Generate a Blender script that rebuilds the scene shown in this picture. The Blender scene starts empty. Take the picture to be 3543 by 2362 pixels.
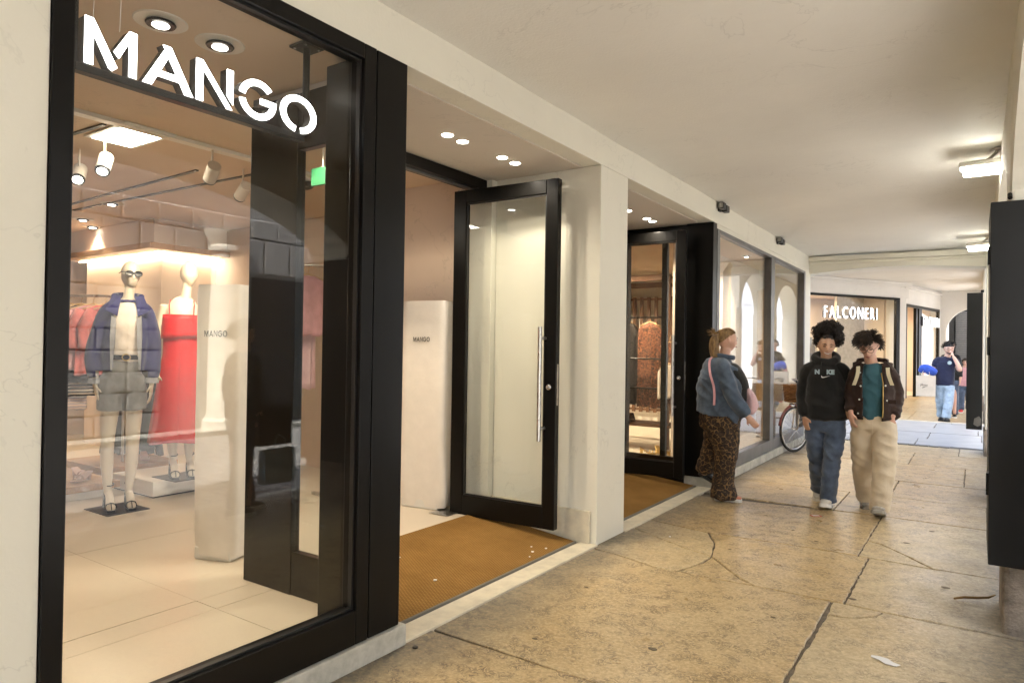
import bpy, bmesh, math, random
import numpy as np
from mathutils import Vector, Matrix, noise as mnoise
random.seed(7); rng = np.random.default_rng(7)
R = math.radians
sc = bpy.context.scene
COL = sc.collection
# ---------------------------------------------------------------- camera
cam_d = bpy.data.cameras.new('camera'); cam = bpy.data.objects.new('camera', cam_d); COL.objects.link(cam)
cam_d.sensor_fit = 'HORIZONTAL'; cam_d.sensor_width = 36.0; cam_d.lens = 23.985
cam_d.clip_start = 0.05; cam_d.clip_end = 500
_right = Vector((0.827, 0.562, 0.0148)).normalized()
_fwd = Vector((-0.562, 0.827, 0.00971)).normalized()
_right = (_right - _fwd * _right.dot(_fwd)).normalized()
_up = _right.cross(_fwd)
cam.matrix_world = Matrix(((_right.x, _up.x, -_fwd.x, 0), (_right.y, _up.y, -_fwd.y, 0), (_right.z, _up.z, -_fwd.z, 1.52), (0, 0, 0, 1)))
sc.camera = cam
# ---------------------------------------------------------------- daylight
SUN_EL, SUN_ROT = R(50), R(188)
wd = bpy.data.worlds.new('World'); sc.world = wd; wd.use_nodes = True
wn = wd.node_tree.nodes; wl = wd.node_tree.links
sky = wn.new('ShaderNodeTexSky'); sky.sky_type = 'NISHITA'; sky.sun_disc = False
sky.sun_elevation = SUN_EL; sky.sun_rotation = SUN_ROT; sky.air_density = 1.0; sky.dust_density = 3.0; sky.ozone_density = 1.0
bg = wn.get('Background') or wn.new('ShaderNodeBackground'); bg.inputs['Strength'].default_value = 0.14
wl.new(sky.outputs['Color'], bg.inputs['Color'])
sun_d = bpy.data.lights.new('sun', 'SUN'); sun_d.energy = 3.0; sun_d.angle = R(.7); sun_d.color = (1.0, 0.95, 0.88)
sun = bpy.data.objects.new('sun', sun_d); COL.objects.link(sun)
_sd = Vector((math.sin(SUN_ROT) * math.cos(SUN_EL), math.cos(SUN_ROT) * math.cos(SUN_EL), math.sin(SUN_EL)))
sun.rotation_euler = _sd.to_track_quat('Z', 'Y').to_euler(); sun.location = (2, -6, 20)
# ---------------------------------------------------------------- exposure and render settings
vs = sc.view_settings; vs.view_transform = 'Standard'; vs.look = 'None'; vs.gamma = 1.0; vs.use_curve_mapping = False
vs.exposure = 3.6
sc.render.engine = 'CYCLES'
cy = sc.cycles; cy.max_bounces = 7; cy.diffuse_bounces = 4; cy.glossy_bounces = 4; cy.transmission_bounces = 4; cy.transparent_max_bounces = 24
cy.caustics_reflective = False; cy.caustics_refractive = False; cy.sample_clamp_indirect = 4.0
cy.use_denoising = True
try: cy.denoiser = 'OPENIMAGEDENOISE'
except Exception: pass
cy.use_adaptive_sampling = True; cy.adaptive_threshold = 0.02
# ---------------------------------------------------------------- materials
MATS = {}
class NT:
    def __init__(s, name):
        s.m = bpy.data.materials.new(name); s.m.use_nodes = True; s.t = s.m.node_tree; s.n = s.t.nodes; s.l = s.t.links
        s.b = s.n.get('Principled BSDF'); s.out = s.n.get('Material Output')
        MATS[name] = s.m
        tc = s.n.new('ShaderNodeTexCoord'); s.obj = tc.outputs['Object']; s.gen = tc.outputs['Generated']
        g = s.n.new('ShaderNodeNewGeometry'); s.pos = g.outputs['Position']; s.geo = g
    def link(s, a, b): s.l.new(a, b)
    def noise(s, scale, detail=3, rough=.55, vec=None, dist=0.0, out='Fac'):
        n = s.n.new('ShaderNodeTexNoise'); n.inputs['Scale'].default_value = scale; n.inputs['Detail'].default_value = detail
        n.inputs['Roughness'].default_value = rough; n.inputs['Distortion'].default_value = dist
        s.link(vec or s.pos, n.inputs['Vector']); return n.outputs[out]
    def mapv(s, scale, vec=None, rot=(0, 0, 0)):
        n = s.n.new('ShaderNodeMapping'); n.inputs['Scale'].default_value = scale; n.inputs['Rotation'].default_value = rot
        s.link(vec or s.pos, n.inputs['Vector']); return n.outputs['Vector']
    def vor(s, scale, feature='F1', out='Distance', vec=None, rnd=1.0):
        n = s.n.new('ShaderNodeTexVoronoi'); n.feature = feature; n.inputs['Scale'].default_value = scale; n.inputs['Randomness'].default_value = rnd
        s.link(vec or s.pos, n.inputs['Vector']); return n.outputs[out]
    def wave(s, scale, vec=None, dist=0.0, typ='BANDS', direction='X', prof='SIN'):
        n = s.n.new('ShaderNodeTexWave'); n.wave_type = typ; n.bands_direction = direction; n.wave_profile = prof
        n.inputs['Scale'].default_value = scale; n.inputs['Distortion'].default_value = dist
        s.link(vec or s.pos, n.inputs['Vector']); return n.outputs['Fac']
    def ramp(s, fac, stops):
        n = s.n.new('ShaderNodeValToRGB'); e = n.color_ramp.elements
        while len(e) < len(stops): e.new(.5)
        for el, (p, c) in zip(e, stops):
            el.position = p; el.color = (c[0], c[1], c[2], 1) if not isinstance(c, (int, float)) else (c, c, c, 1)
        s.link(fac, n.inputs['Fac']); return n.outputs['Color']
    def mix(s, fac, a, b, mode='MIX'):
        n = s.n.new('ShaderNodeMix'); n.data_type = 'RGBA'; n.blend_type = mode
        for i, v in ((0, fac), (6, a), (7, b)):
            if isinstance(v, (int, float)): n.inputs[i].default_value = v if i == 0 else (v, v, v, 1)
            elif isinstance(v, tuple): n.inputs[i].default_value = (v[0], v[1], v[2], 1)
            else: s.link(v, n.inputs[i])
        return n.outputs[2]
    def math(s, op, a, b=None, c=None):
        n = s.n.new('ShaderNodeMath'); n.operation = op
        for i, v in enumerate((a, b, c)):
            if v is None: continue
            if isinstance(v, (int, float)): n.inputs[i].default_value = v
            else: s.link(v, n.inputs[i])
        return n.outputs[0]
    def sep(s, vec=None):
        n = s.n.new('ShaderNodeSeparateXYZ'); s.link(vec or s.pos, n.inputs[0]); return n.outputs
    def color(s, c):
        if isinstance(c, tuple): s.b.inputs['Base Color'].default_value = (c[0], c[1], c[2], 1)
        else: s.link(c, s.b.inputs['Base Color'])
    def rough(s, r):
        if isinstance(r, (int, float)): s.b.inputs['Roughness'].default_value = r
        else: s.link(r, s.b.inputs['Roughness'])
    def bump(s, h, strength=.3, dist=.01):
        n = s.n.new('ShaderNodeBump'); n.inputs['Strength'].default_value = strength; n.inputs['Distance'].default_value = dist
        s.link(h, n.inputs['Height']); s.link(n.outputs['Normal'], s.b.inputs['Normal'])
    def set(s, **k):
        for a, v in k.items(): s.b.inputs[a.replace('_', ' ')].default_value = v
def M(n): return MATS[n]
def c3(*a): return tuple(a)
def plain(name, col, rough=.6, var=.12, scale=6, bump=0, bscale=40, metal=0.0, spec=.5, bdist=.004, **k):
    t = NT(name)
    lo = tuple(max(0, x * (1 - var)) for x in col); hi = tuple(min(1, x * (1 + var * .6)) for x in col)
    t.color(t.ramp(t.noise(scale, 4), [(.3, lo), (.7, hi)]))
    t.rough(rough); t.b.inputs['Metallic'].default_value = metal; t.b.inputs['Specular IOR Level'].default_value = spec
    if bump: t.bump(t.noise(bscale, 3), bump, bdist)
    for a, v in k.items(): t.b.inputs[a.replace('_', ' ')].default_value = v
    return t
def emit(name, col, strength):
    t = NT(name); t.color((.8, .8, .8)); t.m.cycles.emission_sampling = 'FRONT' if name in ('led_strip', 'panel_lamp', 'tube_lamp', 'globe_lit') else 'NONE'; t.b.inputs['Emission Color'].default_value = (col[0], col[1], col[2], 1); t.b.inputs['Emission Strength'].default_value = strength
    return t
# plaster of the portico: cream paint, uneven trowelling, faint stains
def plaster(name, col, stain=.10, bump=.25):
    t = NT(name)
    a = t.noise(.9, 4, .6); b = t.noise(7, 4, .6)
    c = t.mix(t.ramp(a, [(.32, 0.0), (.72, 1.0)]), tuple(x * (1 - stain) for x in col), col)
    c = t.mix(t.ramp(b, [(.45, 0.0), (.8, .35)]), c, tuple(x * .93 for x in col))
    hl = t.ramp(t.math('ABSOLUTE', t.math('SUBTRACT', t.noise(1.7, 5, .6, None, .5), .5)), [(0.0, .30), (.006, 0.0)])
    c = t.mix(t.math('MULTIPLY', hl, t.ramp(t.noise(.8, 2), [(.5, 0.0), (.6, 1.0)])), c, tuple(x * .55 for x in col))
    sc_m = t.ramp(t.noise(23, 5, .7, t.mapv((1, 1, .35))), [(.68, 0.0), (.74, .28)])
    c = t.mix(sc_m, c, tuple(x * .62 for x in col))
    t.color(c); t.rough(.72)
    t.bump(t.math('ADD', t.math('MULTIPLY', t.noise(2.2, 3), 3.0), t.noise(60, 3, .6)), bump, .004)
    return t
plaster('plaster', (.74, .715, .62), .07)
plaster('plaster_ceiling', (.80, .785, .735), .07, .6)
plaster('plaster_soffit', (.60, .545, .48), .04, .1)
plaster('plaster_far', (.76, .735, .70), .10)
plaster('shop_wall', (.70, .585, .495), .04, .05)
plaster('shop_ceiling', (.64, .50, .375), .03, .05)
plaster('stone_wall', (.52, .51, .49), .18, .8)
# black powder-coated metal, hand-worn
t = NT('black_metal')
n = t.noise(2.0, 2, .5, t.mapv((1, 1, .25)))
t.color(t.ramp(n, [(.3, (.0036, .0033, .0029)), (.75, (.0048, .0044, .0040))])); t.rough(.31); t.set(**{'Specular_IOR_Level': .22})
t = NT('panel_black'); t.color(t.ramp(t.noise(2.5, 5), [(.3, (.006, .0062, .0062)), (.8, (.012, .0122, .012))])); t.rough(.5); t.set(**{'Specular_IOR_Level': .25}); t.bump(t.noise(30, 3), .05, .002)
t = NT('grey_metal'); t.color(t.ramp(t.noise(4, 3), [(.3, (.10, .098, .098)), (.75, (.15, .147, .145))])); t.rough(.38); t.set(Metallic=.4)
t = NT('steel'); t.color((.55, .54, .52)); t.rough(t.ramp(t.noise(200, 2, .5, t.mapv((1, 1, .05))), [(.3, .22), (.7, .36)])); t.set(Metallic=1.0)
plain('chrome', (.62, .62, .63), .14, .03, metal=1.0)
plain('brass', (.62, .43, .16), .3, .05, metal=1.0)
# window glass: clear sheet, Fresnel mirror, lets light through
def glass(name, tint=(.97, .98, .975), r0=.034):
    t = NT(name); t.n.remove(t.b)
    d = t.n.new('ShaderNodeVectorMath'); d.operation = 'DOT_PRODUCT'
    t.link(t.geo.outputs['Incoming'], d.inputs[0]); t.link(t.geo.outputs['Normal'], d.inputs[1])
    x = t.math('SUBTRACT', 1.0, t.math('ABSOLUTE', d.outputs['Value']))
    f = t.math('ADD', r0, t.math('MULTIPLY', 1 - r0, t.math('POWER', x, 5.0)))
    tr = t.n.new('ShaderNodeBsdfTransparent'); tr.inputs['Color'].default_value = (*tint, 1)
    gl = t.n.new('ShaderNodeBsdfGlossy'); gl.inputs['Roughness'].default_value = 0.0; gl.inputs['Color'].default_value = (1, 1, 1, 1)
    mx = t.n.new('ShaderNodeMixShader'); t.link(f, mx.inputs['Fac']); t.link(tr.outputs[0], mx.inputs[1]); t.link(gl.outputs[0], mx.inputs[2])
    t.link(mx.outputs[0], t.out.inputs['Surface'])
glass('glass')
glass('glass_spectacles', (.95, .95, .95))
# worn yellow Verona marble slabs
def marble(name, warm, pale, fleck, fdens=1.0):
    t = NT(name)
    oi = t.n.new('ShaderNodeObjectInfo')
    off = t.n.new('ShaderNodeVectorMath'); off.operation = 'ADD'
    sc3 = t.n.new('ShaderNodeVectorMath'); sc3.operation = 'SCALE'; sc3.inputs[3].default_value = 37.0
    cx = t.n.new('ShaderNodeCombineXYZ'); 
    for i in range(3): t.link(oi.outputs['Random'], cx.inputs[i])
    t.link(cx.outputs[0], sc3.inputs[0]); t.link(t.pos, off.inputs[0]); t.link(sc3.outputs[0], off.inputs[1]); v = off.outputs[0]
    big = t.noise(1.1, 4, .6, v, .4)
    base = t.ramp(big, [(.28, warm), (.5, tuple((a + b) / 2 for a, b in zip(warm, pale))), (.74, pale)])
    mot = t.noise(17, 6, .7, v, .8)
    base = t.mix(t.ramp(mot, [(.36, .58), (.60, 0.0)]), base, tuple(x * .72 for x in warm))
    base = t.mix(t.ramp(t.noise(48, 4, .7, v), [(.46, 0.0), (.62, .7)]), base, tuple(min(1, x * 1.22) for x in pale))
    # little dark wormy flecks, short strokes
    w = t.noise(21, 2, .5, v, 1.9)
    ridge = t.math('ABSOLUTE', t.math('SUBTRACT', w, .5))
    line = t.ramp(ridge, [(0.0, 1.0), (.030, .9), (.070, 0.0)])
    msk = t.ramp(t.noise(9, 3, .6, v), [(.46, 0.0), (.58, .75 * fdens)])
    base = t.mix(t.math('MULTIPLY', line, msk), base, fleck)
    base = t.mix(t.ramp(t.noise(34, 4, .7, v), [(.57, 0.0), (.66, .48 * fdens)]), base, fleck)
    # trodden-in grey dirt beside the shop wall and by the pillars
    x = t.sep()[0]; wob = t.math('MULTIPLY', t.math('SUBTRACT', t.noise(2.6, 5, .65), .5), .55)
    xw = t.math('ADD', x, wob)
    dirt = t.ramp(t.math('MULTIPLY', t.math('ADD', xw, 2.42), 1.0), [(.05, 1.0), (.50, 0.0)])
    dirt2 = t.ramp(t.math('ADD', t.math('ADD', x, t.math('MULTIPLY', wob, 1.0)), .45), [(.12, 0.0), (.62, 1.0)])
    dd = t.math('MULTIPLY', t.math('MAXIMUM', dirt, dirt2), t.ramp(t.noise(26, 5, .75), [(.30, .55), (.62, 1.0)]))
    base = t.mix(t.math('MULTIPLY', dd, .92), base, (.125, .115, .098))
    t.color(base)
    rr = t.ramp(t.noise(3.2, 4, .6), [(.3, .26), (.7, .44)])
    t.rough(t.math('ADD', rr, t.math('MULTIPLY', dd, .25)))
    t.bump(t.math('ADD', t.math('MULTIPLY', t.noise(1.6, 3), 5.0), t.math('MULTIPLY', t.noise(45, 3, .6), .6)), .16, .006)
marble('marble_a', (.50, .345, .155), (.57, .45, .265), (.17, .115, .065))
marble('marble_b', (.52, .38, .195), (.585, .485, .305), (.20, .14, .085), .8)
marble('marble_c', (.47, .325, .15), (.55, .425, .24), (.16, .105, .06), 1.2)
plain('gum', (.17, .135, .09), .8, .2)
plain('mortar', (.165, .135, .10), .95, .35, 25, .6, 80)
t = NT('threshold_stone')
t.color(t.mix(t.ramp(t.noise(9, 5, .65), [(.35, .6), (.6, 0.0)]), (.66, .60, .47), (.46, .42, .34))); t.rough(.5); t.bump(t.noise(35, 4), .2, .004)
t = NT('kerb_stone')
t.color(t.mix(t.ramp(t.noise(5, 6, .7), [(.4, .75), (.62, 0.0)]), (.56, .545, .48), (.33, .32, .275))); t.rough(.6); t.bump(t.noise(30, 4), .35, .005)
t = NT('pedestal_stone')
t.color(t.mix(t.ramp(t.noise(4, 6, .7), [(.35, .9), (.65, 0.0)]), (.36, .31, .26), (.09, .075, .06))); t.rough(.75); t.bump(t.math('ADD', t.noise(14, 5), t.noise(70, 3)), .8, .012)
t = NT('street_stone')
t.color(t.mix(t.ramp(t.noise(3, 5, .65), [(.3, .7), (.65, 0.0)]), (.375, .365, .345), (.26, .255, .24))); t.rough(.42); t.bump(t.noise(30, 4), .3, .006)
t = NT('cobble_stone')
t.color(t.mix(t.ramp(t.noise(8, 5, .65), [(.3, .7), (.65, 0.0)]), (.31, .30, .285), (.18, .175, .165))); t.rough(.6); t.bump(t.noise(30, 4), .5, .01)
# coir mat with a fine woven rib
t = NT('coir_mat')
w1 = t.wave(16, t.mapv((1, 1, 1), rot=(0, 0, .5)), .8, direction='X'); w2 = t.wave(16, t.mapv((1, 1, 1), rot=(0, 0, .5)), .8, direction='Y')
wv = t.math('MULTIPLY', w1, w2)
c = t.mix(t.ramp(t.noise(2.6, 6, .7), [(.3, 0.0), (.7, 1.0)]), (.235, .128, .034), (.36, .205, .064))
c = t.mix(t.ramp(wv, [(.05, .62), (.5, 0.0)]), c, (.13, .06, .012))
c = t.mix(t.ramp(t.noise(160, 2), [(.6, 0.0), (.75, .35)]), c, (.55, .36, .13))
t.color(c); t.rough(.92); t.bump(t.math('ADD', wv, t.math('MULTIPLY', t.noise(220, 2), .6)), .6, .006); t.set(**{'Specular_IOR_Level': .15})
# shop floor porcelain
t = NT('shop_tile')
t.color(t.mix(t.ramp(t.noise(60, 4, .6), [(.3, .6), (.7, 0.0)]), (.62, .545, .44), (.575, .50, .40))); t.rough(.34)
plain('grout', (.30, .26, .21), .9)
# timber
def timber(name, a, b, rough=.45, ax=(1, 14, 14)):
    t = NT(name); g = t.noise(5, 5, .6, t.mapv(ax, t.obj), .6)
    t.color(t.ramp(g, [(.3, a), (.7, b)])); t.rough(rough); t.bump(g, .12, .003)
timber('walnut', (.10, .042, .018), (.19, .085, .036))
timber('oak', (.36, .20, .09), (.50, .30, .15))
timber('oak_light', (.50, .34, .17), (.60, .42, .23), .5, (14, 14, 1))
# cloth
def cloth(name, col, var=.14, rough=.85, bscale=300, bump=.38, sheen=.25, fold=0):
    t = NT(name)
    lo = tuple(max(0, x * (1 - var)) for x in col); hi = tuple(min(1, x * (1 + var)) for x in col)
    t.color(t.ramp(t.noise(9, 4, .6, t.obj), [(.3, lo), (.7, hi)])); t.rough(rough); t.set(**{'Sheen_Weight': sheen, 'Specular_IOR_Level': .25})
    t.bump(t.math('ADD', t.noise(bscale, 2, .5, t.obj), t.math('MULTIPLY', t.noise(18, 3, .6, t.obj), float(3 + fold))), bump, .004)
    return t
cloth('denim_jacket', (.075, .105, .155), .4, bump=.4)
t = cloth('denim_jeans', (.072, .098, .15), .4)
t = cloth('denim_pale', (.30, .40, .52), .3)
cloth('black_cotton', (.008, .0078, .0075), .3)
cloth('brown_cord', (.027, .012, .0075), .25, .7, sheen=.1)
cloth('teal_cotton', (.035, .105, .135), .12)
cloth('cream_cotton', (.63, .53, .39), .07)
cloth('navy_cotton', (.012, .016, .045), .2)
cloth('blue_cotton', (.035, .085, .42), .2)
cloth('pink_cloth', (.62, .33, .36), .15)
cloth('pink_pale', (.70, .47, .50), .1)
cloth('peach_suede', (.62, .25, .16), .12)
cloth('white_linen', (.74, .69, .63), .04, bump=.15)
cloth('red_satin', (.58, .012, .014), .08, .42, bump=.15, sheen=.0)
cloth('navy_drill', (.020, .020, .105), .15)
cloth('grey_denim', (.20, .195, .185), .25)
cloth('cream_shirt', (.70, .62, .54), .06)
cloth('check_shirt', (.33, .33, .35), .25)
cloth('rose_knit', (.56, .17, .17), .2)
cloth('taupe_wool', (.17, .125, .085), .18)
cloth('beige_wool', (.48, .40, .30), .15)
cloth('dark_wool', (.035, .03, .028), .25)
cloth('olive_wool', (.16, .15, .085), .2)
cloth('grey_wool', (.26, .27, .28), .18)
cloth('white_leather', (.62, .59, .53), .08, .55, sheen=0)
cloth('grey_suede', (.33, .31, .27), .15)
cloth('strap_canvas', (.62, .55, .38), .08)
cloth('kraft_paper', (.56, .49, .40), .06, .7, sheen=0)
# striped jersey / knit
t = NT('striped_jersey'); w = t.wave(9, t.obj, .5, direction='Z')
t.color(t.ramp(w, [(.42, (.012, .013, .02)), (.52, (.55, .5, .45))])); t.rough(.85)
t = NT('striped_pink'); w = t.wave(10, t.obj, .5, direction='Z')
t.color(t.ramp(w, [(.35, (.40, .34, .36)), (.5, (.68, .50, .42))])); t.rough(.85)
# leopard print
def leopard(name, ground, blotch, ring, scale):
    t = NT(name); wv = t.n.new('ShaderNodeVectorMath'); wv.operation = 'ADD'
    nz = t.n.new('ShaderNodeTexNoise'); nz.inputs['Scale'].default_value = scale * .8; t.link(t.obj, nz.inputs['Vector'])
    mm = t.n.new('ShaderNodeVectorMath'); mm.operation = 'SCALE'; mm.inputs[3].default_value = .035; t.link(nz.outputs['Color'], mm.inputs[0])
    t.link(t.obj, wv.inputs[0]); t.link(mm.outputs[0], wv.inputs[1]); v = wv.outputs[0]
    e = t.vor(scale, 'DISTANCE_TO_EDGE', vec=v); 
    c = t.ramp(e, [(.05, ground), (.085, ring), (.16, ring), (.23, blotch)])
    c = t.mix(t.ramp(t.noise(scale * 1.5, 2, .5, t.obj), [(.5, 0.0), (.58, .85)]), c, ring)
    t.color(c); t.rough(.8); t.bump(t.noise(30, 3, .5, t.obj), .2, .004)
leopard('leopard_trousers', (.20, .115, .045), (.050, .028, .014), (.014, .009, .007), 20)
leopard('leopard_dress', (.42, .16, .075), (.22, .065, .03), (.035, .014, .010), 24)
# skin, hair
def skin(name, col):
    t = NT(name); t.color(t.ramp(t.noise(14, 4, .6, t.obj), [(.3, tuple(x * .88 for x in col)), (.7, tuple(min(1, x * 1.06) for x in col))]))
    t.rough(.5); t.set(**{'Subsurface_Weight': .12, 'Subsurface_Scale': .01}); t.b.inputs['Subsurface Radius'].default_value = (1, .4, .2); t.bump(t.noise(140, 2, .5, t.obj), .08, .002)
skin('skin_olive', (.58, .345, .23)); skin('skin_fair', (.66, .40, .305)); skin('skin_ruddy', (.64, .40, .31))
plain('lip', (.38, .13, .11), .45); plain('tooth', (.75, .72, .66), .3, .03); plain('eye_white', (.6, .58, .55), .3, .03); plain('eye_dark', (.015, .01, .008), .2)
def hairm(name, a, b, rough=.45):
    t = NT(name); t.color(t.ramp(t.noise(38, 3, .6, t.mapv((1, 1, .3), t.obj)), [(.35, a), (.7, b)])); t.rough(rough); t.bump(t.noise(90, 2, .5, t.mapv((1, 1, .15), t.obj)), .5, .006)
hairm('hair_black', (.006, .004, .003), (.022, .013, .009), .6); hairm('hair_brown', (.014, .008, .005), (.050, .028, .015), .6); hairm('hair_blond', (.13, .068, .022), (.40, .25, .095)); hairm('hair_dark', (.007, .006, .005), (.02, .016, .013))
t = NT('mannequin_shell'); t.color((.66, .575, .455)); t.rough(.36)
plain('white_paint', (.72, .68, .62), .45, .04)
plain('can_paint', (.50, .42, .335), .5, .03)
plain('white_plastic', (.70, .68, .64), .4, .03)
plain('black_plastic', (.012, .012, .012), .4, .1)
plain('black_leather', (.010, .010, .011), .33, .2, 20)
plain('dark_rubber', (.016, .015, .014), .7, .2)
plain('wicker', (.22, .10, .032), .7, .4, 60, .9, 90)
plain('bike_paint', (.16, .038, .032), .35, .15)
plain('red_print', (.55, .035, .03), .5, .05)
plain('white_print', (.75, .73, .7), .5, .03)
plain('blue_grey_print', (.33, .43, .48), .6, .05)
plain('black_print', (.015, .014, .013), .6, .05)
plain('green_plastic', (.008, .085, .035), .4, .05)
plain('dark_shop', (.016, .016, .017), .5, .3)
plain('sign_side', (.035, .034, .055), .5, .05)
plain('black_sign_side', (.02, .019, .018), .45, .05)
plain('sandal_rose', (.52, .36, .33), .45, .1)
plain('shutter_metal', (.16, .16, .165), .45, .15)
plain('roof_tile', (.30, .15, .09), .8, .3)
plain('twig_bark', (.28, .17, .06), .8, .3)
plain('dark_void', (.02, .02, .022), .6, .2)
plain('grey_grille', (.12, .115, .10), .5, .1)
plain('screen_glass_dark', (.015, .015, .017), .15, .1)
emit('lamp_white', (1.0, .93, .82), 3); emit('led_strip', (1.0, .78, .50), 5)
emit('globe_lit', (1.0, .97, .92), 6); emit('sign_white', (1.0, .98, .96), 1.2); emit('panel_lamp', (1.0, .95, .80), 4.5); emit('tube_lamp', (1.0, .97, .86), 6.5)
# ---------------------------------------------------------------- mesh helpers
WM = {}
def wm(o): return WM.get(o.name, Matrix.Identity(4))
def tag(o, label=None, cat=None, group=None, kind=None):
    if label: o['label'] = label
    if cat: o['category'] = cat
    if group: o['group'] = group
    if kind: o['kind'] = kind
    return o
def thing(name, label, cat, loc=(0, 0, 0), rotz=0.0, group=None):
    o = bpy.data.objects.new(name, None); COL.objects.link(o); o.empty_display_size = .1
    o.location = loc; o.rotation_euler = (0, 0, rotz)
    WM[o.name] = Matrix.Translation(Vector(loc)) @ Matrix.Rotation(rotz, 4, 'Z')
    return tag(o, label, cat, group)
def link(name, me, mat=None, parent=None, smooth=False, bevel=0.0, auto=None):
    if mat is not None:
        me.materials.clear(); me.materials.append(MATS[mat] if isinstance(mat, str) else mat)
    if smooth:
        me.polygons.foreach_set('use_smooth', [True] * len(me.polygons))
        if auto is not None:
            try: me.set_sharp_from_angle(angle=R(auto))
            except Exception: pass
    o = bpy.data.objects.new(name, me); COL.objects.link(o)
    WM[o.name] = wm(parent) if parent else Matrix.Identity(4)
    if parent: o.parent = parent
    if bevel:
        b = o.modifiers.new('bevel', 'BEVEL'); b.width = bevel; b.segments = 2; b.limit_method = 'ANGLE'; b.angle_limit = R(40)
    return o
class MB:
    """collects polygons; build() links them as one mesh object"""
    def __init__(s): s.v = []; s.f = []
    def add(s, vs, fs):
        k = len(s.v); s.v += [tuple(map(float, p)) for p in vs]; s.f += [tuple(k + i for i in f) for f in fs]; return s
    def box(s, x0, x1, y0, y1, z0, z1):
        x0, x1 = min(x0, x1), max(x0, x1); y0, y1 = min(y0, y1), max(y0, y1); z0, z1 = min(z0, z1), max(z0, z1)
        return s.add([(x0, y0, z0), (x1, y0, z0), (x1, y1, z0), (x0, y1, z0), (x0, y0, z1), (x1, y0, z1), (x1, y1, z1), (x0, y1, z1)],
                     [(0, 3, 2, 1), (4, 5, 6, 7), (0, 1, 5, 4), (1, 2, 6, 5), (2, 3, 7, 6), (3, 0, 4, 7)])
    def cbox(s, c, sx, sy, sz): return s.box(c[0] - sx / 2, c[0] + sx / 2, c[1] - sy / 2, c[1] + sy / 2, c[2] - sz / 2, c[2] + sz / 2)
    def prism(s, poly, a0, a1, axis='z'):
        """poly: 2D ring, extruded along axis; for x: (y,z), for y: (x,z), for z: (x,y)"""
        n = len(poly)
        def P(p, a): return (a, p[0], p[1]) if axis == 'x' else ((p[0], a, p[1]) if axis == 'y' else (p[0], p[1], a))
        area = sum(poly[i][0] * poly[(i + 1) % n][1] - poly[(i + 1) % n][0] * poly[i][1] for i in range(n))
        ring = list(range(n)) if area > 0 else list(range(n))[::-1]
        if axis == 'y': ring = ring[::-1]
        vs = [P(p, a0) for p in poly] + [P(p, a1) for p in poly]
        fs = [tuple(ring[::-1]), tuple(n + i for i in ring)]
        for k in range(n):
            i, j = ring[k], ring[(k + 1) % n]; fs.append((i, j, n + j, n + i))
        return s.add(vs, fs)
    def cyl(s, p0, p1, r0, r1=None, n=16, caps=True):
        r1 = r0 if r1 is None else r1
        p0, p1 = Vector(p0), Vector(p1); t = (p1 - p0).normalized(); a = t.orthogonal().normalized(); b = t.cross(a)
        vs = []
        for p, r in ((p0, r0), (p1, r1)):
            for i in range(n):
                g = 2 * math.pi * i / n; vs.append(p + (a * math.cos(g) + b * math.sin(g)) * r)
        fs = [(i, (i + 1) % n, n + (i + 1) % n, n + i) for i in range(n)]
        if caps: fs += [tuple(range(n))[::-1], tuple(range(n, 2 * n))]
        return s.add(vs, fs)
    def tube(s, pts, r, n=8, closed=False):
        pts = [Vector(p) for p in pts]; m = len(pts); rs = r if isinstance(r, (list, tuple)) else [r] * m
        vs = []; a = None
        for i, p in enumerate(pts):
            if closed: t = (pts[(i + 1) % m] - pts[i - 1])
            else: t = pts[min(i + 1, m - 1)] - pts[max(i - 1, 0)]
            t = t.normalized() if t.length > 1e-9 else Vector((0, 0, 1))
            if a is None: a = t.orthogonal().normalized()
            a = (a - t * a.dot(t)); a = a.normalized() if a.length > 1e-6 else t.orthogonal().normalized(); b = t.cross(a)
            for k in range(n):
                g = 2 * math.pi * k / n; vs.append(p + (a * math.cos(g) + b * math.sin(g)) * rs[i])
        fs = []
        for i in range(m if closed else m - 1):
            j = (i + 1) % m
            for k in range(n): fs.append((i * n + k, i * n + (k + 1) % n, j * n + (k + 1) % n, j * n + k))
        if not closed: fs += [tuple(range(n))[::-1], tuple((m - 1) * n + k for k in range(n))]
        return s.add(vs, fs)
    def lathe(s, prof, c=(0, 0, 0), n=24, axis='z'):
        """prof: (r, h) from bottom to top"""
        vs = []
        for r, h in prof:
            for k in range(n):
                g = 2 * math.pi * k / n; u, w = r * math.cos(g), r * math.sin(g)
                p = (u, w, h) if axis == 'z' else ((h, u, w) if axis == 'x' else (w, h, u))
                vs.append((c[0] + p[0], c[1] + p[1], c[2] + p[2]))
        m = len(prof); fs = []
        for i in range(m - 1):
            for k in range(n): fs.append((i * n + k, i * n + (k + 1) % n, (i + 1) * n + (k + 1) % n, (i + 1) * n + k))
        fs += [tuple(range(n))[::-1], tuple((m - 1) * n + k for k in range(n))]
        return s.add(vs, fs)
    def grid(s, f, nu, nv):
        vs = [f(i / (nu - 1), j / (nv - 1)) for j in range(nv) for i in range(nu)]
        return s.add(vs, [(j * nu + i, j * nu + i + 1, (j + 1) * nu + i + 1, (j + 1) * nu + i) for j in range(nv - 1) for i in range(nu - 1)])
    def xf(s, m):
        s.v = [tuple(m @ Vector(p)) for p in s.v]; return s
    def mesh(s, name, inv=None):
        me = bpy.data.meshes.new(name); vs = s.v
        if inv is not None: vs = [tuple(inv @ Vector(p)) for p in vs]
        me.from_pydata(vs, [], s.f); me.update(); return me
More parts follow.
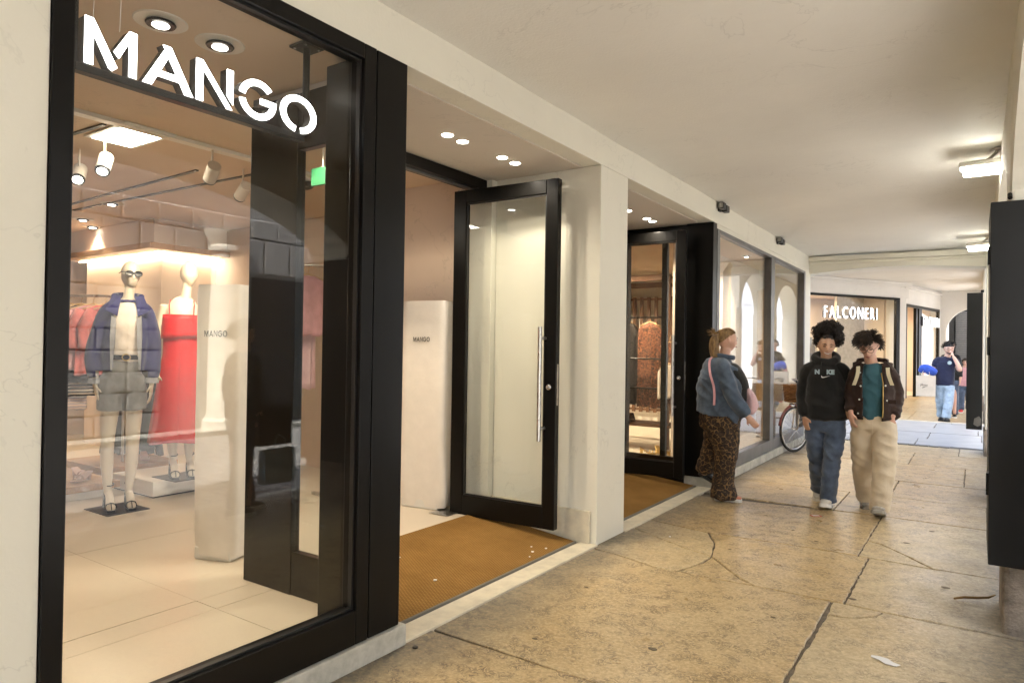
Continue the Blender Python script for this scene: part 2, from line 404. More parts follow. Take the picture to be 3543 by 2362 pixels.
    def build(s, name, mat, parent=None, smooth=False, bevel=0.0, auto=None, ws=True):
        inv = wm(parent).inverted() if (parent and ws) else None
        return link(name, s.mesh(name, inv), mat, parent, smooth, bevel, auto)
def box(name, mat, parent, x0, x1, y0, y1, z0, z1, bevel=0.0, ws=True): return MB().box(x0, x1, y0, y1, z0, z1).build(name, mat, parent, bevel=bevel, ws=ws)
def copy_tree(o, parent=None):
    c = o.copy(); COL.objects.link(c); c.parent = parent
    for ch in list(o.children): copy_tree(ch, c)
    return c
def structure(name, mb, mat, **k):
    return tag(mb.build(name, mat, None, **k), kind='structure')
LAMP = .165
def lamp(kind, name, loc, power, col, parent=None, size=.1, spot=None, blend=.5, direction=(0, 0, -1)):
    d = bpy.data.lights.new(name, kind); d.energy = power * LAMP; d.color = col
    if kind == 'SPOT': d.spot_size = R(spot or 100); d.spot_blend = blend; d.shadow_soft_size = size
    elif kind == 'AREA': d.shape = 'DISK'; d.size = size
    else: d.shadow_soft_size = size
    o = bpy.data.objects.new(name, d); COL.objects.link(o)
    m = Vector(direction).normalized().to_track_quat('-Z', 'Y').to_matrix().to_4x4(); m.translation = Vector(loc)
    if parent: o.parent = parent; o.matrix_local = wm(parent).inverted() @ m
    else: o.matrix_world = m
    return o
# lettering -------------------------------------------------------
def arc(cx, cy, r, a0, a1, n=24): return [(cx + r * math.cos(R(a0 + (a1 - a0) * i / n)), cy + r * math.sin(R(a0 + (a1 - a0) * i / n))) for i in range(n + 1)]
def ringseg(cx, cy, ro, ri, a0, a1, n=28): return arc(cx, cy, ro, a0, a1, n) + arc(cx, cy, ri, a1, a0, n)
def stencil_word(w=.16):
    """the five stencil letters of the shop sign, height 1: list of (list of rings, advance)"""
    out = []
    # M : left stem, long diagonal, short detached diagonal, right stem
    out.append(([[(0, 0), (w, 0), (w, .62), (0, 1)] , [(.0, 1.0), (.16, 1.0), (.63, .10), (.53, .0), (.46, .05)],
                 [(.56, .44), (.66, .32), (.95, .93), (.95, 1.0), (.86, 1.0)], [(.86, 0), (1.02, 0), (1.02, 1.0), (.86, 1.0)]], 1.02))
    # A : left leg, right leg, bar
    out.append(([[(0, 0), (.17, 0), (.50, .78), (.43, .95)], [(.37, 1.0), (.53, 1.0), (.98, 0), (.81, 0)], [(.30, .24), (.72, .24), (.66, .38), (.36, .38)]], .98))
    # N : left stem, diagonal, short right stem
    out.append(([[(0, 0), (w, 0), (w, .72), (0, 1)], [(0, 1), (.15, 1), (.88, .0), (.74, .0)], [(.74, .34), (.90, .14), (.90, 1), (.74, 1)]], .90))
    # G : upper arc, lower arc with bar
    cx, cy, ro, ri = .5, .5, .515, .355
    lower = arc(cx, cy, ro, 190, 352, 30) + [(cx + ro, cy + .06), (cx + .06, cy + .06), (cx + .06, cy - .09), (cx + ri - .03, cy - .09)] + arc(cx, cy, ri, 340, 190, 26)
    out.append(([ringseg(cx, cy, ro, ri, 42, 172), lower], 1.03))
    # O : ring broken at the foot
    out.append(([ringseg(cx, cy, ro, ri, -82, 128, 34), ringseg(cx, cy, ro, ri, 128, 258, 24)], 1.03))
    return out
def text_mesh(txt, size, depth=.02, bold=0.0, space=1.0):
    cu = bpy.data.curves.new('txt', 'FONT'); cu.body = txt; cu.size = size; cu.extrude = depth / 2; cu.offset = bold; cu.space_character = space; cu.resolution_u = 4
    o = bpy.data.objects.new('txt', cu); COL.objects.link(o)
    dg = bpy.context.evaluated_depsgraph_get(); dg.update()
    me = bpy.data.meshes.new_from_object(o.evaluated_get(dg)); bpy.data.objects.remove(o); bpy.data.curves.remove(cu)
    return me
def letter_sign(root, txt, size, depth, face, side, bold, space=1.04, wide=1.0):
    """standing letters in root's frame: x right, z up, facing -y; each letter a part with lit face and dark side"""
    x = 0.0
    for ch in txt:
        if ch == ' ': x += size * .35; continue
        me = text_mesh(ch, size, depth, bold)
        co = np.array([v.co[:] for v in me.vertices]); lo, hi = co.min(0), co.max(0)
        for v in me.vertices:
            p = v.co.copy(); v.co = (x + (p.x - lo[0]) * wide, p.z, p.y)
        me.materials.append(MATS[face]); me.materials.append(MATS[side])
        me.update()
        for p in me.polygons: p.material_index = 0 if abs(p.normal.y) > .9 and p.center.y < 0 else 1
        o = bpy.data.objects.new('letter', me); COL.objects.link(o); o.parent = root; WM[o.name] = wm(root)
        x += (hi[0] - lo[0]) * wide + size * .11 * space
    return x
# ================================================================= THE SETTING
WX = -2.42            # plane of the shop fronts
FZ = .12              # shop floors, a ramp above the portico
CZ = 3.20             # portico ceiling
# ---- portico floor: bed + individual marble slabs with worn joints and cracks
bed = structure('portico_floor', MB().box(-3.9, 1.0, -6, 13.2, -.30, -.012), 'mortar')
def inset(poly, d):
    n = len(poly); a = sum(poly[i][0] * poly[(i + 1) % n][1] - poly[(i + 1) % n][0] * poly[i][1] for i in range(n))
    if a < 0: poly = poly[::-1]
    out = []
    for i in range(n):
        p0, p1, p2 = Vector(poly[i - 1]), Vector(poly[i]), Vector(poly[(i + 1) % n])
        e1, e2 = (p1 - p0).normalized(), (p2 - p1).normalized()
        n1, n2 = Vector((-e1.y, e1.x)), Vector((-e2.y, e2.x)); b = (n1 + n2)
        k = d / max(.35, 1 + n1.dot(n2)); out.append(p1 + b * k)
    return [tuple(p) for p in out]
def rough_edge(poly, step=.07, amp=.006):
    out = []; n = len(poly)
    for i in range(n):
        a, b = Vector(poly[i]), Vector(poly[(i + 1) % n]); L = (b - a).length; m = max(1, int(L / step)); nn = Vector((-(b - a).y, (b - a).x)).normalized()
        for k in range(m):
            p = a + (b - a) * (k / m)
            out.append(tuple(p + nn * (random.uniform(-amp, amp) if k else 0)))
    return out
def slab(poly, mat, gap=.007, dz=None, parent=bed, top=0.0, thick=.03, edge=.0055, step=.045):
    dz = random.uniform(-.0025, .0015) if dz is None else dz
    q = rough_edge(inset(poly, gap), step, edge)
    n = len(q); q2 = inset(q, .004)
    if sum(q[i][0] * q[(i + 1) % n][1] - q[(i + 1) % n][0] * q[i][1] for i in range(n)) < 0: q = q[::-1]
    vs = [(x, y, top - thick) for x, y in q] + [(x, y, top + dz - .003) for x, y in q] + [(x, y, top + dz) for x, y in q2]
    fs = [tuple(range(n))[::-1], tuple(range(2 * n, 3 * n))]
    for a in (0, n):
        for i in range(n): fs.append((a + i, a + (i + 1) % n, a + n + (i + 1) % n, a + n + i))
    return MB().add(vs, fs).build('slab', mat, parent)
XL, XR = WX - .02, .98
mm = ['marble_a', 'marble_b', 'marble_c']
T2 = [(XL, 4.70), (-2.18, 4.65), (-1.84, 4.55), (-1.69, 4.56), (-1.38, 4.57), (-1.18, 4.585), (-.72, 4.585)]
def rect(x0, x1, y0, y1): return [(x0, y0), (x1, y0), (x1, y1), (x0, y1)]
for y0, y1, xs in ((-6, -4.2, (-.9,)), (-4.2, -2.5, (-.6,)), (-2.5, -.7, (-.75,)), (-.7, 1.1, (-.66,)), (1.1, 2.82, (-.74,))):
    e = [XL, *xs, XR]
    for a, b in zip(e, e[1:]): slab(rect(a, b, y0, y1), random.choice(mm))
slab([(XL, 2.83), (-.72, 2.80), (-.72, 4.585)] + T2[::-1][1:], 'marble_a', .0075, edge=.004)
# right slab of that row, a D-shaped chip broken off its corner
slab([(-.72, 2.80), (XR, 2.78), (XR, 4.56), (-.44, 4.58), (-.47, 4.48), (-.545, 4.40), (-.62, 4.355), (-.71, 4.34)], 'marble_b', .0072)
slab([(-.71, 4.345), (-.62, 4.355), (-.545, 4.40), (-.47, 4.48), (-.44, 4.58), (-.715, 4.585)], 'marble_b', .0072)
# row 4.58 - 5.72, broken in five
slab([(XL, 4.70), (-2.18, 4.65), (-1.84, 4.55), (-1.69, 4.56), (-1.62, 4.83), (-1.61, 5.04), (-1.83, 5.12), (XL, 5.46)], 'marble_b', .0072)
slab([(-1.69, 4.56), (-1.38, 4.57), (-1.18, 4.585), (-1.30, 4.68), (-1.43, 4.83), (-1.61, 5.04), (-1.62, 4.83)], 'marble_a', .0072)
slab([(XL, 5.46), (-1.83, 5.12), (-1.61, 5.04), (-1.70, 5.40), (-1.84, 5.68), (XL, 5.80)], 'marble_b', .0072)
slab([(-1.18, 4.585), (-.65, 4.59), (-.65, 5.73), (-1.08, 5.73), (-1.51, 5.70), (-1.84, 5.68), (-1.70, 5.40), (-1.61, 5.04), (-1.43, 4.83), (-1.30, 4.68)], 'marble_a', .0072)
slab([(-.65, 4.59), (XR, 4.56), (XR, 5.72), (-.07, 5.71), (-.33, 5.70), (-.65, 5.73)], 'marble_b', .0072)
# row 5.72 - 7.25 with a wedge cracked out of the far slab
slab([(XL, 5.80), (-1.84, 5.68), (-1.51, 5.70), (-1.08, 5.73), (-.72, 5.73), (-.71, 7.27), (-1.96, 7.12), (XL, 7.08)], 'marble_c', .0072)
slab([(-.72, 5.73), (-.24, 5.71), (-.43, 5.97), (-.61, 6.19), (-.72, 6.24)], 'marble_b', .0072)
slab([(-.24, 5.71), (XR, 5.72), (XR, 7.22), (-.71, 7.26), (-.72, 6.24), (-.61, 6.19), (-.43, 5.97)], 'marble_b', .0072)
for y0, y1, xs in ((7.25, 8.30, (-1.13, .1)), (8.30, 9.4, (-.75,)), (9.4, 10.9, (-1.2, -.1)), (10.9, 12.2, (-.76,)), (12.2, 13.18, (-1.3, -.2))):
    e = [XL, *xs, XR]
    for a, b in zip(e, e[1:]): slab(rect(a, b, y0, y1), random.choice(mm), .007)
# ---- crossing street beyond the arch, grey stone flags and an iron drain channel
street = structure('street', MB().box(-16, 1.0, 13.2, 18.2, -.3, -.015), 'mortar')
y = 13.42
for k, dy in enumerate((.95, 1.2, 1.0, 1.15, .46)):
    x = -9.0 - random.random()
    while x < .9:
        w = random.uniform(.8, 1.5); x1 = min(x + w, 1.0); x1 = 1.0 if 1.0 - x1 < .3 else x1
        slab(rect(x, x1, y, y + dy), 'street_stone', .009, random.uniform(-.004, .004), street, 0.0, .03, .007, .12); x = x1
    y += dy
dr = thing('drain_channel', 'dark iron drain strip across the paving beyond the arch', 'drain', (-1.2, 13.31, 0))
for k in range(14): box('grate', 'grey_grille', dr, -2.42 + k * .15, -2.29 + k * .15, 13.24, 13.38, -.012, .003)
# ---- side street the arcade opens on, lower than the portico
sst = structure('side_street', MB().box(1.0, 6.6, -12, 92, -.40, -.16), 'cobble_stone')
st2 = tag(MB().box(1.0, 1.28, -6, 13.2, -.40, -.045).build('kerb', 'kerb_stone', None, bevel=.015), 'pale stone kerb at the street edge of the arcade', 'kerb')
pv = MB()
for i in range(20):
    for j in range(75):
        x0 = 1.34 + i * .26; y0 = -4 + j * .26
        cx, cy = x0 + random.uniform(-.01, .01), y0 + random.uniform(-.01, .01)
        h = -.158 + random.uniform(.008, .022)
        pv.add([(cx - .115, cy - .115, -.17), (cx + .115, cy - .115, -.17), (cx + .115, cy + .115, -.17), (cx - .115, cy + .115, -.17),
                (cx - .09, cy - .09, h), (cx + .09, cy - .09, h), (cx + .09, cy + .09, h), (cx - .09, cy + .09, h)],
               [(4, 5, 6, 7), (0, 1, 5, 4), (1, 2, 6, 5), (2, 3, 7, 6), (3, 0, 4, 7)])
tag(pv.build('cobbles', 'cobble_stone', sst), kind='stuff')
# ---- portico ceiling, slightly uneven plaster
cl = MB(); nx, ny = 24, 90
def cz(x, y): return CZ + .012 * mnoise.noise(Vector((x * .8, y * .5, 3))) + .006 * mnoise.noise(Vector((x * 2.3, y * 1.9, 9)))
vs = [(WX + (3.5) * i / (nx - 1), -6 + 18.9 * j / (ny - 1), cz(WX + 3.5 * i / (nx - 1), -6 + 18.9 * j / (ny - 1))) for j in range(ny) for i in range(nx)]
cl.add(vs, [(j * nx + i, (j + 1) * nx + i, (j + 1) * nx + i + 1, j * nx + i + 1) for j in range(ny - 1) for i in range(nx - 1)])
cl.box(WX - .6, 1.08, -6, 12.9, CZ + .04, CZ + .34)
structure('portico_ceiling', cl, 'plaster_ceiling', smooth=True, auto=40)
# ---- the building with the shop fronts
bld = thing('shop_building', 'cream plastered building with two recessed shop entrances under the arcade', 'building', (WX, 4, 0))
HD = 2.96
def wallbox(name, mat, *a, bevel=.004): return box(name, mat, bld, *a, bevel=bevel)
wallbox('fascia', 'plaster', WX - .16, WX, -6.0, 12.92, HD, CZ + .02)
wallbox('pier', 'plaster', WX - .5, WX, -6.0, .946, 0, HD - .001)
wallbox('pier', 'plaster', WX - 1.0, WX, 4.765, 5.262, 0, HD - .001, bevel=.006)
wallbox('pier', 'plaster', WX - .5, WX, 12.44, 12.92, 0, HD - .001, bevel=.006)
wallbox('upper_wall', 'plaster', -15, 1.06, -6, 12.9, CZ + .36, 15)
wallbox('end_wall', 'plaster', -15, WX - .52, 12.62, 12.92, 0, CZ + .3)
wallbox('rear_wall', 'plaster', -15, 1.06, -6.3, -6.02, 0, 15)
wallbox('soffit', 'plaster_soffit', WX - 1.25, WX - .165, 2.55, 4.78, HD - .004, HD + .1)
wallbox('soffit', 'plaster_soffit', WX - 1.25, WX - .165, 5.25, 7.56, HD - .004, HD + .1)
wallbox('recess_wall', 'plaster', WX - 1.35, WX - 1.002, 4.70, 5.262, FZ, HD - .006)
MB().box(WX - 1.0, WX - .05, 4.742, 4.764, 0, .26).build('skirting', 'threshold_stone', bld, bevel=.004)
# kerbs under the windows
for nm, y0, y1 in (('kerb_block', .60, 2.60), ('kerb_block', 7.50, 10.1), ('kerb_block', 10.106, 12.46)):
    MB().box(WX - .30, WX + .028, y0, y1, 0.0, .108).build(nm, 'kerb_stone', bld, bevel=.006)
# entrance thresholds + ramped coir mats
for k, (y0, y1) in enumerate(((2.605, 4.762), (5.265, 7.495))):
    MB().box(WX - .14, WX + .015, y0, y1, -.02, .012).build('threshold', 'threshold_stone', bld, bevel=.003)
    th = MB().add([(WX - .14, y0, -.02), (WX - .14, y1, -.02), (-3.66, y1, FZ - .03), (-3.66, y0, FZ - .03)], [(0, 1, 2, 3)])
    th.build('ramp', 'mortar', bld)
for k, (y0, y1, lab) in enumerate(((2.60, 4.70, 'large brown coir doormat in the entrance beside the lit lettering window'), (5.29, 7.44, 'brown coir doormat in the farther entrance, by the pony-tailed woman'))):
    m = thing('doormat', lab, 'doormat', (-3.0, (y0 + y1) / 2, .03), 0, 'coir mats in the entrances')
    N = 12
    def ramp(u, v, dz=0.0): x = WX - .155 + u * (-3.50 - WX + .155); return (x, y0 + v * (y1 - y0), .010 + (FZ - .018) * u + dz)
    MB().add([ramp(0, 0), ramp(0, 1), ramp(1, 1), ramp(1, 0), ramp(0, 0, .014), ramp(0, 1, .014), ramp(1, 1, .014), ramp(1, 0, .014)],
             [(0, 1, 2, 3), (7, 6, 5, 4), (4, 5, 1, 0), (5, 6, 2, 1), (6, 7, 3, 2), (7, 4, 0, 3)]).build('mat', 'coir_mat', m)
    e = MB()
    for (ua, va, ub, vb) in ((-.012, -.004, 0, 1.004),):
        a, b, c, d = ramp(-.016, 0), ramp(0, 0), ramp(0, 1), ramp(-.016, 1)
        e.add([a, b, c, d, *[(p[0], p[1], p[2] + .017) for p in (a, b, c, d)]], [(4, 7, 6, 5), (0, 1, 5, 4), (1, 2, 6, 5), (2, 3, 7, 6), (3, 0, 4, 7)])
    e.build('edge_trim', 'grey_grille', m)
# ---- beam and cornice where the portico meets the crossing
bm_ = thing('cross_beam', 'cream plaster cross beam with cornice at the end of the arcade', 'beam', (-1, 12.95, 2.9))
N = 22; lowr = []
for i in range(N + 1):
    u = i / N; x = WX - .02 + u * 2.62; lowr.append((x, 2.89 + .07 * math.sin(math.pi * min(1, u * 1.05))))
MB().prism(lowr + [(.20, 3.19), (WX - .02, 3.19)], 12.80, 13.15, 'y').build('beam', 'plaster', bm_)
MB().prism([(WX, 3.11), (.18, 3.07), (.18, 3.16), (WX, 3.185)], 12.72, 12.797, 'y').build('cornice', 'plaster', bm_, bevel=.012)
MB().prism([(WX, 3.06), (.18, 3.03), (.18, 3.066), (WX, 3.106)], 12.755, 12.798, 'y').build('cornice', 'plaster', bm_, bevel=.008)
# ---- arcade toward the street: pillars, pedestals and segmental arches
arc_t = thing('arcade_arches', 'plastered arches carrying the street side of the arcade', 'arch', (.45, 4, 2.3))
PY = [(-3.6, -3.0), (.10, .68), (4.63, 5.20), (8.55, 9.05), (12.50, 13.10)]
for (a0, a1), (b0, b1) in zip(PY, PY[1:]):
    y0, y1 = a1 - .06, b0 + .06; pts = []
    for i in range(25):
        u = i / 24; g = math.pi * (1 - u); pts.append(((y0 + y1) / 2 + math.cos(g) * (y1 - y0) / 2, 2.28 + .66 * math.sin(g)))
    MB().prism([((a0 + a1) / 2, 2.28)] + pts + [((b0 + b1) / 2, 2.28), ((b0 + b1) / 2, CZ + .03), ((a0 + a1) / 2, CZ + .03)], .16, .72, 'x').build('arch', 'plaster', arc_t)
MB().box(.16, .72, -6, -3.3, 2.2, CZ + .03).build('arch', 'plaster', arc_t)
plab = [None, 'square cream pillar beside the photographer', 'square cream pillar behind the near black panel', 'round white column of the arcade with moulded capital', 'square cream pillar at the street crossing behind the far black panel']
for k, (a0, a1) in enumerate(PY):
    if k == 0: continue
    p = thing('arcade_pillar', plab[k], 'pillar', (.45, (a0 + a1) / 2, 0), 0, 'pillars of the arcade')
    if k == 3:
        cy_ = (a0 + a1) / 2
        MB().lathe([(.27, .36), (.28, .40), (.25, .44), (.235, 1.2), (.215, 1.98)], (.44, cy_, 0), 28).build('shaft', 'plaster', p, smooth=True, auto=35)
        MB().lathe([(.215, 1.98), (.245, 2.0), (.245, 2.03), (.22, 2.05), (.25, 2.13), (.30, 2.19)], (.44, cy_, 0), 28).build('capital', 'plaster', p, smooth=True, auto=35)
        MB().box(.12, .76, cy_ - .32, cy_ + .32, 2.19, 2.28).build('abacus', 'plaster', p, bevel=.01)
        MB().box(.12, .76, cy_ - .32, cy_ + .32, -.05, .36).build('pedestal', 'pedestal_stone', p, bevel=.02)
    else:
        x0 = .148 if k < 4 else .125
        MB().box(x0, .74, a0, a1, .40, 2.30).build('shaft', 'plaster', p, bevel=.012)
        MB().box(x0 + .005, .735, a0 + .004, a1 - .004, 2.30, CZ).build('upper_shaft', 'plaster', p, bevel=.02)
        ped = MB().box(x0 - .018, .76, a0 - .02, a1 + .02, -.1, .40)
        ped.build('pedestal', 'pedestal_stone', p, bevel=.03)
# the arcade goes on beyond the crossing
PY2 = [(18.4, 19.0), (22.5, 23.1), (26.6, 27.2), (30.7, 31.19)]
arc2 = thing('arcade_arches', 'plastered arches on the street side of the boutique arcade', 'arch', (.45, 24, 2.3))
for (a0, a1), (b0, b1) in zip(PY2, PY2[1:]):
    y0, y1 = a1 - .06, b0 + .06
    pts = [((y0 + y1) / 2 - math.cos(math.pi * i / 24) * (y1 - y0) / 2, 2.7 + 1.1 * math.sin(math.pi * i / 24)) for i in range(25)]
    MB().prism([((a0 + a1) / 2, 2.7)] + pts + [((b0 + b1) / 2, 2.7), ((b0 + b1) / 2, 3.94), ((a0 + a1) / 2, 3.94)], .18, .72, 'x').build('arch', 'plaster', arc2)
for k, (a0, a1) in enumerate(PY2):
    p = thing('arcade_pillar', 'cream pillar of the boutique arcade, %s beyond the crossing' % ['first', 'second', 'third', 'fourth'][k], 'pillar', (.45, (a0 + a1) / 2, 0), 0, 'pillars of the boutique arcade')
    MB().box(.17, .74, a0, a1, .42, 2.7).build('shaft', 'plaster', p, bevel=.012); MB().box(.15, .76, a0 - .02, a1 + .02, -.1, .42).build('pedestal', 'pedestal_stone', p, bevel=.03)
structure('end_wall', MB().box(-8, 12, 88, 89, -.4, 14), 'stone_wall')
# black boards hung on the pillars
pn = thing('notice_panel', 'large matt black panel boxed round the nearest pillar', 'panel', (.3, 4.6, .37), 0, 'black panels on the pillars')
MB().box(.064, .80, 4.585, 5.24, .372, 2.362).build('board', 'panel_black', pn, bevel=.004)
for z0, z1 in ((.75, .87), (1.52, 1.62), (2.02, 2.12)): MB().box(.052, .066, 4.60, 4.64, z0, z1).build('hinge', 'black_metal', pn)
MB().cyl((.150, 4.575, 2.375), (.150, 4.60, 2.40), .012, n=8).build('bracket', 'black_metal', pn)
pn = thing('notice_panel', 'narrow black panel on the far pillar, scuffed near its foot', 'panel', (0, 12.5, .39), 0, 'black panels on the pillars')
MB().box(-.113, .088, 12.49, 13.12, .392, 2.462).build('board', 'panel_black', pn, bevel=.004)
MB().prism([(-.02, .47), (.03, .44), (.07, .46), (.075, .56), (.05, .60), (-.01, .56)], 12.487, 12.4895, 'y').build('scuff', 'grey_grille', pn)
MB().box(.06, .10, 12.47, 12.52, 2.463, 2.50).build('bracket', 'black_metal', pn)
# ---- building across the side street (seen mirrored in the shop windows)
opp = thing('stone_building', 'grey rusticated stone building across the side street', 'building', (7, 6, 0))
MB().box(7.0, 12, -12, 92, 4.7, 13).build('upper_wall', 'stone_wall', opp)
MB().box(7.02, 12, -12, 92, -.2, 4.75).build('wall', 'stone_wall', opp)
MB().box(6.55, 7.02, -12, 92, -.4, -.06).build('plinth', 'kerb_stone', opp, bevel=.02)
bmesh_cache = {}
def stone(y0, y1, z0, z1, x=7.0, d=.025):
    w, h = y1 - y0 - .016, z1 - z0 - .016; key = (round(w, 2), round(h, 2))
    if key not in bmesh_cache:
        b = .025; vs = [(0, -w / 2, -h / 2), (0, w / 2, -h / 2), (0, w / 2, h / 2), (0, -w / 2, h / 2), (-d, -w / 2 + b, -h / 2 + b), (-d, w / 2 - b, -h / 2 + b), (-d, w / 2 - b, h / 2 - b), (-d, -w / 2 + b, h / 2 - b)]
        bmesh_cache[key] = MB().add(vs, [(4, 7, 6, 5), (0, 4, 5, 1), (1, 5, 6, 2), (2, 6, 7, 3), (3, 7, 4, 0)]).mesh('stone'); bmesh_cache[key].materials.append(MATS['stone_wall'])
    o = bpy.data.objects.new('stone', bmesh_cache[key]); COL.objects.link(o); o.parent = opp
    o.matrix_local = wm(opp).inverted() @ Matrix.Translation((x, (y0 + y1) / 2, (z0 + z1) / 2))
for r in range(8):
    z0 = -.05 + r * .36
    for seg0, seg1 in ((.5, 2.3), (4.5, 6.5), (10.2, 12.2)):
        yy = seg0; first = .5 if r % 2 else .9
        while yy < seg1 - .01:
            w = min(first, seg1 - yy); first = .9 if first == .5 else .5
            if seg1 - yy - w < .3: w = seg1 - yy
            stone(yy, yy + w, z0, z0 + .36); yy += w
for k, yy in enumerate(np.arange(.5, 12.0, .62)): stone(yy, yy + .62, 2.92, 3.62, 7.0, .025)
for k, yy in enumerate(np.arange(.5, 12.0, .62)): stone(yy + .31, yy + .93, 3.62, 4.02, 7.0, .025)
for y0, y1 in ((2.4, 4.4), (8.3, 10.1)): MB().box(6.985, 7.015, y0, y1, -.05, 2.85).build('doorway', 'dark_void', opp)
oc = thing('street_column', 'round pale stone column in front of the building across the street', 'column', (6.75, 7.6, -.05))
MB().lathe([(.40, -.06), (.40, .1), (.34, .16), (.32, .3), (.31, 1.8), (.27, 3.2), (.33, 3.25), (.33, 3.32), (.28, 3.36), (.40, 3.55), (.42, 3.62)], (6.75, 7.6, 0), 28).build('shaft', 'plaster', oc, smooth=True, auto=35)
# ================================================================= SHOP FRONTS
# ---- display window with the lit sign
w1 = thing('shop_window', 'tall black-framed display window with lit white lettering behind the glass', 'window', (WX - .04, 1.65, .11))
FX0, FX1 = WX - .085, WX + .012
for nm, y0, y1, z0, z1 in (('frame_stile', .948, 1.012, .112, 2.958), ('frame_stile', 2.268, 2.344, .112, 2.958), ('frame_rail', 1.013, 2.267, 2.884, 2.958), ('frame_rail', 1.013, 2.267, .112, .274)):
    box(nm, 'black_metal', w1, FX0, FX1, y0, y1, z0, z1, .004)
box('glass_pane', 'glass', w1, WX - .046, WX - .036, 1.013, 2.267, .275, 2.883)
for nm, y0, y1, z0, z1 in (('glazing_bead', 1.013, 1.022, .275, 2.883), ('glazing_bead', 2.258, 2.267, .275, 2.883), ('glazing_bead', 1.023, 2.257, .275, .284), ('glazing_bead', 1.023, 2.257, 2.874, 2.883)):
    box(nm, 'black_plastic', w1, WX - .035, WX - .010, y0, y1, z0, z1)
# ---- black corner casing beside the window
post = thing('corner_casing', 'glossy black metal casing between the display window and the entrance', 'casing', (WX - .1, 2.45, .11))
box('casing', 'black_metal', post, WX - .36, WX + .010, 2.352, 2.562, .112, 2.957, .004)
box('edge_strip', 'steel', post, WX - .10, WX - .06, 2.5625, 2.564, 1.22, 1.31)
# ---- black side screen of the entrance (seen through the display window)
ss = thing('side_screen', 'dark framed glass side screen of the entrance behind the window', 'screen', (-3.2, 2.52, FZ))
box('jamb_panel', 'black_metal', ss, -3.60, -3.17, 2.485, 2.545, FZ, 2.94, .003)
box('top_rail', 'black_metal', ss, -3.17, WX - .362, 2.49, 2.54, 2.62, 2.94, .003)
box('bottom_rail', 'black_metal', ss, -3.17, WX - .362, 2.49, 2.54, FZ, .36, .003)
box('glass_pane', 'glass', ss, -3.169, WX - .363, 2.51, 2.518, .361, 2.619)
# ---- lintels over the doors
for y0, y1, lab in ((2.56, 4.70, 'black metal door head of the nearer entrance'), (5.27, 7.44, 'black metal door head of the farther entrance')):
    t_ = thing('door_head', lab, 'door frame', (-3.55, (y0 + y1) / 2, 2.86))
    box('lintel', 'black_metal', t_, -3.62, -3.475, y0, y1, 2.865, 2.952, .004)
    box('closer_track', 'grey_metal', t_, -3.56, -3.53, y0 + .1, y1 - .1, 2.850, 2.8645)
# ---- glazed door leaves
def leaf(name, label, hinge, ang, face=-1, L=1.0, handle=True):
    d = thing(name, label, 'door', (hinge[0], hinge[1], 0), ang, 'open black framed glass doors')
    zb, zt, T = .115, 2.845, .03
    def b(nm, mat, x0, x1, y0, y1, z0, z1, bev=.004, par=d): return MB().box(x0, x1, y0, y1, z0, z1).build(nm, mat, par, bevel=bev, ws=False)
    b('stile', 'black_metal', 0, .125, -T, T, zb, zt); b('stile', 'black_metal', L - .105, L, -T, T, zb, zt)
    b('rail', 'black_metal', .126, L - .106, -T, T, zb, .285); b('rail', 'black_metal', .126, L - .106, -T, T, 2.735, zt)
    b('glass_pane', 'glass', .127, L - .107, -.005, .005, .286, 2.734, 0)
    for x0, x1, z0, z1 in ((.126, .137, .286, 2.734), (L - .118, L - .106, .286, 2.734), (.138, L - .119, .286, .298), (.138, L - .119, 2.722, 2.734)):
        b('glazing_bead', 'black_plastic', x0, x1, -.018, -.006, z0, z1, 0)
    y = face * (T + .055); hx = L - .115
    if handle:
        h = MB().cyl((hx, y, .80), (hx, y, 1.69), .0165, n=14).build('handle', 'steel', d, smooth=True, auto=40, ws=False)
        for z in (.90, 1.60): MB().cyl((hx + .02, face * T, z), (hx - .0, y, z), .013, n=12).build('standoff', 'steel', h, smooth=True, auto=40, ws=False)
        MB().lathe([(.022, 0), (.022, .006), (.012, .012), (.012, .028), (.008, .03)], (L - .06, 0, 0), 14, 'y').xf(Matrix.Translation((0, face * T, 1.22)) @ Matrix.Rotation(0 if face > 0 else math.pi, 4, 'Z') @ Matrix.Translation((-2 * (L - .06) if face < 0 else 0, 0, 0))).build('lock', 'chrome', d, smooth=True, auto=40, ws=False)
    b('lock_plate', 'steel', L, L + .0015, -.012, .012, 1.08, 1.40, 0)
    b('pivot', 'steel', .03, .08, -.02, .02, zt, zt + .012, 0)
    b('pivot_plate', 'copper' if 'copper' in MATS else 'walnut', L - .075, L - .035, -.02, .02, zt, zt + .004, 0)
    return d
leaf('glass_door', 'open black framed glass door with steel bar handle in the nearer entrance', (-3.685, 4.545), R(2.6))
leaf('glass_door', 'open glass door leaf edge-on against the black casing of the nearer entrance', (-3.64, 2.60), R(2.0), face=1, handle=False)
leaf('glass_door', 'open black framed glass door with steel handle behind the pony-tailed woman', (-3.64, 7.215), R(4.0))
fp = thing('floor_pivot', 'brushed steel floor spring plate at the hinge of the nearer glass door', 'plate', (-3.72, 4.5, FZ))
MB().box(-3.80, -3.60, 4.38, 4.60, FZ + .003, FZ + .008).build('cover', 'steel', fp, bevel=.002)
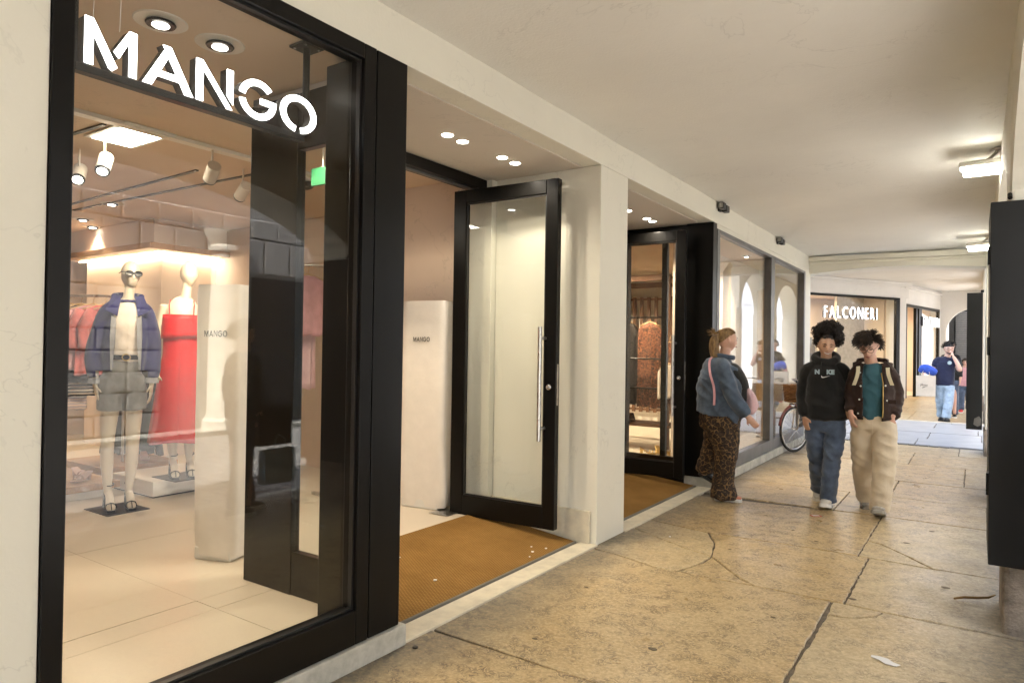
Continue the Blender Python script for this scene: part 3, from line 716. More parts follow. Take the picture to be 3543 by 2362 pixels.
# ---- lit sign: stencil letters on a dark rail
sg = thing('shop_sign', 'five white backlit stencil letters hung inside the tall display window', 'sign', (-2.56, 1.6, 2.48))
spans = ((1.099, 1.276), (1.298, 1.494), (1.506, 1.668), (1.698, 1.880), (1.902, 2.100))
SZ0, SH, SX = 2.482, .163, -2.548
for (rings, adv), (y0, y1) in zip(stencil_word(.165), spans):
    body, fac = MB(), MB()
    for rg in rings:
        q = [(y0 + p[0] / adv * (y1 - y0), SZ0 + p[1] * SH) for p in rg]
        body.prism(q, SX - .045, SX, 'x'); fac.prism(q, SX + .0012, SX + .004, 'x')
    l = body.build('letter', 'black_sign_side', sg); fac.build('lit_face', 'sign_white', l)
box('rail', 'black_metal', sg, SX - .045, SX - .004, 1.075, 2.04, 2.452, 2.480, .002)
box('hanger', 'black_metal', sg, SX - .04, SX - .012, 1.062, 1.086, 2.452, 3.0, .002)
for yy in (1.135, 1.225): MB().tube([(SX - .02, yy, 2.64), (SX - .02, yy + .004, 2.8), (SX - .02, yy, 3.0)], .0012, 5).build('wire', 'white_plastic', sg)
rd = thing('hanging_rod', 'black ceiling rod with square fixing plate above the last lit letter', 'rod', (-2.76, 2.2, 3.0))
MB().cyl((-2.75, 2.20, 2.62), (-2.75, 2.20, 2.99), .017, n=12).build('rod', 'black_metal', rd, smooth=True, auto=40)
MB().box(-2.81, -2.69, 2.14, 2.26, 2.983, 2.996).build('plate', 'black_metal', rd, bevel=.004)
for dx, dy in ((-.04, -.04), (.04, -.04), (.04, .04), (-.04, .04)): MB().cyl((-2.75 + dx, 2.2 + dy, 2.979), (-2.75 + dx, 2.2 + dy, 2.983), .006, n=8).build('bolt', 'steel', rd)
# ---- second shop window: two panes in slim grey frames
w2 = thing('shop_window', 'long two-pane display window in slim grey frames mirroring the arcade', 'window', (WX - .04, 10, .11))
for nm, y0, y1, z0, z1 in (('frame_stile', 7.64, 7.735, .112, 2.90), ('frame_stile', 10.10, 10.30, .112, 2.90), ('frame_stile', 12.34, 12.436, .112, 2.90), ('frame_rail', 7.736, 10.099, 2.862, 2.90), ('frame_rail', 10.301, 12.339, 2.862, 2.90), ('frame_rail', 7.736, 10.099, .112, .262), ('frame_rail', 10.301, 12.339, .112, .262)):
    box(nm, 'grey_metal', w2, WX - .09, WX + .010, y0, y1, z0, z1, .004)
for y0, y1 in ((7.736, 10.099), (10.301, 12.339)):
    m = MB().box(-.005, .005, -(y1 - y0) / 2 + .01, (y1 - y0) / 2 - .01, .263, 2.861)
    m.xf(Matrix.Translation((WX - .042, (y0 + y1) / 2, 0)) @ Matrix.Rotation(R(.55), 4, 'Z')); m.build('glass_pane', 'glass', w2)
box('head_panel', 'plaster', w2, WX - .12, WX - .002, 7.60, 12.438, 2.903, 2.958)
# black clad return of the second entrance
rt = thing('entrance_casing', 'black metal clad side of the farther entrance', 'casing', (-2.9, 7.55, FZ))
box('casing', 'black_metal', rt, WX - .30, WX + .006, 7.50, 7.63, .112, 2.955, .004)
box('jamb', 'black_metal', rt, -3.66, -3.44, 7.50, 7.60, FZ, 2.95, .003)
box('top_rail', 'black_metal', rt, -3.439, WX - .301, 7.52, 7.58, 2.76, 2.95, .003)
box('bottom_rail', 'black_metal', rt, -3.439, WX - .301, 7.52, 7.58, .0, .30, .003)
box('mullion', 'black_metal', rt, -3.02, -2.955, 7.52, 7.58, .301, 2.759, .003)
box('glass_pane', 'glass', rt, -3.438, -3.021, 7.545, 7.553, .301, 2.759)
box('glass_pane', 'glass', rt, -2.954, WX - .302, 7.545, 7.553, .301, 2.759)
# ---- round downlights in the entrance soffits
dl_lab = ['first', 'second', 'third', 'fourth']
for k, (x, y) in enumerate(((-2.965, 3.55), (-2.97, 3.72), (-2.96, 4.19), (-2.965, 4.37), (-2.98, 6.48), (-2.98, 6.97), (-2.985, 7.14))):
    if k < 4: lab = 'round recessed downlight in the nearer entrance soffit, %s from the black casing' % dl_lab[k]
    else: lab = 'round recessed downlight in the farther entrance soffit, %s from the cream pillar' % dl_lab[k - 4]
    d = thing('downlight', lab, 'downlight', (x, y, HD - .006), 0, 'downlights over the entrances')
    MB().lathe([(.038, -.001), (.043, -.005), (.045, -.004), (.045, 0)], (x, y, HD - .004), 24).build('trim', 'white_paint', d)
    MB().lathe([(.036, -.0075), (.036, -.0055)], (x, y, HD - .004), 24).build('lens', 'lamp_white', d)
    lamp('SPOT', 'downlight_beam', (x, y, HD - .03), 20, (1, .88, .70), d, .03, 150, 1.0)
# floodlights clamped high on the fascia
for y, lab in ((7.70, 'small black floodlight on the fascia above the farther entrance'), (10.45, 'small black floodlight on the fascia above the window mullion')):
    f = thing('floodlight', lab, 'floodlight', (WX, y, 3.1), 0, 'black floodlights on the fascia')
    MB().box(WX, WX + .02, y - .04, y + .04, 3.10, 3.185).build('bracket', 'black_plastic', f)
    MB().box(WX + .021, WX + .085, y + .02, y + .13, 3.10, 3.175).build('housing', 'black_plastic', f, bevel=.008)
    MB().box(WX + .022, WX + .08, y - .10, y + .015, 3.115, 3.19).build('lamp_head', 'black_plastic', f, bevel=.008)
    for k in range(3): MB().box(WX + .03 + k * .016, WX + .038 + k * .016, y - .107, y - .1005, 3.125, 3.18).build('cooling_fin', 'steel', f)
# portico ceiling lamps
for y, lab in ((6.75, 'oblong lit ceiling lamp beside the nearest pillar'), (11.65, 'oblong lit ceiling lamp farther along the arcade')):
    f = thing('ceiling_lamp', lab, 'lamp', (.10, y, 3.19), R(0), 'oblong lamps under the arcade ceiling')
    z = 3.045
    MB().lathe([(.05, -.012), (.055, 0)], (.14, y, CZ - .012), 20).build('rose', 'white_paint', f)
    MB().tube([(.14, y, CZ - .01), (.12, y, CZ - .05), (.06, y, z + .05)], .014, 10).build('arm', 'white_plastic', f, smooth=True)
    MB().box(-.125, .315, y - .105, y + .105, z + .004, z + .050).build('housing', 'white_plastic', f, bevel=.016)
    df = MB().box(-.095, .285, y - .072, y + .072, z - .048, z + .0035).build('diffuser', 'tube_lamp', f, bevel=.016)
# ================================================================= FIRST SHOP, INTERIOR
def tiled_floor(name, x0, x1, y0, y1, ox, oy, sx, sy, z):
    fl = structure(name, MB().box(x0, x1, y0, y1, z - .1, z - .006), 'grout')
    xs = [x0] + list(np.arange(ox - math.floor((ox - x0) / sx) * sx, x1, sx)) + [x1]; ys = [y0] + list(np.arange(oy - math.floor((oy - y0) / sy) * sy, y1, sy)) + [y1]
    for a, b in zip(xs, xs[1:]):
        for c, d in zip(ys, ys[1:]):
            if b - a > .02 and d - c > .02: MB().box(a + .0015, b - .0015, c + .0015, d - .0015, z - .02, z + random.uniform(-.0006, .0006)).build('tile', 'shop_tile', fl)
    return fl
tiled_floor('shop_floor', -11.2, -3.502, -1.2, 4.72, -3.316, 2.13, 1.58, 1.42, FZ)
tiled_floor('shop_floor', -3.5, -2.51, -1.2, 2.548, -3.316, 2.13, 1.58, 1.42, FZ)
tiled_floor('shop_floor', -11.2, -4.85, 4.722, 6.1, -4.85, 4.722, 1.58, 1.4, FZ)
structure('shop_ceiling', MB().box(-11.2, -3.63, -1.2, 6.1, 3.0, 3.12).box(-3.63, WX - .165, -1.2, 2.545, 3.0, 3.12), 'shop_ceiling')
structure('shop_wall', MB().box(-4.85, -3.66, 4.72, 5.23, FZ, 3.0).box(-4.85, -4.70, 5.23, 6.1, FZ, 3.0), 'shop_wall')
structure('shop_wall', MB().box(-11.2, -4.70, 6.1, 6.3, FZ, 3.0), 'shop_wall')
structure('shop_wall', MB().box(-11.4, -11.2, -1.2, 6.3, FZ, 3.0), 'shop_wall')
structure('shop_wall', MB().box(-11.2, -2.6, -1.4, -1.2, FZ, 3.0), 'shop_wall')
structure('shop_wall', MB().box(-2.92, -2.6, -1.2, .90, FZ, 3.0), 'shop_wall')
sk = tag(MB().box(-4.85, -3.66, 4.700, 4.719, FZ, .24).build('skirting', 'white_paint', None), kind='structure')
# ceiling step and track grooves
structure('ceiling_trim', MB().box(-4.80, -4.72, 1.0, 6.1, 2.972, 2.998), 'white_paint')
for k, (a, b, lab) in enumerate((((-8.1, 3.38), (-5.5, 3.28), 'thin black lighting track on the shop ceiling above the red dress'), ((-8.4, 3.55), (-5.0, 3.62), 'black lighting track on the shop ceiling behind the sign rail'), ((-7.2, 2.15), (-4.9, 2.25), 'black lighting track on the shop ceiling nearest the window edge'))):
    d = Vector((b[0] - a[0], b[1] - a[1], 0)); n = Vector((-d.y, d.x, 0)).normalized() * .014
    tr = MB(); A, B = Vector((*a, 2.988)), Vector((*b, 2.988))
    tr.add([A - n, B - n, B + n, A + n, *[p + Vector((0, 0, .0115)) for p in (A - n, B - n, B + n, A + n)]], [(0, 3, 2, 1), (4, 5, 6, 7), (0, 1, 5, 4), (1, 2, 6, 5), (2, 3, 7, 6), (3, 0, 4, 7)])
    tag(tr.build('lighting_track', 'black_plastic', None), lab, 'track', 'tracks on the shop ceiling')
# gimbal spots over the window display
def gimbal(x, y, lab, power=35, z=3.0, r=.058, grp='gimbal spots in the shop ceiling', aim=(-.15, .1, -1), big=1.0):
    g = thing('ceiling_spot', lab, 'spotlight', (x, y, z), 0, grp)
    MB().lathe([(.082 * big, -.002), (.112 * big, -.006), (.116 * big, -.003), (.116 * big, 0)], (x, y, z), 28).build('trim', 'white_paint', g, smooth=True, auto=40)
    MB().lathe([(.040 * big, -.018), (.062 * big, -.018), (.066 * big, -.012), (.062 * big, -.0065)], (x, y, z), 28).build('bezel', 'black_metal', g, smooth=True, auto=40)
    MB().lathe([(.034 * big, -.0225), (.037 * big, -.020), (.037 * big, -.0185)], (x, y, z), 24).build('lens', 'lamp_white', g)
    lamp('SPOT', 'spot_beam', (x, y, z - .04), power, (1, .80, .55), g, .05, 95, .7, aim)
gimbal(-3.118, 1.668, 'round adjustable spotlight in the shop ceiling above the first lit letters', 42, aim=(-.1, .2, -1))
gimbal(-3.097, 1.953, 'round adjustable spotlight in the shop ceiling above the middle lit letters', 42, aim=(-.1, .25, -1))
gimbal(-8.93, 3.88, 'small recessed spotlight deep in the shop near the window edge', 40)
gimbal(-9.4, 4.2, 'small recessed spotlight deep in the shop above the wooden canopy', 30)
gimbal(-7.64, 3.6, 'recessed spotlight in the shop ceiling over the mannequins', 40, aim=(.6, -.2, -1))
gimbal(-3.95, 3.1, 'recessed spotlight just inside the nearer entrance', 75, aim=(0, .6, -1))
# cylinder spots on the tracks
def can(x, y, aim, lab, power, lit=True, z=2.80):
    g = thing('track_spot', lab, 'spotlight', (x, y, z), 0, 'white cylinder spots on the tracks')
    a = Vector(aim).normalized(); p = Vector((x, y, z))
    MB().cyl((x, y, z + .05), (x, y, 2.99), .008, n=8).build('stem', 'can_paint', g)
    MB().cyl(p - a * .08, p + a * .075, .048, n=22).build('barrel', 'can_paint', g, smooth=True, auto=40)
    MB().cyl(p + a * .0755, p + a * .088, .050, .047, n=22).build('bezel', 'black_metal', g, smooth=True, auto=40)
    MB().cyl(p + a * .0885, p + a * .0895, .034, n=20).build('lens', 'lamp_white' if lit else 'steel', g)
    if lit: lamp('SPOT', 'spot_beam', tuple(p + a * .11), power, (1, .80, .55), g, .04, 70, .6, aim)
can(-5.19, 2.39, (.45, -.35, -.7), 'white cylinder track spot shining toward the window, left of the pair under the ceiling panel', 40)
can(-5.67, 2.43, (.5, -.3, -.55), 'white cylinder track spot shining toward the window, nearest the window frame', 40)
can(-4.75, 2.95, (-.75, .25, -.45), 'white cylinder track spot turned away toward the mannequins', 70)
can(-5.1, 3.45, (-.8, .15, -.45), 'white cylinder track spot aimed at the red dress', 70)
# back-lit ceiling panel
pl = thing('ceiling_panel', 'bright square light panel in the shop ceiling', 'light', (-5, 2.47, 3.0))
MB().box(-5.29, -4.70, 2.29, 2.64, 2.985, 2.9985).build('frame', 'white_plastic', pl, bevel=.003)
MB().box(-5.25, -4.74, 2.33, 2.60, 2.980, 2.9845).build('diffuser', 'panel_lamp', pl)
# exit sign, dome camera, air grille
ex = thing('exit_sign', 'green emergency exit sign hung from the shop ceiling', 'sign', (-3.95, 3.35, 2.8))
MB().box(-4.10, -3.86, 3.34, 3.36, 2.70, 2.83).build('plate', 'green_plastic', ex, bevel=.003); MB().cyl((-3.98, 3.35, 2.83), (-3.98, 3.35, 3.0), .006, n=8).build('stem', 'white_plastic', ex)
dm = thing('security_camera', 'dark dome security camera under the shop ceiling behind the side screen', 'camera', (-4.9, 3.95, 2.95))
MB().lathe([(.085, 2.955), (.09, 2.998)], (-4.9, 3.95, 0), 22).build('base', 'white_plastic', dm)
MB().lathe([(.01, 2.89), (.045, 2.905), (.062, 2.93), (.065, 2.9545)], (-4.9, 3.95, 0), 22).build('dome', 'screen_glass_dark', dm, smooth=True)
# ---- lit block with wooden canopy behind the mannequins
bk = thing('display_block', 'cream wall block with glowing light under its wooden canopy behind the mannequins', 'display wall', (-9, 5.2, FZ))
BX, BY = -8.28, 4.50
box('core', 'shop_wall', bk, -10.2, BX, BY, 6.09, FZ, 2.63)
box('bulkhead', 'shop_wall', bk, -10.4, BX + .22, BY - .22, 6.09, 2.702, 2.998)
for x0, x1, y0, y1 in ((-10.4, BX + .30, BY - .30, BY - .02), (BX + .02, BX + .30, BY - .02, 6.09)): box('canopy', 'oak', bk, x0, x1, y0, y1, 2.63, 2.70, .004)
for x0, x1, y0, y1 in ((-10.3, BX + .02, BY - .06, BY - .03), (BX + .03, BX + .06, BY - .02, 6.0)): box('light_strip', 'led_strip', bk, x0, x1, y0, y1, 2.615, 2.628)
gr_ = thing('air_grille', 'small slotted air grille high on the lit block', 'grille', (BX + .22, 5.45, 2.85))
for k in range(7): box('slot', 'dark_void', gr_, BX + .221, BX + .226, 5.26 + k * .05, 5.29 + k * .05, 2.80, 2.90)
box('plate', 'shop_wall', gr_, BX + .2202, BX + .2208, 5.22, 5.64, 2.77, 2.93)
# back wall bays
bw = thing('wall_bay', 'glowing clothes bay on the shop back wall behind the navy jacket', 'display wall', (-11.1, 3.2, FZ))
for y0, y1 in ((.5, 2.9), (3.1, 4.4)):
    box('canopy', 'oak', bw, -11.19, -10.75, y0, y1, 2.42, 2.50, .004); box('light_strip', 'led_strip', bw, -11.1, -11.06, y0 + .05, y1 - .05, 2.405, 2.418)
box('upright', 'shop_wall', bw, -11.19, -10.8, 2.93, 3.07, FZ, 2.60)
# arched niche with a light tube on the side wall
nc = thing('wall_niche', 'arched warm niche with a white light tube on the shop side wall', 'niche', (-8.0, 6.05, FZ))
pts = [(-7.9, .5)] + [(-7.2 + .7 * math.cos(R(180 - 180 * k / 16)), 2.0 + .45 * math.sin(R(180 * k / 16))) for k in range(17)] + [(-6.5, .5)]
MB().prism([(-8.2, .3), (-8.2, 2.7)] + [(-7.2, 2.7)] + pts[1:10][::-1] + [pts[0], (-7.9, .3)], 5.98, 6.098, 'y').build('surround', 'oak_light', nc)
MB().prism([(-6.2, 2.7), (-6.2, .3), (-6.5, .3), pts[-1]] + pts[9:18][::-1] + [(-7.2, 2.7)], 5.98, 6.098, 'y').build('surround', 'oak_light', nc)
MB().cyl((-8.3, 5.92, 1.0), (-8.3, 5.92, 1.85), .018, n=12).build('light_tube', 'sign_white', nc)
MB().box(-8.33, -8.27, 5.95, 6.098, 1.0, 1.85).build('backplate', 'white_plastic', nc)
box('light_strip', 'led_strip', nc, -7.8, -6.6, 5.99, 6.03, .31, .33)
# ---- hanging clothes
def garment_mesh(w, L, depth=.05, sh=.10, flare=1.0, seed=0, nfold=5, sleeve=0.0, neck=.07):
    rs = np.random.default_rng(seed); ph = rs.uniform(0, 6.28, 4); mb = MB(); nu, nv = 30, 16; vs = []
    for j in range(nv):
        v = j / (nv - 1); z = -L * v
        half = w / 2 * (min(1, (.35 + .65 * min(1, (v * L / sh) ** .6 if sh else 1)))) * (1 + (flare - 1) * v)
        amp = .010 + .022 * v
        for i in range(nu):
            g = 2 * math.pi * i / nu; c, s_ = math.cos(g), math.sin(g)
            x = half * c; y = depth / 2 * s_ * (.6 + .5 * v) + amp * math.sin(nfold * x / w * 6.28 + ph[0] + 1.2 * v) + amp * .5 * math.sin(nfold * 2.3 * x / w * 6.28 + ph[1])
            vs.append((x, y, z + (.012 * math.sin(6 * x / w * 3 + ph[2]) if v > .9 else 0)))
    fs = [(j * nu + i, (j + 1) * nu + i, (j + 1) * nu + (i + 1) % nu, j * nu + (i + 1) % nu) for j in range(nv - 1) for i in range(nu)]
    fs += [tuple(range(nu)), tuple((nv - 1) * nu + i for i in range(nu))[::-1]]
    mb.add(vs, fs)
    if sleeve:
        for sgn in (-1, 1):
            a = Vector((sgn * w * .44, 0, -.05)); b = a + Vector((sgn * w * .16, .02, -sleeve * .5)); c = a + Vector((sgn * w * .13, -.01, -sleeve))
            mb.tube([a, (a + b) / 2, b, (b + c) / 2, c], [.05, .055, .052, .05, .055], 12)
    return mb
def garment(lab, mat, loc, rotz, w, L, group, **k):
    g = thing('garment', lab, 'clothing', loc, rotz, group)
    garment_mesh(w, L, **k).build('cloth', mat, g, smooth=True, ws=False)
    h = MB().tube([(-w * .42, 0, -.045), (-w * .2, 0, -.01), (0, 0, .02), (w * .2, 0, -.01), (w * .42, 0, -.045)], .009, 8)
    h.tube([(0, 0, .02), (0, 0, .06), (.012, 0, .085), (.03, 0, .095), (.045, 0, .08)], .003, 6); h.build('hanger', 'oak_light', g, smooth=True, ws=False)
    return g
def rail(lab, a, b, mat='steel', legs=True, r=.014):
    t_ = thing('clothes_rail', lab, 'clothes rail', (*a[:2], FZ)); MB().cyl(a, b, r, n=12).build('bar', mat, t_, smooth=True, auto=40)
    if legs:
        for p in (a, b): MB().cyl((p[0], p[1], FZ), p, r, n=12).build('post', mat, t_, smooth=True, auto=40); MB().box(p[0] - .2, p[0] + .2, p[1] - .015, p[1] + .015, FZ + .001, FZ + .03).build('foot', mat, t_)
    return t_
rail('clothes rail behind the navy jacket mannequin', (-8.25, 3.02, 2.0), (-7.35, 3.62, 2.0))
dirv = Vector((.9, .6, 0)).normalized(); rz = math.atan2(dirv.y, dirv.x) + R(90)
gar = [('rose_knit', .5, .62, 'rose knit top'), ('rose_knit', .48, .72, 'rose blouse with loose sleeves'), ('pink_cloth', .5, .66, 'pink shirt'), ('dark_wool', .44, .8, 'dark knit'), ('striped_jersey', .46, .95, 'navy striped jersey'), ('striped_pink', .5, 1.1, 'pale striped dress'), ('dark_wool', .5, .7, 'black top')]
posn = ['at the near end of the rail', 'second on the rail', 'third on the rail', 'in the middle of the rail', 'next past the middle of the rail', 'last but one on the rail', 'at the far end of the rail']
for k, (m, w, L, nm) in enumerate(gar):
    p = Vector((-7.42, 3.57, 1.90)) - dirv * .125 * k
    garment('%s hanging %s behind the navy jacket' % (nm, posn[k]), m, tuple(p), rz - R(50), w, L, 'clothes on the rail behind the mannequins', seed=k, flare=1.12, sleeve=.4 if k in (0, 1, 2) else 0)
garment('long black skirt hanging between the two mannequins', 'dark_wool', (-7.75, 3.92, 1.36), R(35), .56, 1.08, 'clothes behind the mannequins', seed=20, flare=1.25, nfold=4)
st = thing('garment_stand', 'pale stand holding the black skirt behind the mannequins', 'stand', (-7.8, 3.95, FZ))
for dx in (-.28, .28): MB().cyl((-7.78 + dx * .8, 3.95 + dx * .5, FZ), (-7.78 + dx * .8, 3.95 + dx * .5, 1.44), .022, n=12).build('post', 'white_paint', st, smooth=True, auto=40)
MB().cyl((-7.78 - .224, 3.95 - .14, 1.44), (-7.78 + .224, 3.95 + .14, 1.44), .016, n=10).build('bar', 'white_paint', st)
# pink clothes behind the side screen
rail('short clothes rail with pink clothes behind the side screen', (-5.45, 3.95, 2.26), (-4.95, 4.28, 2.26), legs=True)
for k, (L, m) in enumerate(((.55, 'pink_cloth'), (1.05, 'pink_pale'), (.85, 'pink_cloth'))):
    garment(['short pink jacket nearest the side screen', 'long pale pink dress hanging behind the side screen', 'pink blouse farthest along the rail behind the side screen'][k], m, (-5.12 - k * .11, 4.16 - k * .07, 2.16), R(75), .42, L, 'pink clothes behind the side screen', seed=30 + k, sleeve=.35)
# clothes mirrored in the open door: a rail of cream clothes on the far side of the entry
rail('clothes rail with cream clothes left of the entry', (-6.2, 1.0, 1.95), (-5.1, 1.0, 1.95))
for k in range(8):
    garment(['cream shirt', 'beige shirt'][k % 2] + ' on the rail left of the entry, %s from the entrance' % ['first', 'second', 'third', 'fourth', 'fifth', 'sixth', 'seventh', 'eighth'][k], ['cream_shirt', 'beige_wool'][k % 2], (-5.18 - k * .125, 1.0, 1.86), R(90), .42, .85, 'cream clothes on the rail left of the entry', seed=50 + k, sleeve=.5)
# ---- cloth covered antenna pillars
def covered(lab, cx, cy, ang, w, d, h, seed):
    c = thing('covered_pillar', lab, 'pillar', (cx, cy, FZ), ang, 'cloth covered security pillars')
    MB().box(-w / 2 + .02, w / 2 - .02, -d / 2 - .015, d / 2 + .015, 0, .085).build('foot', 'white_plastic', c, bevel=.01, ws=False)
    nu, nv = 48, 26; vs = []
    for j in range(nv):
        v = j / (nv - 1); z = .045 + (h - .045) * v
        low = max(0, (.35 - v) / .35)
        for i in range(nu):
            g = 2 * math.pi * i / nu; cs, sn = math.cos(g), math.sin(g); e = .32
            x = (w / 2 + .012) * (abs(cs) ** e) * (1 if cs > 0 else -1); y = (d / 2 + .012) * (abs(sn) ** e) * (1 if sn > 0 else -1)
            f = mnoise.noise(Vector((x * 9 + seed, y * 9, z * 1.6))) * (.004 + .030 * low) + mnoise.noise(Vector((x * 3, y * 3 + seed, z * 4))) * (.003 + .014 * low)
            k = 1 + f / max(.05, math.hypot(x, y)) + .10 * low * (1 if True else 0) * math.sin(v * 9)
            if v > .985: k *= .97
            vs.append((x * k, y * k, z - (.02 * (1 + mnoise.noise(Vector((x * 6, y * 6, seed)))) if j == 0 else 0)))
    fs = [(j * nu + i, j * nu + (i + 1) % nu, (j + 1) * nu + (i + 1) % nu, (j + 1) * nu + i) for j in range(nv - 1) for i in range(nu)]
    fs += [tuple((nv - 1) * nu + i for i in range(nu)), tuple(range(nu))[::-1]]
    MB().add(vs, fs).build('cloth_cover', 'white_linen', c, smooth=True, auto=60, ws=False)
    # printed word on the face toward the entrance
    u = -.082; tot = sum(a for _, a in stencil_word(.1)) + .2 * 4; k = .17 / tot
    for rings, adv in stencil_word(.095):
        m = MB()
        for rg in rings: m.prism([(u + p[0] * k, 1.445 + p[1] * .040) for p in rg], -d / 2 - .021, -d / 2 - .0195, 'y')
        m.build('printed_letter', 'black_print', c, ws=False); u += (adv + .2) * k
    return c
covered('white cloth covered pillar with a small printed word inside the display window', -4.10, 2.66, R(20), .31, .15, 1.785, 3)
covered('white cloth covered pillar with a small printed word just inside the nearer entrance', -4.00, 4.56, R(8), .42, .16, 1.80, 8)
# ---- podium, low timber platforms, sandals
pd = thing('podium', 'low cream display podium under the red dress mannequin', 'podium', (-6.5, 3.7, FZ))
box('plinth', 'black_plastic', pd, -6.83, -6.12, 3.29, 4.13, FZ, FZ + .012); box('block', 'white_paint', pd, -6.84, -6.11, 3.28, 4.14, FZ + .0125, FZ + .15, .006)
pf = thing('timber_platform', 'low timber display platform with rose sandals', 'platform', (-7, 2.9, FZ))
box('deck', 'oak', pf, -7.75, -6.52, 2.45, 3.20, FZ + .07, FZ + .13, .004); box('base', 'white_paint', pf, -7.70, -6.56, 2.50, 3.15, FZ, FZ + .0695, .004)
pf2 = thing('timber_platform', 'timber display platform behind the podium', 'platform', (-7.3, 3.6, FZ))
box('deck', 'oak', pf2, -7.95, -7.05, 3.30, 4.05, FZ + .08, FZ + .16, .004); box('base', 'white_paint', pf2, -7.90, -7.1, 3.35, 4.0, FZ, FZ + .0795, .004)
def sandal(lab, loc, rz, mat='sandal_rose', heel=.07, L=.23, group='sandals on the platforms'):
    s_ = thing('sandal', lab, 'sandal', loc, rz, group)
    n = 9; prof = []
    for i in range(n):
        u = i / (n - 1); x = -L / 2 + L * u; z = .012 + heel * max(0, (1 - u * 1.7)) ** 1.3; wd = .030 + .012 * math.sin(math.pi * min(1, u * 1.05)) + (.006 if u > .5 else 0)
        if i == n - 1: wd *= .55
        prof.append((x, z, wd))
    so = MB(); vs = [];
    for x, z, wd in prof: vs += [(x, -wd, z), (x, wd, z), (x, wd, z + .012), (x, -wd, z + .012)]
    fs = [(0, 1, 2, 3)[::-1], tuple(4 * (n - 1) + k for k in range(4))]
    for i in range(n - 1):
        for k in range(4): fs.append((4 * i + k, 4 * i + (k + 1) % 4, 4 * i + 4 + (k + 1) % 4, 4 * i + 4 + k))
    so.add(vs, fs).build('sole', mat, s_, bevel=.004, ws=False)
    MB().box(-L / 2 + .005, -L / 2 + .045, -.022, .022, 0, heel).build('heel', mat, s_, bevel=.005, ws=False)
    for x0, h, m in ((L * .22, .045, 12), (L * .05, .05, 12)):
        MB().tube([(x0, -.036, .03), (x0 + .004, -.03, h), (x0 + .006, 0, h + .015), (x0 + .004, .03, h), (x0, .036, .03)], .006, 6).build('strap', mat, s_, smooth=True, ws=False)
    return s_
for k, (x, y, z, rz) in enumerate(((-7.35, 2.95, .25, 20), (-6.72, 2.95, .25, -30), (-6.95, 3.05, .25, 35), (-7.25, 3.8, .28, 10))):
    sandal(['rose sandal at the back of the timber platform', 'rose sandal at the front corner of the timber platform', 'rose sandal in the middle of the timber platform', 'rose sandal on the platform behind the podium'][k], (x, y, z), R(rz - 30), heel=.06)
# ================================================================= SECOND SHOP, INTERIOR
tiled_floor('shop_floor', -10.2, -3.502, 5.28, 12.6, -3.0, 5.9, 1.6, 1.6, FZ)
tiled_floor('shop_floor', -3.5, -2.52, 7.585, 12.6, -3.0, 5.9, 1.6, 1.6, FZ)
structure('shop_ceiling', MB().box(-10.2, -3.63, 5.26, 12.6, 2.98, 3.1).box(-3.63, WX - .125, 7.56, 12.6, 2.98, 3.1), 'shop_ceiling')
structure('shop_wall', MB().box(-10.4, -10.2, 5.2, 12.62, FZ, 2.98), 'shop_wall')
structure('shop_wall', MB().box(-10.2, -3.66, 5.23, 5.26, FZ, 2.98), 'shop_wall')
# slatted timber screens
def slat_screen(lab, a, b, z0, z1, n, mat, w=.035, d=.03):
    t_ = thing('slat_screen', lab, 'screen', (*a, FZ)); a, b = Vector((*a, 0)), Vector((*b, 0)); ang = math.atan2(b.y - a.y, b.x - a.x)
    me = MB().box(-w / 2, w / 2, -d / 2, d / 2, z0, z1).mesh('slat'); me.materials.append(MATS[mat])
    for k in range(n):
        p = a + (b - a) * (k / (n - 1)); o = bpy.data.objects.new('slat', me); COL.objects.link(o); o.parent = t_
        o.matrix_local = wm(t_).inverted() @ Matrix.Translation(p) @ Matrix.Rotation(ang, 4, 'Z')
    for z in (z0 + .03, z1 - .06):
        m = MB().box(0, (b - a).length, d / 2 + .001, d / 2 + .02, z, z + .04); m.xf(Matrix.Translation(a) @ Matrix.Rotation(ang, 4, 'Z')); m.build('batten', mat, t_)
    return t_
structure('partition', MB().box(-6.6, -3.95, 12.2, 12.3, FZ, 2.2), 'white_paint')
slat_screen('walnut slatted screen at the back of the farther shop', (-6.4, 12.1), (-4.1, 12.1), .35, 2.52, 17, 'walnut', .06, .04)
slat_screen('pale slatted screen behind the left pane of the long display window', (-3.10, 10.15), (-2.72, 9.15), .14, 2.70, 13, 'oak_light', .038)
slat_screen('pale slatted screen behind the right pane of the long display window', (-3.05, 11.9), (-2.70, 11.2), .14, 2.55, 8, 'oak_light', .038)
structure('shop_wall', MB().box(-3.3, -3.22, 8.6, 12.6, FZ, 2.98), 'shop_wall')
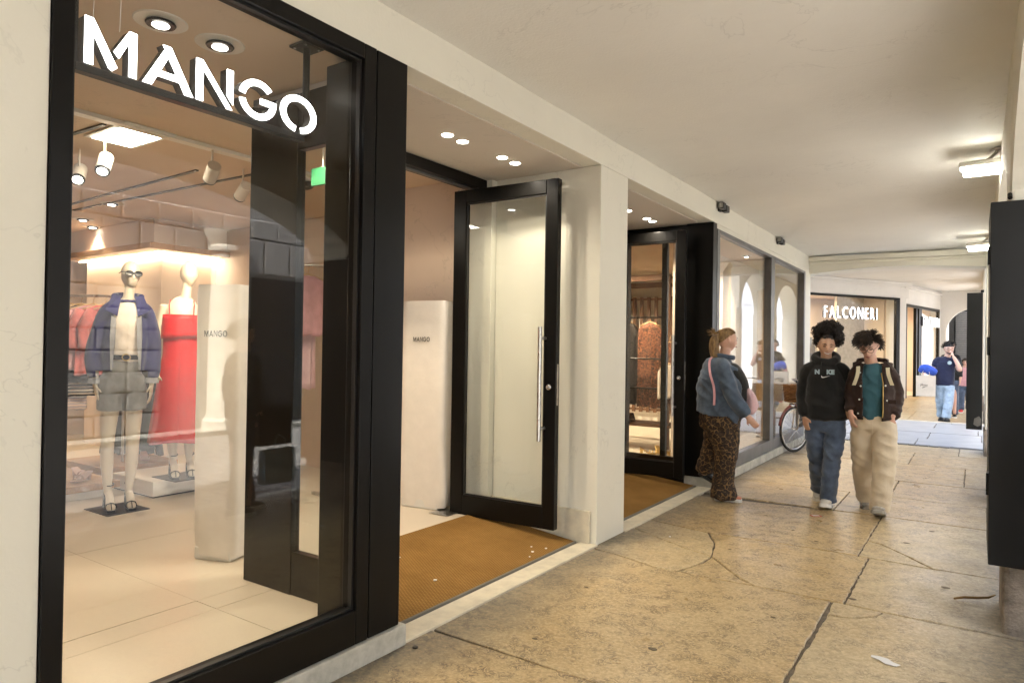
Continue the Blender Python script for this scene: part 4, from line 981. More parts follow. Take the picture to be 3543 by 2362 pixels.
# walnut clothes frame
fr = thing('garment_rack', 'tall walnut clothes frame with shelves seen through the farther glass door', 'clothes rail', (-4.1, 9.6, FZ))
P = [(-4.55, 9.25), (-3.62, 9.25), (-4.75, 10.3), (-3.85, 10.3)]
for x, y in P: box('post', 'walnut', fr, x - .035, x + .035, y - .035, y + .035, FZ, 2.60, .004)
box('beam', 'walnut', fr, -4.514, -3.656, 9.22, 9.28, 2.52, 2.60); box('beam', 'walnut', fr, -4.714, -3.886, 10.27, 10.33, 2.52, 2.60)
for (x0, y0), (x1, y1) in ((P[0], P[2]), (P[1], P[3])):
    d = Vector((x1 - x0, y1 - y0, 0)); n = Vector((-d.y, d.x, 0)).normalized() * .03; A, B = Vector((x0, y0 + .036, 2.52)), Vector((x1, y1 - .036, 2.52))
    MB().add([A - n, B - n, B + n, A + n, *[p + Vector((0, 0, .07)) for p in (A - n, B - n, B + n, A + n)]], [(0, 3, 2, 1), (4, 5, 6, 7), (0, 1, 5, 4), (1, 2, 6, 5), (2, 3, 7, 6), (3, 0, 4, 7)]).build('beam', 'walnut', fr)
box('shelf', 'walnut', fr, -4.514, -3.656, 9.14, 9.4, 1.66, 1.70); box('shelf', 'walnut', fr, -4.60, -3.50, 9.05, 9.5, .44, .48); box('shelf', 'black_metal', fr, -4.02, -3.50, 8.85, 9.2, .98, 1.0)
MB().cyl((-4.5, 9.0, 1.98), (-3.55, 9.0, 1.98), .012, n=10).build('bar', 'black_metal', fr); MB().cyl((-4.1, 8.86, 1.40), (-3.45, 8.86, 1.40), .012, n=10).build('bar', 'black_metal', fr)
garment('leopard print halter dress hanging in the farther glass door', 'leopard_dress', (-3.78, 9.0, 1.90), R(10), .34, 1.18, 'dresses in the farther shop', seed=70, flare=1.0, nfold=6)
garment('second leopard print dress behind the door stile', 'leopard_dress', (-3.52, 9.08, 1.62), R(30), .30, .85, 'dresses in the farther shop', seed=71, nfold=5)
for k in range(4): garment('dark satin dress on the bar by the cream pillar, %s in the row' % ['first', 'second', 'third', 'fourth'][k], 'dark_wool', (-4.08 - k * .12, 9.0, 1.90), R(70), .36, 1.15 - .05 * k, 'dresses in the farther shop', seed=72 + k)
garment('cream blouse low on the bar of the farther shop', 'cream_shirt', (-3.44, 8.86, 1.32), R(20), .3, .45, 'dresses in the farther shop', seed=80)
for k, (x, y, z) in enumerate(((-4.42, 9.22, .485), (-4.12, 9.2, .485), (-3.62, 9.15, .485), (-3.60, 9.0, 1.003))):
    sandal(['black heeled sandal at the end of the low walnut shelf', 'black heeled sandal in the middle of the low walnut shelf', 'black heeled sandal at the door end of the walnut shelf', 'cream sandal on the small black shelf'][k], (x, y, z), R(-60), 'black_leather' if k < 3 else 'sandal_rose', .09, group='sandals in the farther shop')
for k, (x, y) in enumerate(((-3.50, 8.75), (-3.36, 8.70), (-3.62, 8.62))): sandal('tan sandal on the floor inside the farther glass door, %s in the row' % ['first', 'second', 'third'][k], (x, y, FZ + .002), R(-40 + 30 * k), 'brass', .08, group='sandals in the farther shop')
gimbal2 = [(-3.9, 8.3, (0, .5, -1)), (-4.6, 8.6, (.3, .3, -1)), (-5.6, 10.5, (.2, .4, -1)), (-2.9, 8.3, (-.1, .4, -1)), (-2.9, 10.6, (-.1, 0, -1))]
for k, (x, y, a) in enumerate(gimbal2): gimbal(x, y, ['recessed spotlight above the leopard print dress', 'recessed spotlight above the dark satin dresses', 'recessed spotlight deep in the farther shop', 'recessed spotlight above the left pane of the long window', 'recessed spotlight above the right pane of the long window'][k], (150, 170, 420, 110, 100)[k], 2.98, grp='spots in the farther shop', aim=a, big=.7)
# ================================================================= ACROSS THE CROSSING
fl2 = structure('far_portico_floor', MB().box(-15, 1.0, 18.2, 62, -.3, -.01), 'mortar')
ys = list(np.arange(18.2, 37, 1.45)); xs = list(np.arange(-7.0, 1.3, 1.3))
for c, d in zip(ys, ys[1:]):
    o_ = random.uniform(0, .6)
    for a, b in zip(xs, xs[1:]): 
        a2, b2 = min(a + o_, 1.0), min(b + o_, 1.0)
        if b2 - a2 > .1: MB().box(a2 + .004, b2 - .004, c + .004, d - .004, -.02, random.uniform(-.001, .001)).build('slab', random.choice(['marble_b', 'marble_c']), fl2)
structure('far_portico_floor_edge', MB().box(-9, 1.0, 18.05, 18.2, -.1, .004), 'threshold_stone')
structure('far_portico_ceiling', MB().box(-15, 1.0, 18.2, 36.5, 3.95, 4.3), 'plaster_far')
fb = thing('corner_building', 'pale building with a boutique on its splayed corner beyond the crossing', 'building', (-4.255, 23.2, 0), math.atan2(3.56, 2.215))
def fbx(nm, mat, *a, bevel=.0, par=fb): return MB().box(*a).build(nm, mat, par, bevel=bevel, ws=False)
# local frame: x along the facade to the corner (4.19), y into the shop
fbx('fascia', 'plaster_far', -5.2, 4.45, 0, .3, 3.42, 3.95); fbx('pier', 'plaster_far', 3.98, 4.30, -.02, .5, 0, 3.418, bevel=.01)
fbx('pier', 'plaster_far', -5.2, -2.2, 0, .3, 0, 3.418); fbx('cornice', 'plaster_far', -5.2, 4.47, -.05, -.002, 3.80, 3.86); fbx('cornice', 'plaster_far', -5.2, 4.50, -.09, -.003, 3.865, 3.945)
fbx('interior_wall', 'shop_wall', -2.2, 4.0, 2.6, 2.7, 0, 3.6); fbx('interior_floor', 'shop_tile', -2.2, 4.0, .31, 2.6, -.05, .06); fbx('interior_ceiling', 'shop_ceiling', -2.2, 4.0, .31, 2.6, 3.5, 3.6)
fbx('interior_wall', 'shop_wall', 3.9, 4.0, .52, 2.6, .06, 3.5); fbx('interior_wall', 'shop_wall', -2.2, -2.1, .31, 2.6, .06, 3.5)
fbx('interior_panel', 'beige_wool', 2.55, 3.9, 1.3, 1.4, .06, 3.5)
fbx('upper_wall', 'plaster_far', -5.2, 4.45, .3, 9, 4.31, 14)
fw = thing('boutique_window', 'wide boutique window with the larger lit lettering, beyond the couple', 'window', (-4.255, 23.2, 0), math.atan2(3.56, 2.215))
for nm, x0, x1, z0, z1 in (('frame_rail', -2.2, 3.98, 3.34, 3.416), ('frame_rail', -2.2, 3.98, .0, .18), ('frame_stile', 3.80, 3.979, .181, 3.339), ('frame_stile', -2.2, -2.08, .181, 3.339)): MB().box(x0, x1, -.03, .07, z0, z1).build(nm, 'black_metal', fw, bevel=.004, ws=False)
MB().box(-2.079, 3.799, .01, .02, .182, 3.338).build('glass_pane', 'glass', fw, ws=False)
sgn = thing('boutique_sign', 'larger white lit lettering in the wide boutique window behind the couple', 'sign', tuple(Matrix.Translation((-4.255, 23.2, 0)) @ Matrix.Rotation(math.atan2(3.56, 2.215), 4, 'Z') @ Vector((.62, .16, 2.66))), math.atan2(3.56, 2.215))
letter_sign(sgn, 'FALCONERI', .55, .07, 'sign_white', 'sign_side', -.003, 1.8, .66)
lt = thing('boutique_light', 'row of warm lights along the top of the boutique window', 'light', (-4.255, 23.2, 3.4), math.atan2(3.56, 2.215))
for k in range(5): MB().box(-1.0 + k * .95, -.12 + k * .95, .9, .96, 3.40, 3.44).build('light_bar', 'led_strip', lt, ws=False)
lamp('AREA', 'boutique_glow', tuple(wm(fb) @ Vector((1.0, 1.4, 3.44))), 130, (1, .82, .56), lt, 1.8)
# coats on the boutique rail
T2m = wm(fb)
rl = thing('clothes_rail', 'brass clothes rail in the boutique window', 'clothes rail', tuple(T2m @ Vector((0, 1.9, .06))), math.atan2(3.56, 2.215))
MB().cyl((-.2, 0, 1.98), (2.3, 0, 1.98), .014, n=10).build('bar', 'brass', rl, ws=False)
for x in (-.2, 2.3): MB().cyl((x, 0, 0), (x, 0, 1.98), .014, n=10).build('post', 'brass', rl, ws=False)
cm = ['grey_wool', 'olive_wool', 'dark_wool', 'grey_wool', 'beige_wool', 'dark_wool', 'grey_wool', 'beige_wool', 'olive_wool', 'grey_wool', 'taupe_wool', 'beige_wool']
for k, m in enumerate(cm):
    garment('%s coat on the boutique rail, %s from the crossing' % (m.split('_')[0], ['first', 'second', 'third', 'fourth', 'fifth', 'sixth', 'seventh', 'eighth', 'ninth', 'tenth', 'eleventh', 'twelfth'][k]), m, tuple(T2m @ Vector((-.05 + k * .2, 1.9, 1.95))), math.atan2(3.56, 2.215) + R(72), .46, 1.0 + .1 * (k % 3), 'coats on the boutique rail', seed=100 + k, sleeve=.5)
ct = thing('belted_coat', 'taupe belted coat on a form in the boutique window', 'clothing', tuple(T2m @ Vector((1.05, 1.2, 2.02))), math.atan2(3.56, 2.215))
garment_mesh(.52, .55, .26, .1, .85, 130, 4, .62).build('bodice', 'taupe_wool', ct, smooth=True, ws=False)
m = garment_mesh(.44, .75, .26, 0, 1.35, 131, 5); m.xf(Matrix.Translation((0, 0, -.55))); m.build('skirt', 'taupe_wool', ct, smooth=True, ws=False)
MB().lathe([(.20, -.575), (.205, -.53)], (0, 0, 0), 20).xf(Matrix.Diagonal((1.08, .68, 1, 1))).build('belt', 'dark_wool', ct, ws=False)
MB().prism([(-.09, 0), (0, -.34), (.09, 0), (.05, .02), (-.05, .02)], -.155, -.15, 'y').build('collar_opening', 'grey_wool', ct, ws=False)
MB().cyl((0, 0, -1.95), (0, 0, .02), .02, n=10).build('stand', 'brass', ct, ws=False)
# second facade of the boutique
RB = math.atan2(4.2, .87); LB = Vector((-2.03, 26.9, 0))
f2 = thing('side_shopfront', 'boutique side front with an open door and smaller lit lettering', 'shop front', tuple(LB), RB)
def f2x(nm, mat, *a, bevel=.0): return MB().box(*a).build(nm, mat, f2, bevel=bevel, ws=False)
f2x('fascia', 'plaster_far', -.1, 5.6, 0, .3, 3.25, 3.949); f2x('cornice', 'plaster_far', -.1, 5.6, -.08, -.002, 3.78, 3.86)
f2x('pier', 'plaster_far', -.1, .18, -.01, .3, 0, 3.249); f2x('pier', 'plaster_far', 4.25, 5.6, -.01, .3, 0, 3.249)
for x0, x1 in ((.19, .27), (1.30, 1.42), (1.62, 1.95), (4.10, 4.24)): f2x('frame_stile', 'black_metal', x0, x1, -.02, .08, 0, 3.15)
f2x('frame_rail', 'black_metal', .19, 4.24, -.02, .08, 3.151, 3.248); f2x('frame_rail', 'black_metal', 1.951, 4.099, -.02, .08, 0, .42)
f2x('glass_pane', 'glass', 1.951, 4.099, .02, .03, .421, 3.15)
f2x('interior_wall', 'shop_wall', .0, 4.2, 1.9, 2.0, 0, 3.4); f2x('interior_floor', 'shop_tile', .2, 4.2, .09, 1.9, -.01, .05); f2x('interior_ceiling', 'shop_ceiling', .0, 4.2, .31, 2.0, 3.3, 3.4); f2x('interior_wall', 'shop_wall', 4.2, 4.3, .31, 2.0, 0, 3.3)
lamp('AREA', 'side_glow', tuple(wm(f2) @ Vector((1.6, 1.0, 3.28))), 90, (1, .80, .52), f2, 1.2)
s2 = thing('boutique_sign', 'smaller white lit lettering on the boutique side window', 'sign', tuple(wm(f2) @ Vector((1.95, -.04, 2.55))), RB)
letter_sign(s2, 'FALCONERI', .50, .06, 'sign_white', 'sign_side', .0, 1.6, .58)
# cross wall with arch, shuttered shop behind
cw = thing('far_archway', 'pale plaster archway at the far end of the boutique arcade', 'arch', (0, 31.3, 0))
pts = [(-.95 + .95 + .95 * math.cos(R(180 - 7.5 * k)), 2.35 + .95 * math.sin(R(180 - 7.5 * k))) for k in range(25)]
MB().prism([(-1.35, 0), (-.95, 0)] + pts + [(.95, 0), (1.0, 0), (1.0, 3.949), (-1.35, 3.949)], 31.2, 31.6, 'y').build('wall', 'plaster_far', cw)
structure('end_ceiling', MB().box(-6, 1.0, 31.6, 40, 3.7, 3.95), 'plaster_far')
dk = thing('dark_shop', 'dark shop front with a grey roller shutter beyond the far archway', 'shop front', (0, 36, 0))
box('wall', 'dark_shop', dk, -6, 1.6, 36.6, 37, 0, 3.7); box('pier', 'plaster_far', dk, .25, .45, 36.2, 36.6, 0, 3.7); box('pier', 'dark_shop', dk, -.98, -.80, 36.2, 36.55, 0, 3.7)
for k in range(26): box('shutter_slat', 'shutter_metal', dk, -.75, -.02, 36.40, 36.44, .9 + k * .098, .9 + k * .098 + .085, .01)
for k in range(9): box('grille_bar', 'grey_grille', dk, .62, 1.3, 36.4, 36.43, 1.2 + k * .25, 1.35 + k * .25)
dl2 = thing('globe_lamp', 'pale globe lamp under the far archway', 'lamp', (.05, 33.5, 3.2))
MB().lathe([(.02, 3.02), (.13, 3.06), (.19, 3.18), (.19, 3.28), (.12, 3.40), (.05, 3.43)], (.05, 33.5, 0), 22).build('globe', 'globe_lit', dl2, smooth=True); MB().cyl((.05, 33.5, 3.43), (.05, 33.5, 3.7), .02, n=8).build('stem', 'black_metal', dl2)
# ================================================================= FIGURES
def sstep(a, b, x): t_ = np.clip((x - a) / (b - a), 0, 1); return t_ * t_ * (3 - 2 * t_)
def limb(mb, pts, rads, side=(1, 0, 0), n=16, cap=(.55, .55)):
    """closed tapering tube through pts; rads scalar or (a, b): a along side"""
    P = [Vector(p) for p in pts]; Rr = [(r, r) if isinstance(r, (int, float)) else r for r in rads]
    t0 = (P[1] - P[0]).normalized(); t1 = (P[-1] - P[-2]).normalized(); m0, m1 = sum(Rr[0]) / 2, sum(Rr[-1]) / 2
    P = [P[0] - t0 * m0 * cap[0], P[0] - t0 * m0 * cap[0] * .7] + P + [P[-1] + t1 * m1 * cap[1] * .7, P[-1] + t1 * m1 * cap[1]]
    Rr = [(Rr[0][0] * .12, Rr[0][1] * .12), (Rr[0][0] * .7, Rr[0][1] * .7)] + Rr + [(Rr[-1][0] * .7, Rr[-1][1] * .7), (Rr[-1][0] * .12, Rr[-1][1] * .12)]
    vs = []; S = Vector(side); m = len(P)
    for i, p in enumerate(P):
        t = (P[min(i + 1, m - 1)] - P[max(i - 1, 0)]).normalized(); a = S - t * S.dot(t); a = a.normalized() if a.length > 1e-4 else t.orthogonal().normalized(); b = t.cross(a)
        for k in range(n):
            g = 2 * math.pi * k / n; vs.append(p + a * math.cos(g) * Rr[i][0] + b * math.sin(g) * Rr[i][1])
    fs = [(i * n + k, i * n + (k + 1) % n, (i + 1) * n + (k + 1) % n, (i + 1) * n + k) for i in range(m - 1) for k in range(n)]
    fs += [tuple(range(n))[::-1], tuple((m - 1) * n + k for k in range(n))]
    mb.add(vs, fs); return mb
def spline(pts, k=4):
    """Catmull-Rom resample, points of any dimension"""
    A = np.array(pts, float); out = []
    for i in range(len(A) - 1):
        p0, p1, p2, p3 = A[max(i - 1, 0)], A[i], A[i + 1], A[min(i + 2, len(A) - 1)]
        for j in range(k):
            t = j / k; out.append(.5 * ((2 * p1) + (-p0 + p2) * t + (2 * p0 - 5 * p1 + 4 * p2 - p3) * t * t + (-p0 + 3 * p1 - 3 * p2 + p3) * t ** 3))
    out.append(A[-1]); return np.array(out)
def slimb(mb, rows, side=(1, 0, 0), n=16, k=4, cap=(.55, .55)):
    """rows: (x,y,z,ra,rb) splined"""
    q = spline(rows, k); return limb(mb, [tuple(r[:3]) for r in q], [(float(r[3]), float(r[4])) for r in q], side, n, cap)
def remesh(mb, voxel, smooth=3, wr=None):
    me = mb.mesh('tmp'); o = bpy.data.objects.new('tmp', me); COL.objects.link(o)
    md = o.modifiers.new('r', 'REMESH'); md.mode = 'VOXEL'; md.voxel_size = voxel
    dg = bpy.context.evaluated_depsgraph_get(); dg.update(); ne = bpy.data.meshes.new_from_object(o.evaluated_get(dg)); bpy.data.objects.remove(o); bpy.data.meshes.remove(me)
    nv = len(ne.vertices); co = np.empty(nv * 3); ne.vertices.foreach_get('co', co); co = co.reshape(-1, 3)
    ed = np.empty(len(ne.edges) * 2, int); ne.edges.foreach_get('vertices', ed); ed = ed.reshape(-1, 2)
    deg = np.bincount(ed.ravel(), minlength=nv).astype(float)[:, None]; deg[deg == 0] = 1
    for it in range(smooth):
        acc = np.zeros_like(co); np.add.at(acc, ed[:, 0], co[ed[:, 1]]); np.add.at(acc, ed[:, 1], co[ed[:, 0]])
        co = co + (.6 if it % 2 == 0 else -.35) * (acc / deg - co) if smooth > 4 else co + .55 * (acc / deg - co)
    ne.vertices.foreach_set('co', co.ravel()); ne.update()
    if wr:
        no = np.empty(nv * 3); ne.vertices.foreach_get('normal', no); no = no.reshape(-1, 3)
        co = co + no * wr(co)[:, None]; ne.vertices.foreach_set('co', co.ravel()); ne.update()
    return ne
def wrinkle(amp=.006, fx=7, fz=22, seed=0.0, hang=0.0, tilt=.5):
    def f(co):
        d = np.empty(len(co))
        for i, (x, y, z) in enumerate(co):
            a = mnoise.noise((x * fx + seed, y * fx, z * fz + x * fx * tilt * 2)); b = mnoise.noise((x * 2.1 * fx, y * 2.1 * fx + seed, z * fz * .55)); c = mnoise.noise((x * 14 + y * 9 + seed, y * 14, z * 2.5))
            d[i] = amp * (1 - 2.2 * abs(a)) + amp * .5 * b + hang * c
        return d
    return f
def cut(me, keep):
    """drop the faces whose centre is not kept (opens a jacket front, a collar ...)"""
    bm = bmesh.new(); bm.from_mesh(me); bmesh.ops.delete(bm, geom=[f for f in bm.faces if not keep(f.calc_center_median())], context='FACES'); bm.to_mesh(me); bm.free(); return me
def shell(name, me, mat, parent, thick=.006):
    o = link(name, me, mat, parent, smooth=True); s = o.modifiers.new('s', 'SOLIDIFY'); s.thickness = thick; s.offset = -1; return o
# ---- head in its own frame: face toward -y, z up, centre between the ears
def head_pts(nu=44, nv=34, fem=0.0, egg=False, w=.074, h=.116):
    vs = []
    for j in range(nv):
        th = math.pi * (j + .5) / nv; z = math.cos(th); r = math.sin(th)
        for i in range(nu):
            ph = 2 * math.pi * i / nu; x, y = r * math.sin(ph), -r * math.cos(ph)
            low = float(sstep(.0, -.95, z)); fr = max(0.0, -y)
            X = x * w * (1.03 - (.30 + .06 * fem) * low); Y = y * (.094 if y < 0 else .104 * (1 - .35 * low)); Zz = z * h
            if y < 0: Y -= .010 * low * fr
            if not egg:
                g = lambda a, b, sa, sb: math.exp(-((x - a) / sa) ** 2 - ((z - b) / sb) ** 2) * (1 if y < 0 else 0)
                Y -= .020 * g(0, -.22, .13, .16) + .010 * g(0, .0, .10, .22) - .008 * (g(.36, .06, .20, .12) + g(-.36, .06, .20, .12)) + .006 * g(0, -.52, .28, .09) + .008 * g(0, -.88, .35, .14) + .004 * (g(.34, .22, .3, .1) + g(-.34, .22, .3, .1))
                Y += .004 * g(0, -.68, .3, .06)
            else: 
                g = lambda a, b, sa, sb: math.exp(-((x - a) / sa) ** 2 - ((z - b) / sb) ** 2) * (1 if y < 0 else 0)
                Y -= .016 * g(0, -.2, .13, .2) - .006 * (g(.36, .06, .2, .13) + g(-.36, .06, .2, .13)) + .004 * g(0, -.55, .25, .1)
            vs.append((X, Y, Zz))
    fs = [(j * nu + i, (j + 1) * nu + i, (j + 1) * nu + (i + 1) % nu, j * nu + (i + 1) % nu) for j in range(nv - 1) for i in range(nu)]
    fs += [tuple(range(nu)), tuple((nv - 1) * nu + i for i in range(nu))[::-1]]
    return vs, fs
def hmat(c, yaw=0, pitch=0, roll=0, s=1.0): return Matrix.Translation(Vector(c)) @ Matrix.Rotation(R(yaw), 4, 'Z') @ Matrix.Rotation(R(pitch), 4, 'X') @ Matrix.Rotation(R(roll), 4, 'Y') @ Matrix.Scale(s, 4)
def add_head(mb, Hm, ears=True, **k):
    vs, fs = head_pts(**k); mb.add([Hm @ Vector(p) for p in vs], fs)
    if ears:
        for s in (-1, 1): limb(mb, [Hm @ Vector((s * .076, .008, -.022)), Hm @ Vector((s * .081, .014, .004)), Hm @ Vector((s * .079, .018, .026))], [.007, .010, .008], n=8)
def face_parts(root, Hm, smile=0.0, brow='hair_dark', gaze=0.0, lids=.5):
    for s in (-1, 1):
        e = MB(); vs, fs = [], []
        b = MB().tube([Hm @ Vector((s * .015, -.0955, .024)), Hm @ Vector((s * .032, -.0945, .031)), Hm @ Vector((s * .050, -.082, .024))], [.0028, .0036, .002], 6); b.build('eyebrow', brow, root, smooth=True, ws=False)
        l = MB().tube([Hm @ Vector((s * .019, -.0905, .0045)), Hm @ Vector((s * .031, -.0925, .0075 - .004 * lids)), Hm @ Vector((s * .044, -.0845, .0055))], [.0025, .0042 - .0012 * lids, .002], 6); l.build('eye', 'eye_dark', root, smooth=True, ws=False)
    y = -.1045
    c = smile
    MB().tube([Hm @ Vector((-.026 - .004 * c, y + .013, -.058 + .008 * c)), Hm @ Vector((-.012, y + .002, -.061 - .001 * c)), Hm @ Vector((0, y, -.061 - .002 * c)), Hm @ Vector((.012, y + .002, -.061 - .001 * c)), Hm @ Vector((.026 + .004 * c, y + .013, -.058 + .008 * c))], [.002, .0042, .0045, .0042, .002], 6).build('mouth', 'tooth' if smile > .5 else 'lip', root, smooth=True, ws=False)
    if smile > .5:
        MB().tube([Hm @ Vector((-.024, y + .012, -.066)), Hm @ Vector((0, y, -.072)), Hm @ Vector((.024, y + .012, -.066))], [.002, .004, .002], 6).build('lower_lip', 'lip', root, smooth=True, ws=False)
        MB().tube([Hm @ Vector((-.028, y + .013, -.050)), Hm @ Vector((0, y - .001, -.0545)), Hm @ Vector((.028, y + .013, -.050))], [.0015, .003, .0015], 6).build('upper_lip', 'lip', root, smooth=True, ws=False)
def spectacles(root, Hm, mat='black_plastic', r=.024):
    g = MB()
    for s in (-1, 1): g.tube([Hm @ Vector((s * .031 + r * 1.12 * math.cos(a), -.106, .002 + r * .86 * math.sin(a))) for a in np.linspace(0, 2 * math.pi, 20, endpoint=False)], .0024, 6, True)
    g.tube([Hm @ Vector((-.006, -.108, .008)), Hm @ Vector((.006, -.108, .008))], .002, 6)
    for s in (-1, 1): g.tube([Hm @ Vector((s * .058, -.104, .008)), Hm @ Vector((s * .079, -.05, .012)), Hm @ Vector((s * .082, .02, .008))], .002, 6)
    o = g.build('spectacles', mat, root, smooth=True, ws=False)
    return o
def hand(mb, wrist, tip_dir, palm_n, L=.17, curl=.45, side=1, spread=.12):
    """palm + 5 bent fingers; tip_dir along the hand, palm_n out of the palm, side: thumb direction sign"""
    w = Vector(wrist); d = Vector(tip_dir).normalized(); n = Vector(palm_n); n = (n - d * n.dot(d)).normalized(); a = d.cross(n) * side
    limb(mb, [w - d * .02, w + d * L * .22, w + d * L * .48], [(.024, .021), (.036, .016), (.037, .013)], tuple(a), 12)
    for k, (off, fl) in enumerate(((.027, .86), (.009, 1.0), (-.009, .95), (-.026, .76))):
        b = w + d * L * .47 + a * off; dd = (d + a * off * spread * 8).normalized(); l = L * .5 * fl; p = [b]; ang = 0
        for seg, q in ((.45, .5), (.32, 1.0), (.23, 1.1)):
            ang += curl * q; p.append(p[-1] + (dd * math.cos(ang) + n * math.sin(ang)) * l * seg)
        limb(mb, p, [.0092, .0086, .008, .0065], tuple(a), 8)
    t0 = w + d * L * .14 + a * .026; t1 = t0 + (d * .6 + a * .7 + n * .25).normalized() * L * .2; t2 = t1 + (d * .95 + a * .15 + n * .35).normalized() * L * .17
    limb(mb, [t0, t1, t2], [.0125, .0105, .0085], tuple(a), 8)
def shoe(root, name, ankle, yaw, mat, sole_mat, L=.27, pitch=0.0, w=.048, h=.085, sole=.028, extra=None):
    """toe toward local -y rotated by yaw; ankle = heel-side anchor on the ground"""
    Tm = Matrix.Translation(Vector(ankle)) @ Matrix.Rotation(R(yaw), 4, 'Z') @ Matrix.Rotation(R(pitch), 4, 'X')
    rows = [(.055, .5, .62, 1), (.03, .9, .95, 1), (-.03, .92, .92, 1), (-.09, .98, .72, 1), (-.14, 1.08, .52, 1), (-.18, .98, .44, 1), (-.205, .62, .34, 1)]
    up = MB(); n = 14; vs = []; k = L / .27
    for y, ws_, hs, _ in rows:
        for i in range(n):
            g = 2 * math.pi * i / n; vs.append(Tm @ Vector((math.cos(g) * w * ws_, y * k, sole * .8 + h * hs * (.5 + .5 * math.sin(g)))))
    m = len(rows); fs = [(i * n + j, (i + 1) * n + j, (i + 1) * n + (j + 1) % n, i * n + (j + 1) % n) for i in range(m - 1) for j in range(n)]
    fs += [tuple(range(n)), tuple((m - 1) * n + j for j in range(n))[::-1]]
    up.add(vs, fs); u = up.build(name, mat, root, smooth=True, auto=60, ws=False)
    poly = []
    for y, ws_, hs, _ in rows: poly.append((w * ws_ * 1.10 + .002, y * k * 1.03))
    ring = [(x, y) for x, y in poly] + [(-x, y) for x, y in poly[::-1]]
    so = MB().prism(ring, 0, sole, 'z'); so.v = [tuple(Tm @ Vector(p)) for p in so.v]; so.build('sole', sole_mat, u, bevel=.006, ws=False)
    if extra:
        lc = MB()
        for q in range(4): lc.tube([Tm @ Vector((-.026, -.045 - q * .022, sole + h * (.80 - q * .085))), Tm @ Vector((0, -.05 - q * .022, sole + h * (.90 - q * .09))), Tm @ Vector((.026, -.045 - q * .022, sole + h * (.80 - q * .085)))], .0035, 5)
        lc.build('laces', extra, u, ws=False)
    return u
def strands(n, start, step, seg, r, seed=0, curl=0.0, sides=4):
    """many thin hair locks in one mesh; start(i)->(point, dir), step(dir, k) bends it"""
    rr = random.Random(seed); mb = MB()
    for i in range(n):
        p, d = start(rr); p = Vector(p); d = Vector(d).normalized(); pts = [p]; a = d.orthogonal().normalized(); b = d.cross(a); ph = rr.uniform(0, 6.28)
        for k in range(seg):
            d = step(d, p, k, rr).normalized(); p = p + d * (d.length and rr.uniform(.9, 1.1)) * step.len
            q = p + (a * math.cos(ph + k * 1.5) + b * math.sin(ph + k * 1.5)) * curl * (k + 1) / seg; pts.append(q)
        m = len(pts); mb.tube(pts, [r * (1 - .75 * k / (m - 1)) for k in range(m)], sides)
    return mb
def hair_locks(Hm, n, seed, r, length, seg, where, flow, curl=0.0, jitter=.25, base=1.0, sides=4):
    """where(x,y,z unit)->bool ; flow(x,y,z unit)->direction vector, both in head frame"""
    rr = random.Random(seed); mb = MB(); cnt = 0
    while cnt < n:
        z = rr.uniform(-1, 1); ph = rr.uniform(0, 6.283); q = math.sqrt(1 - z * z); u = (q * math.sin(ph), -q * math.cos(ph), z)
        if not where(*u): continue
        cnt += 1
        p = Vector((u[0] * .077 * base, u[1] * (.096 if u[1] < 0 else .106) * base, u[2] * .119 * base)); d = Vector(flow(*u)).normalized()
        d = (d + Vector((rr.uniform(-1, 1), rr.uniform(-1, 1), rr.uniform(-1, 1))) * jitter).normalized(); a = d.orthogonal().normalized(); b = d.cross(a); g0 = rr.uniform(0, 6.28); L = length * rr.uniform(.65, 1.15)
        pts = [p]; out = Vector(u)
        for k in range(1, seg + 1):
            f = k / seg; w = p + d * L * f + out * (.012 * math.sin(f * 2.5)); 
            # keep locks on the skull
            e = Vector((w.x / (.080 * base), w.y / ((.099 if w.y < 0 else .109) * base), w.z / (.122 * base)))
            if e.length < 1.0: w = Vector((w.x / e.length, w.y / e.length, w.z / e.length))
            w = w + (a * math.cos(g0 + k * 1.9) + b * math.sin(g0 + k * 1.9)) * curl
            pts.append(w)
        mb.tube([Hm @ q_ for q_ in pts], [r * (1.0 - .7 * k / seg) for k in range(seg + 1)], sides)
    return mb
def skull_cap(Hm, keep, grow=1.03, bump=.004, seed=0, f=16):
    vs, fs = head_pts(48, 40); rows = []
    out = []
    for p in vs:
        v = Vector(p); u = Vector((p[0] / .074, p[1] / .1, p[2] / .116)).normalized(); out.append(Hm @ (Vector((u.x * .077, u.y * (.097 if u.y < 0 else .107), u.z * .119)) * grow + u * bump * mnoise.noise((u.x * f * .3 + seed, u.y * f * .3, u.z * f * .3)) * 2))
    mb = MB()
    keepers = [i for i, p in enumerate(vs) if keep(*(Vector((p[0] / .074, p[1] / .1, p[2] / .116)).normalized()))]; ks = set(keepers)
    mb.add(out, [fc for fc in fs if len(fc) == 4 and all(i in ks for i in fc)] + [fc for fc in fs if len(fc) > 4 and all(i in ks for i in fc)])
    return mb
def person(label, loc, rotz, group=None): return thing('person', label, 'person', loc, rotz, group)
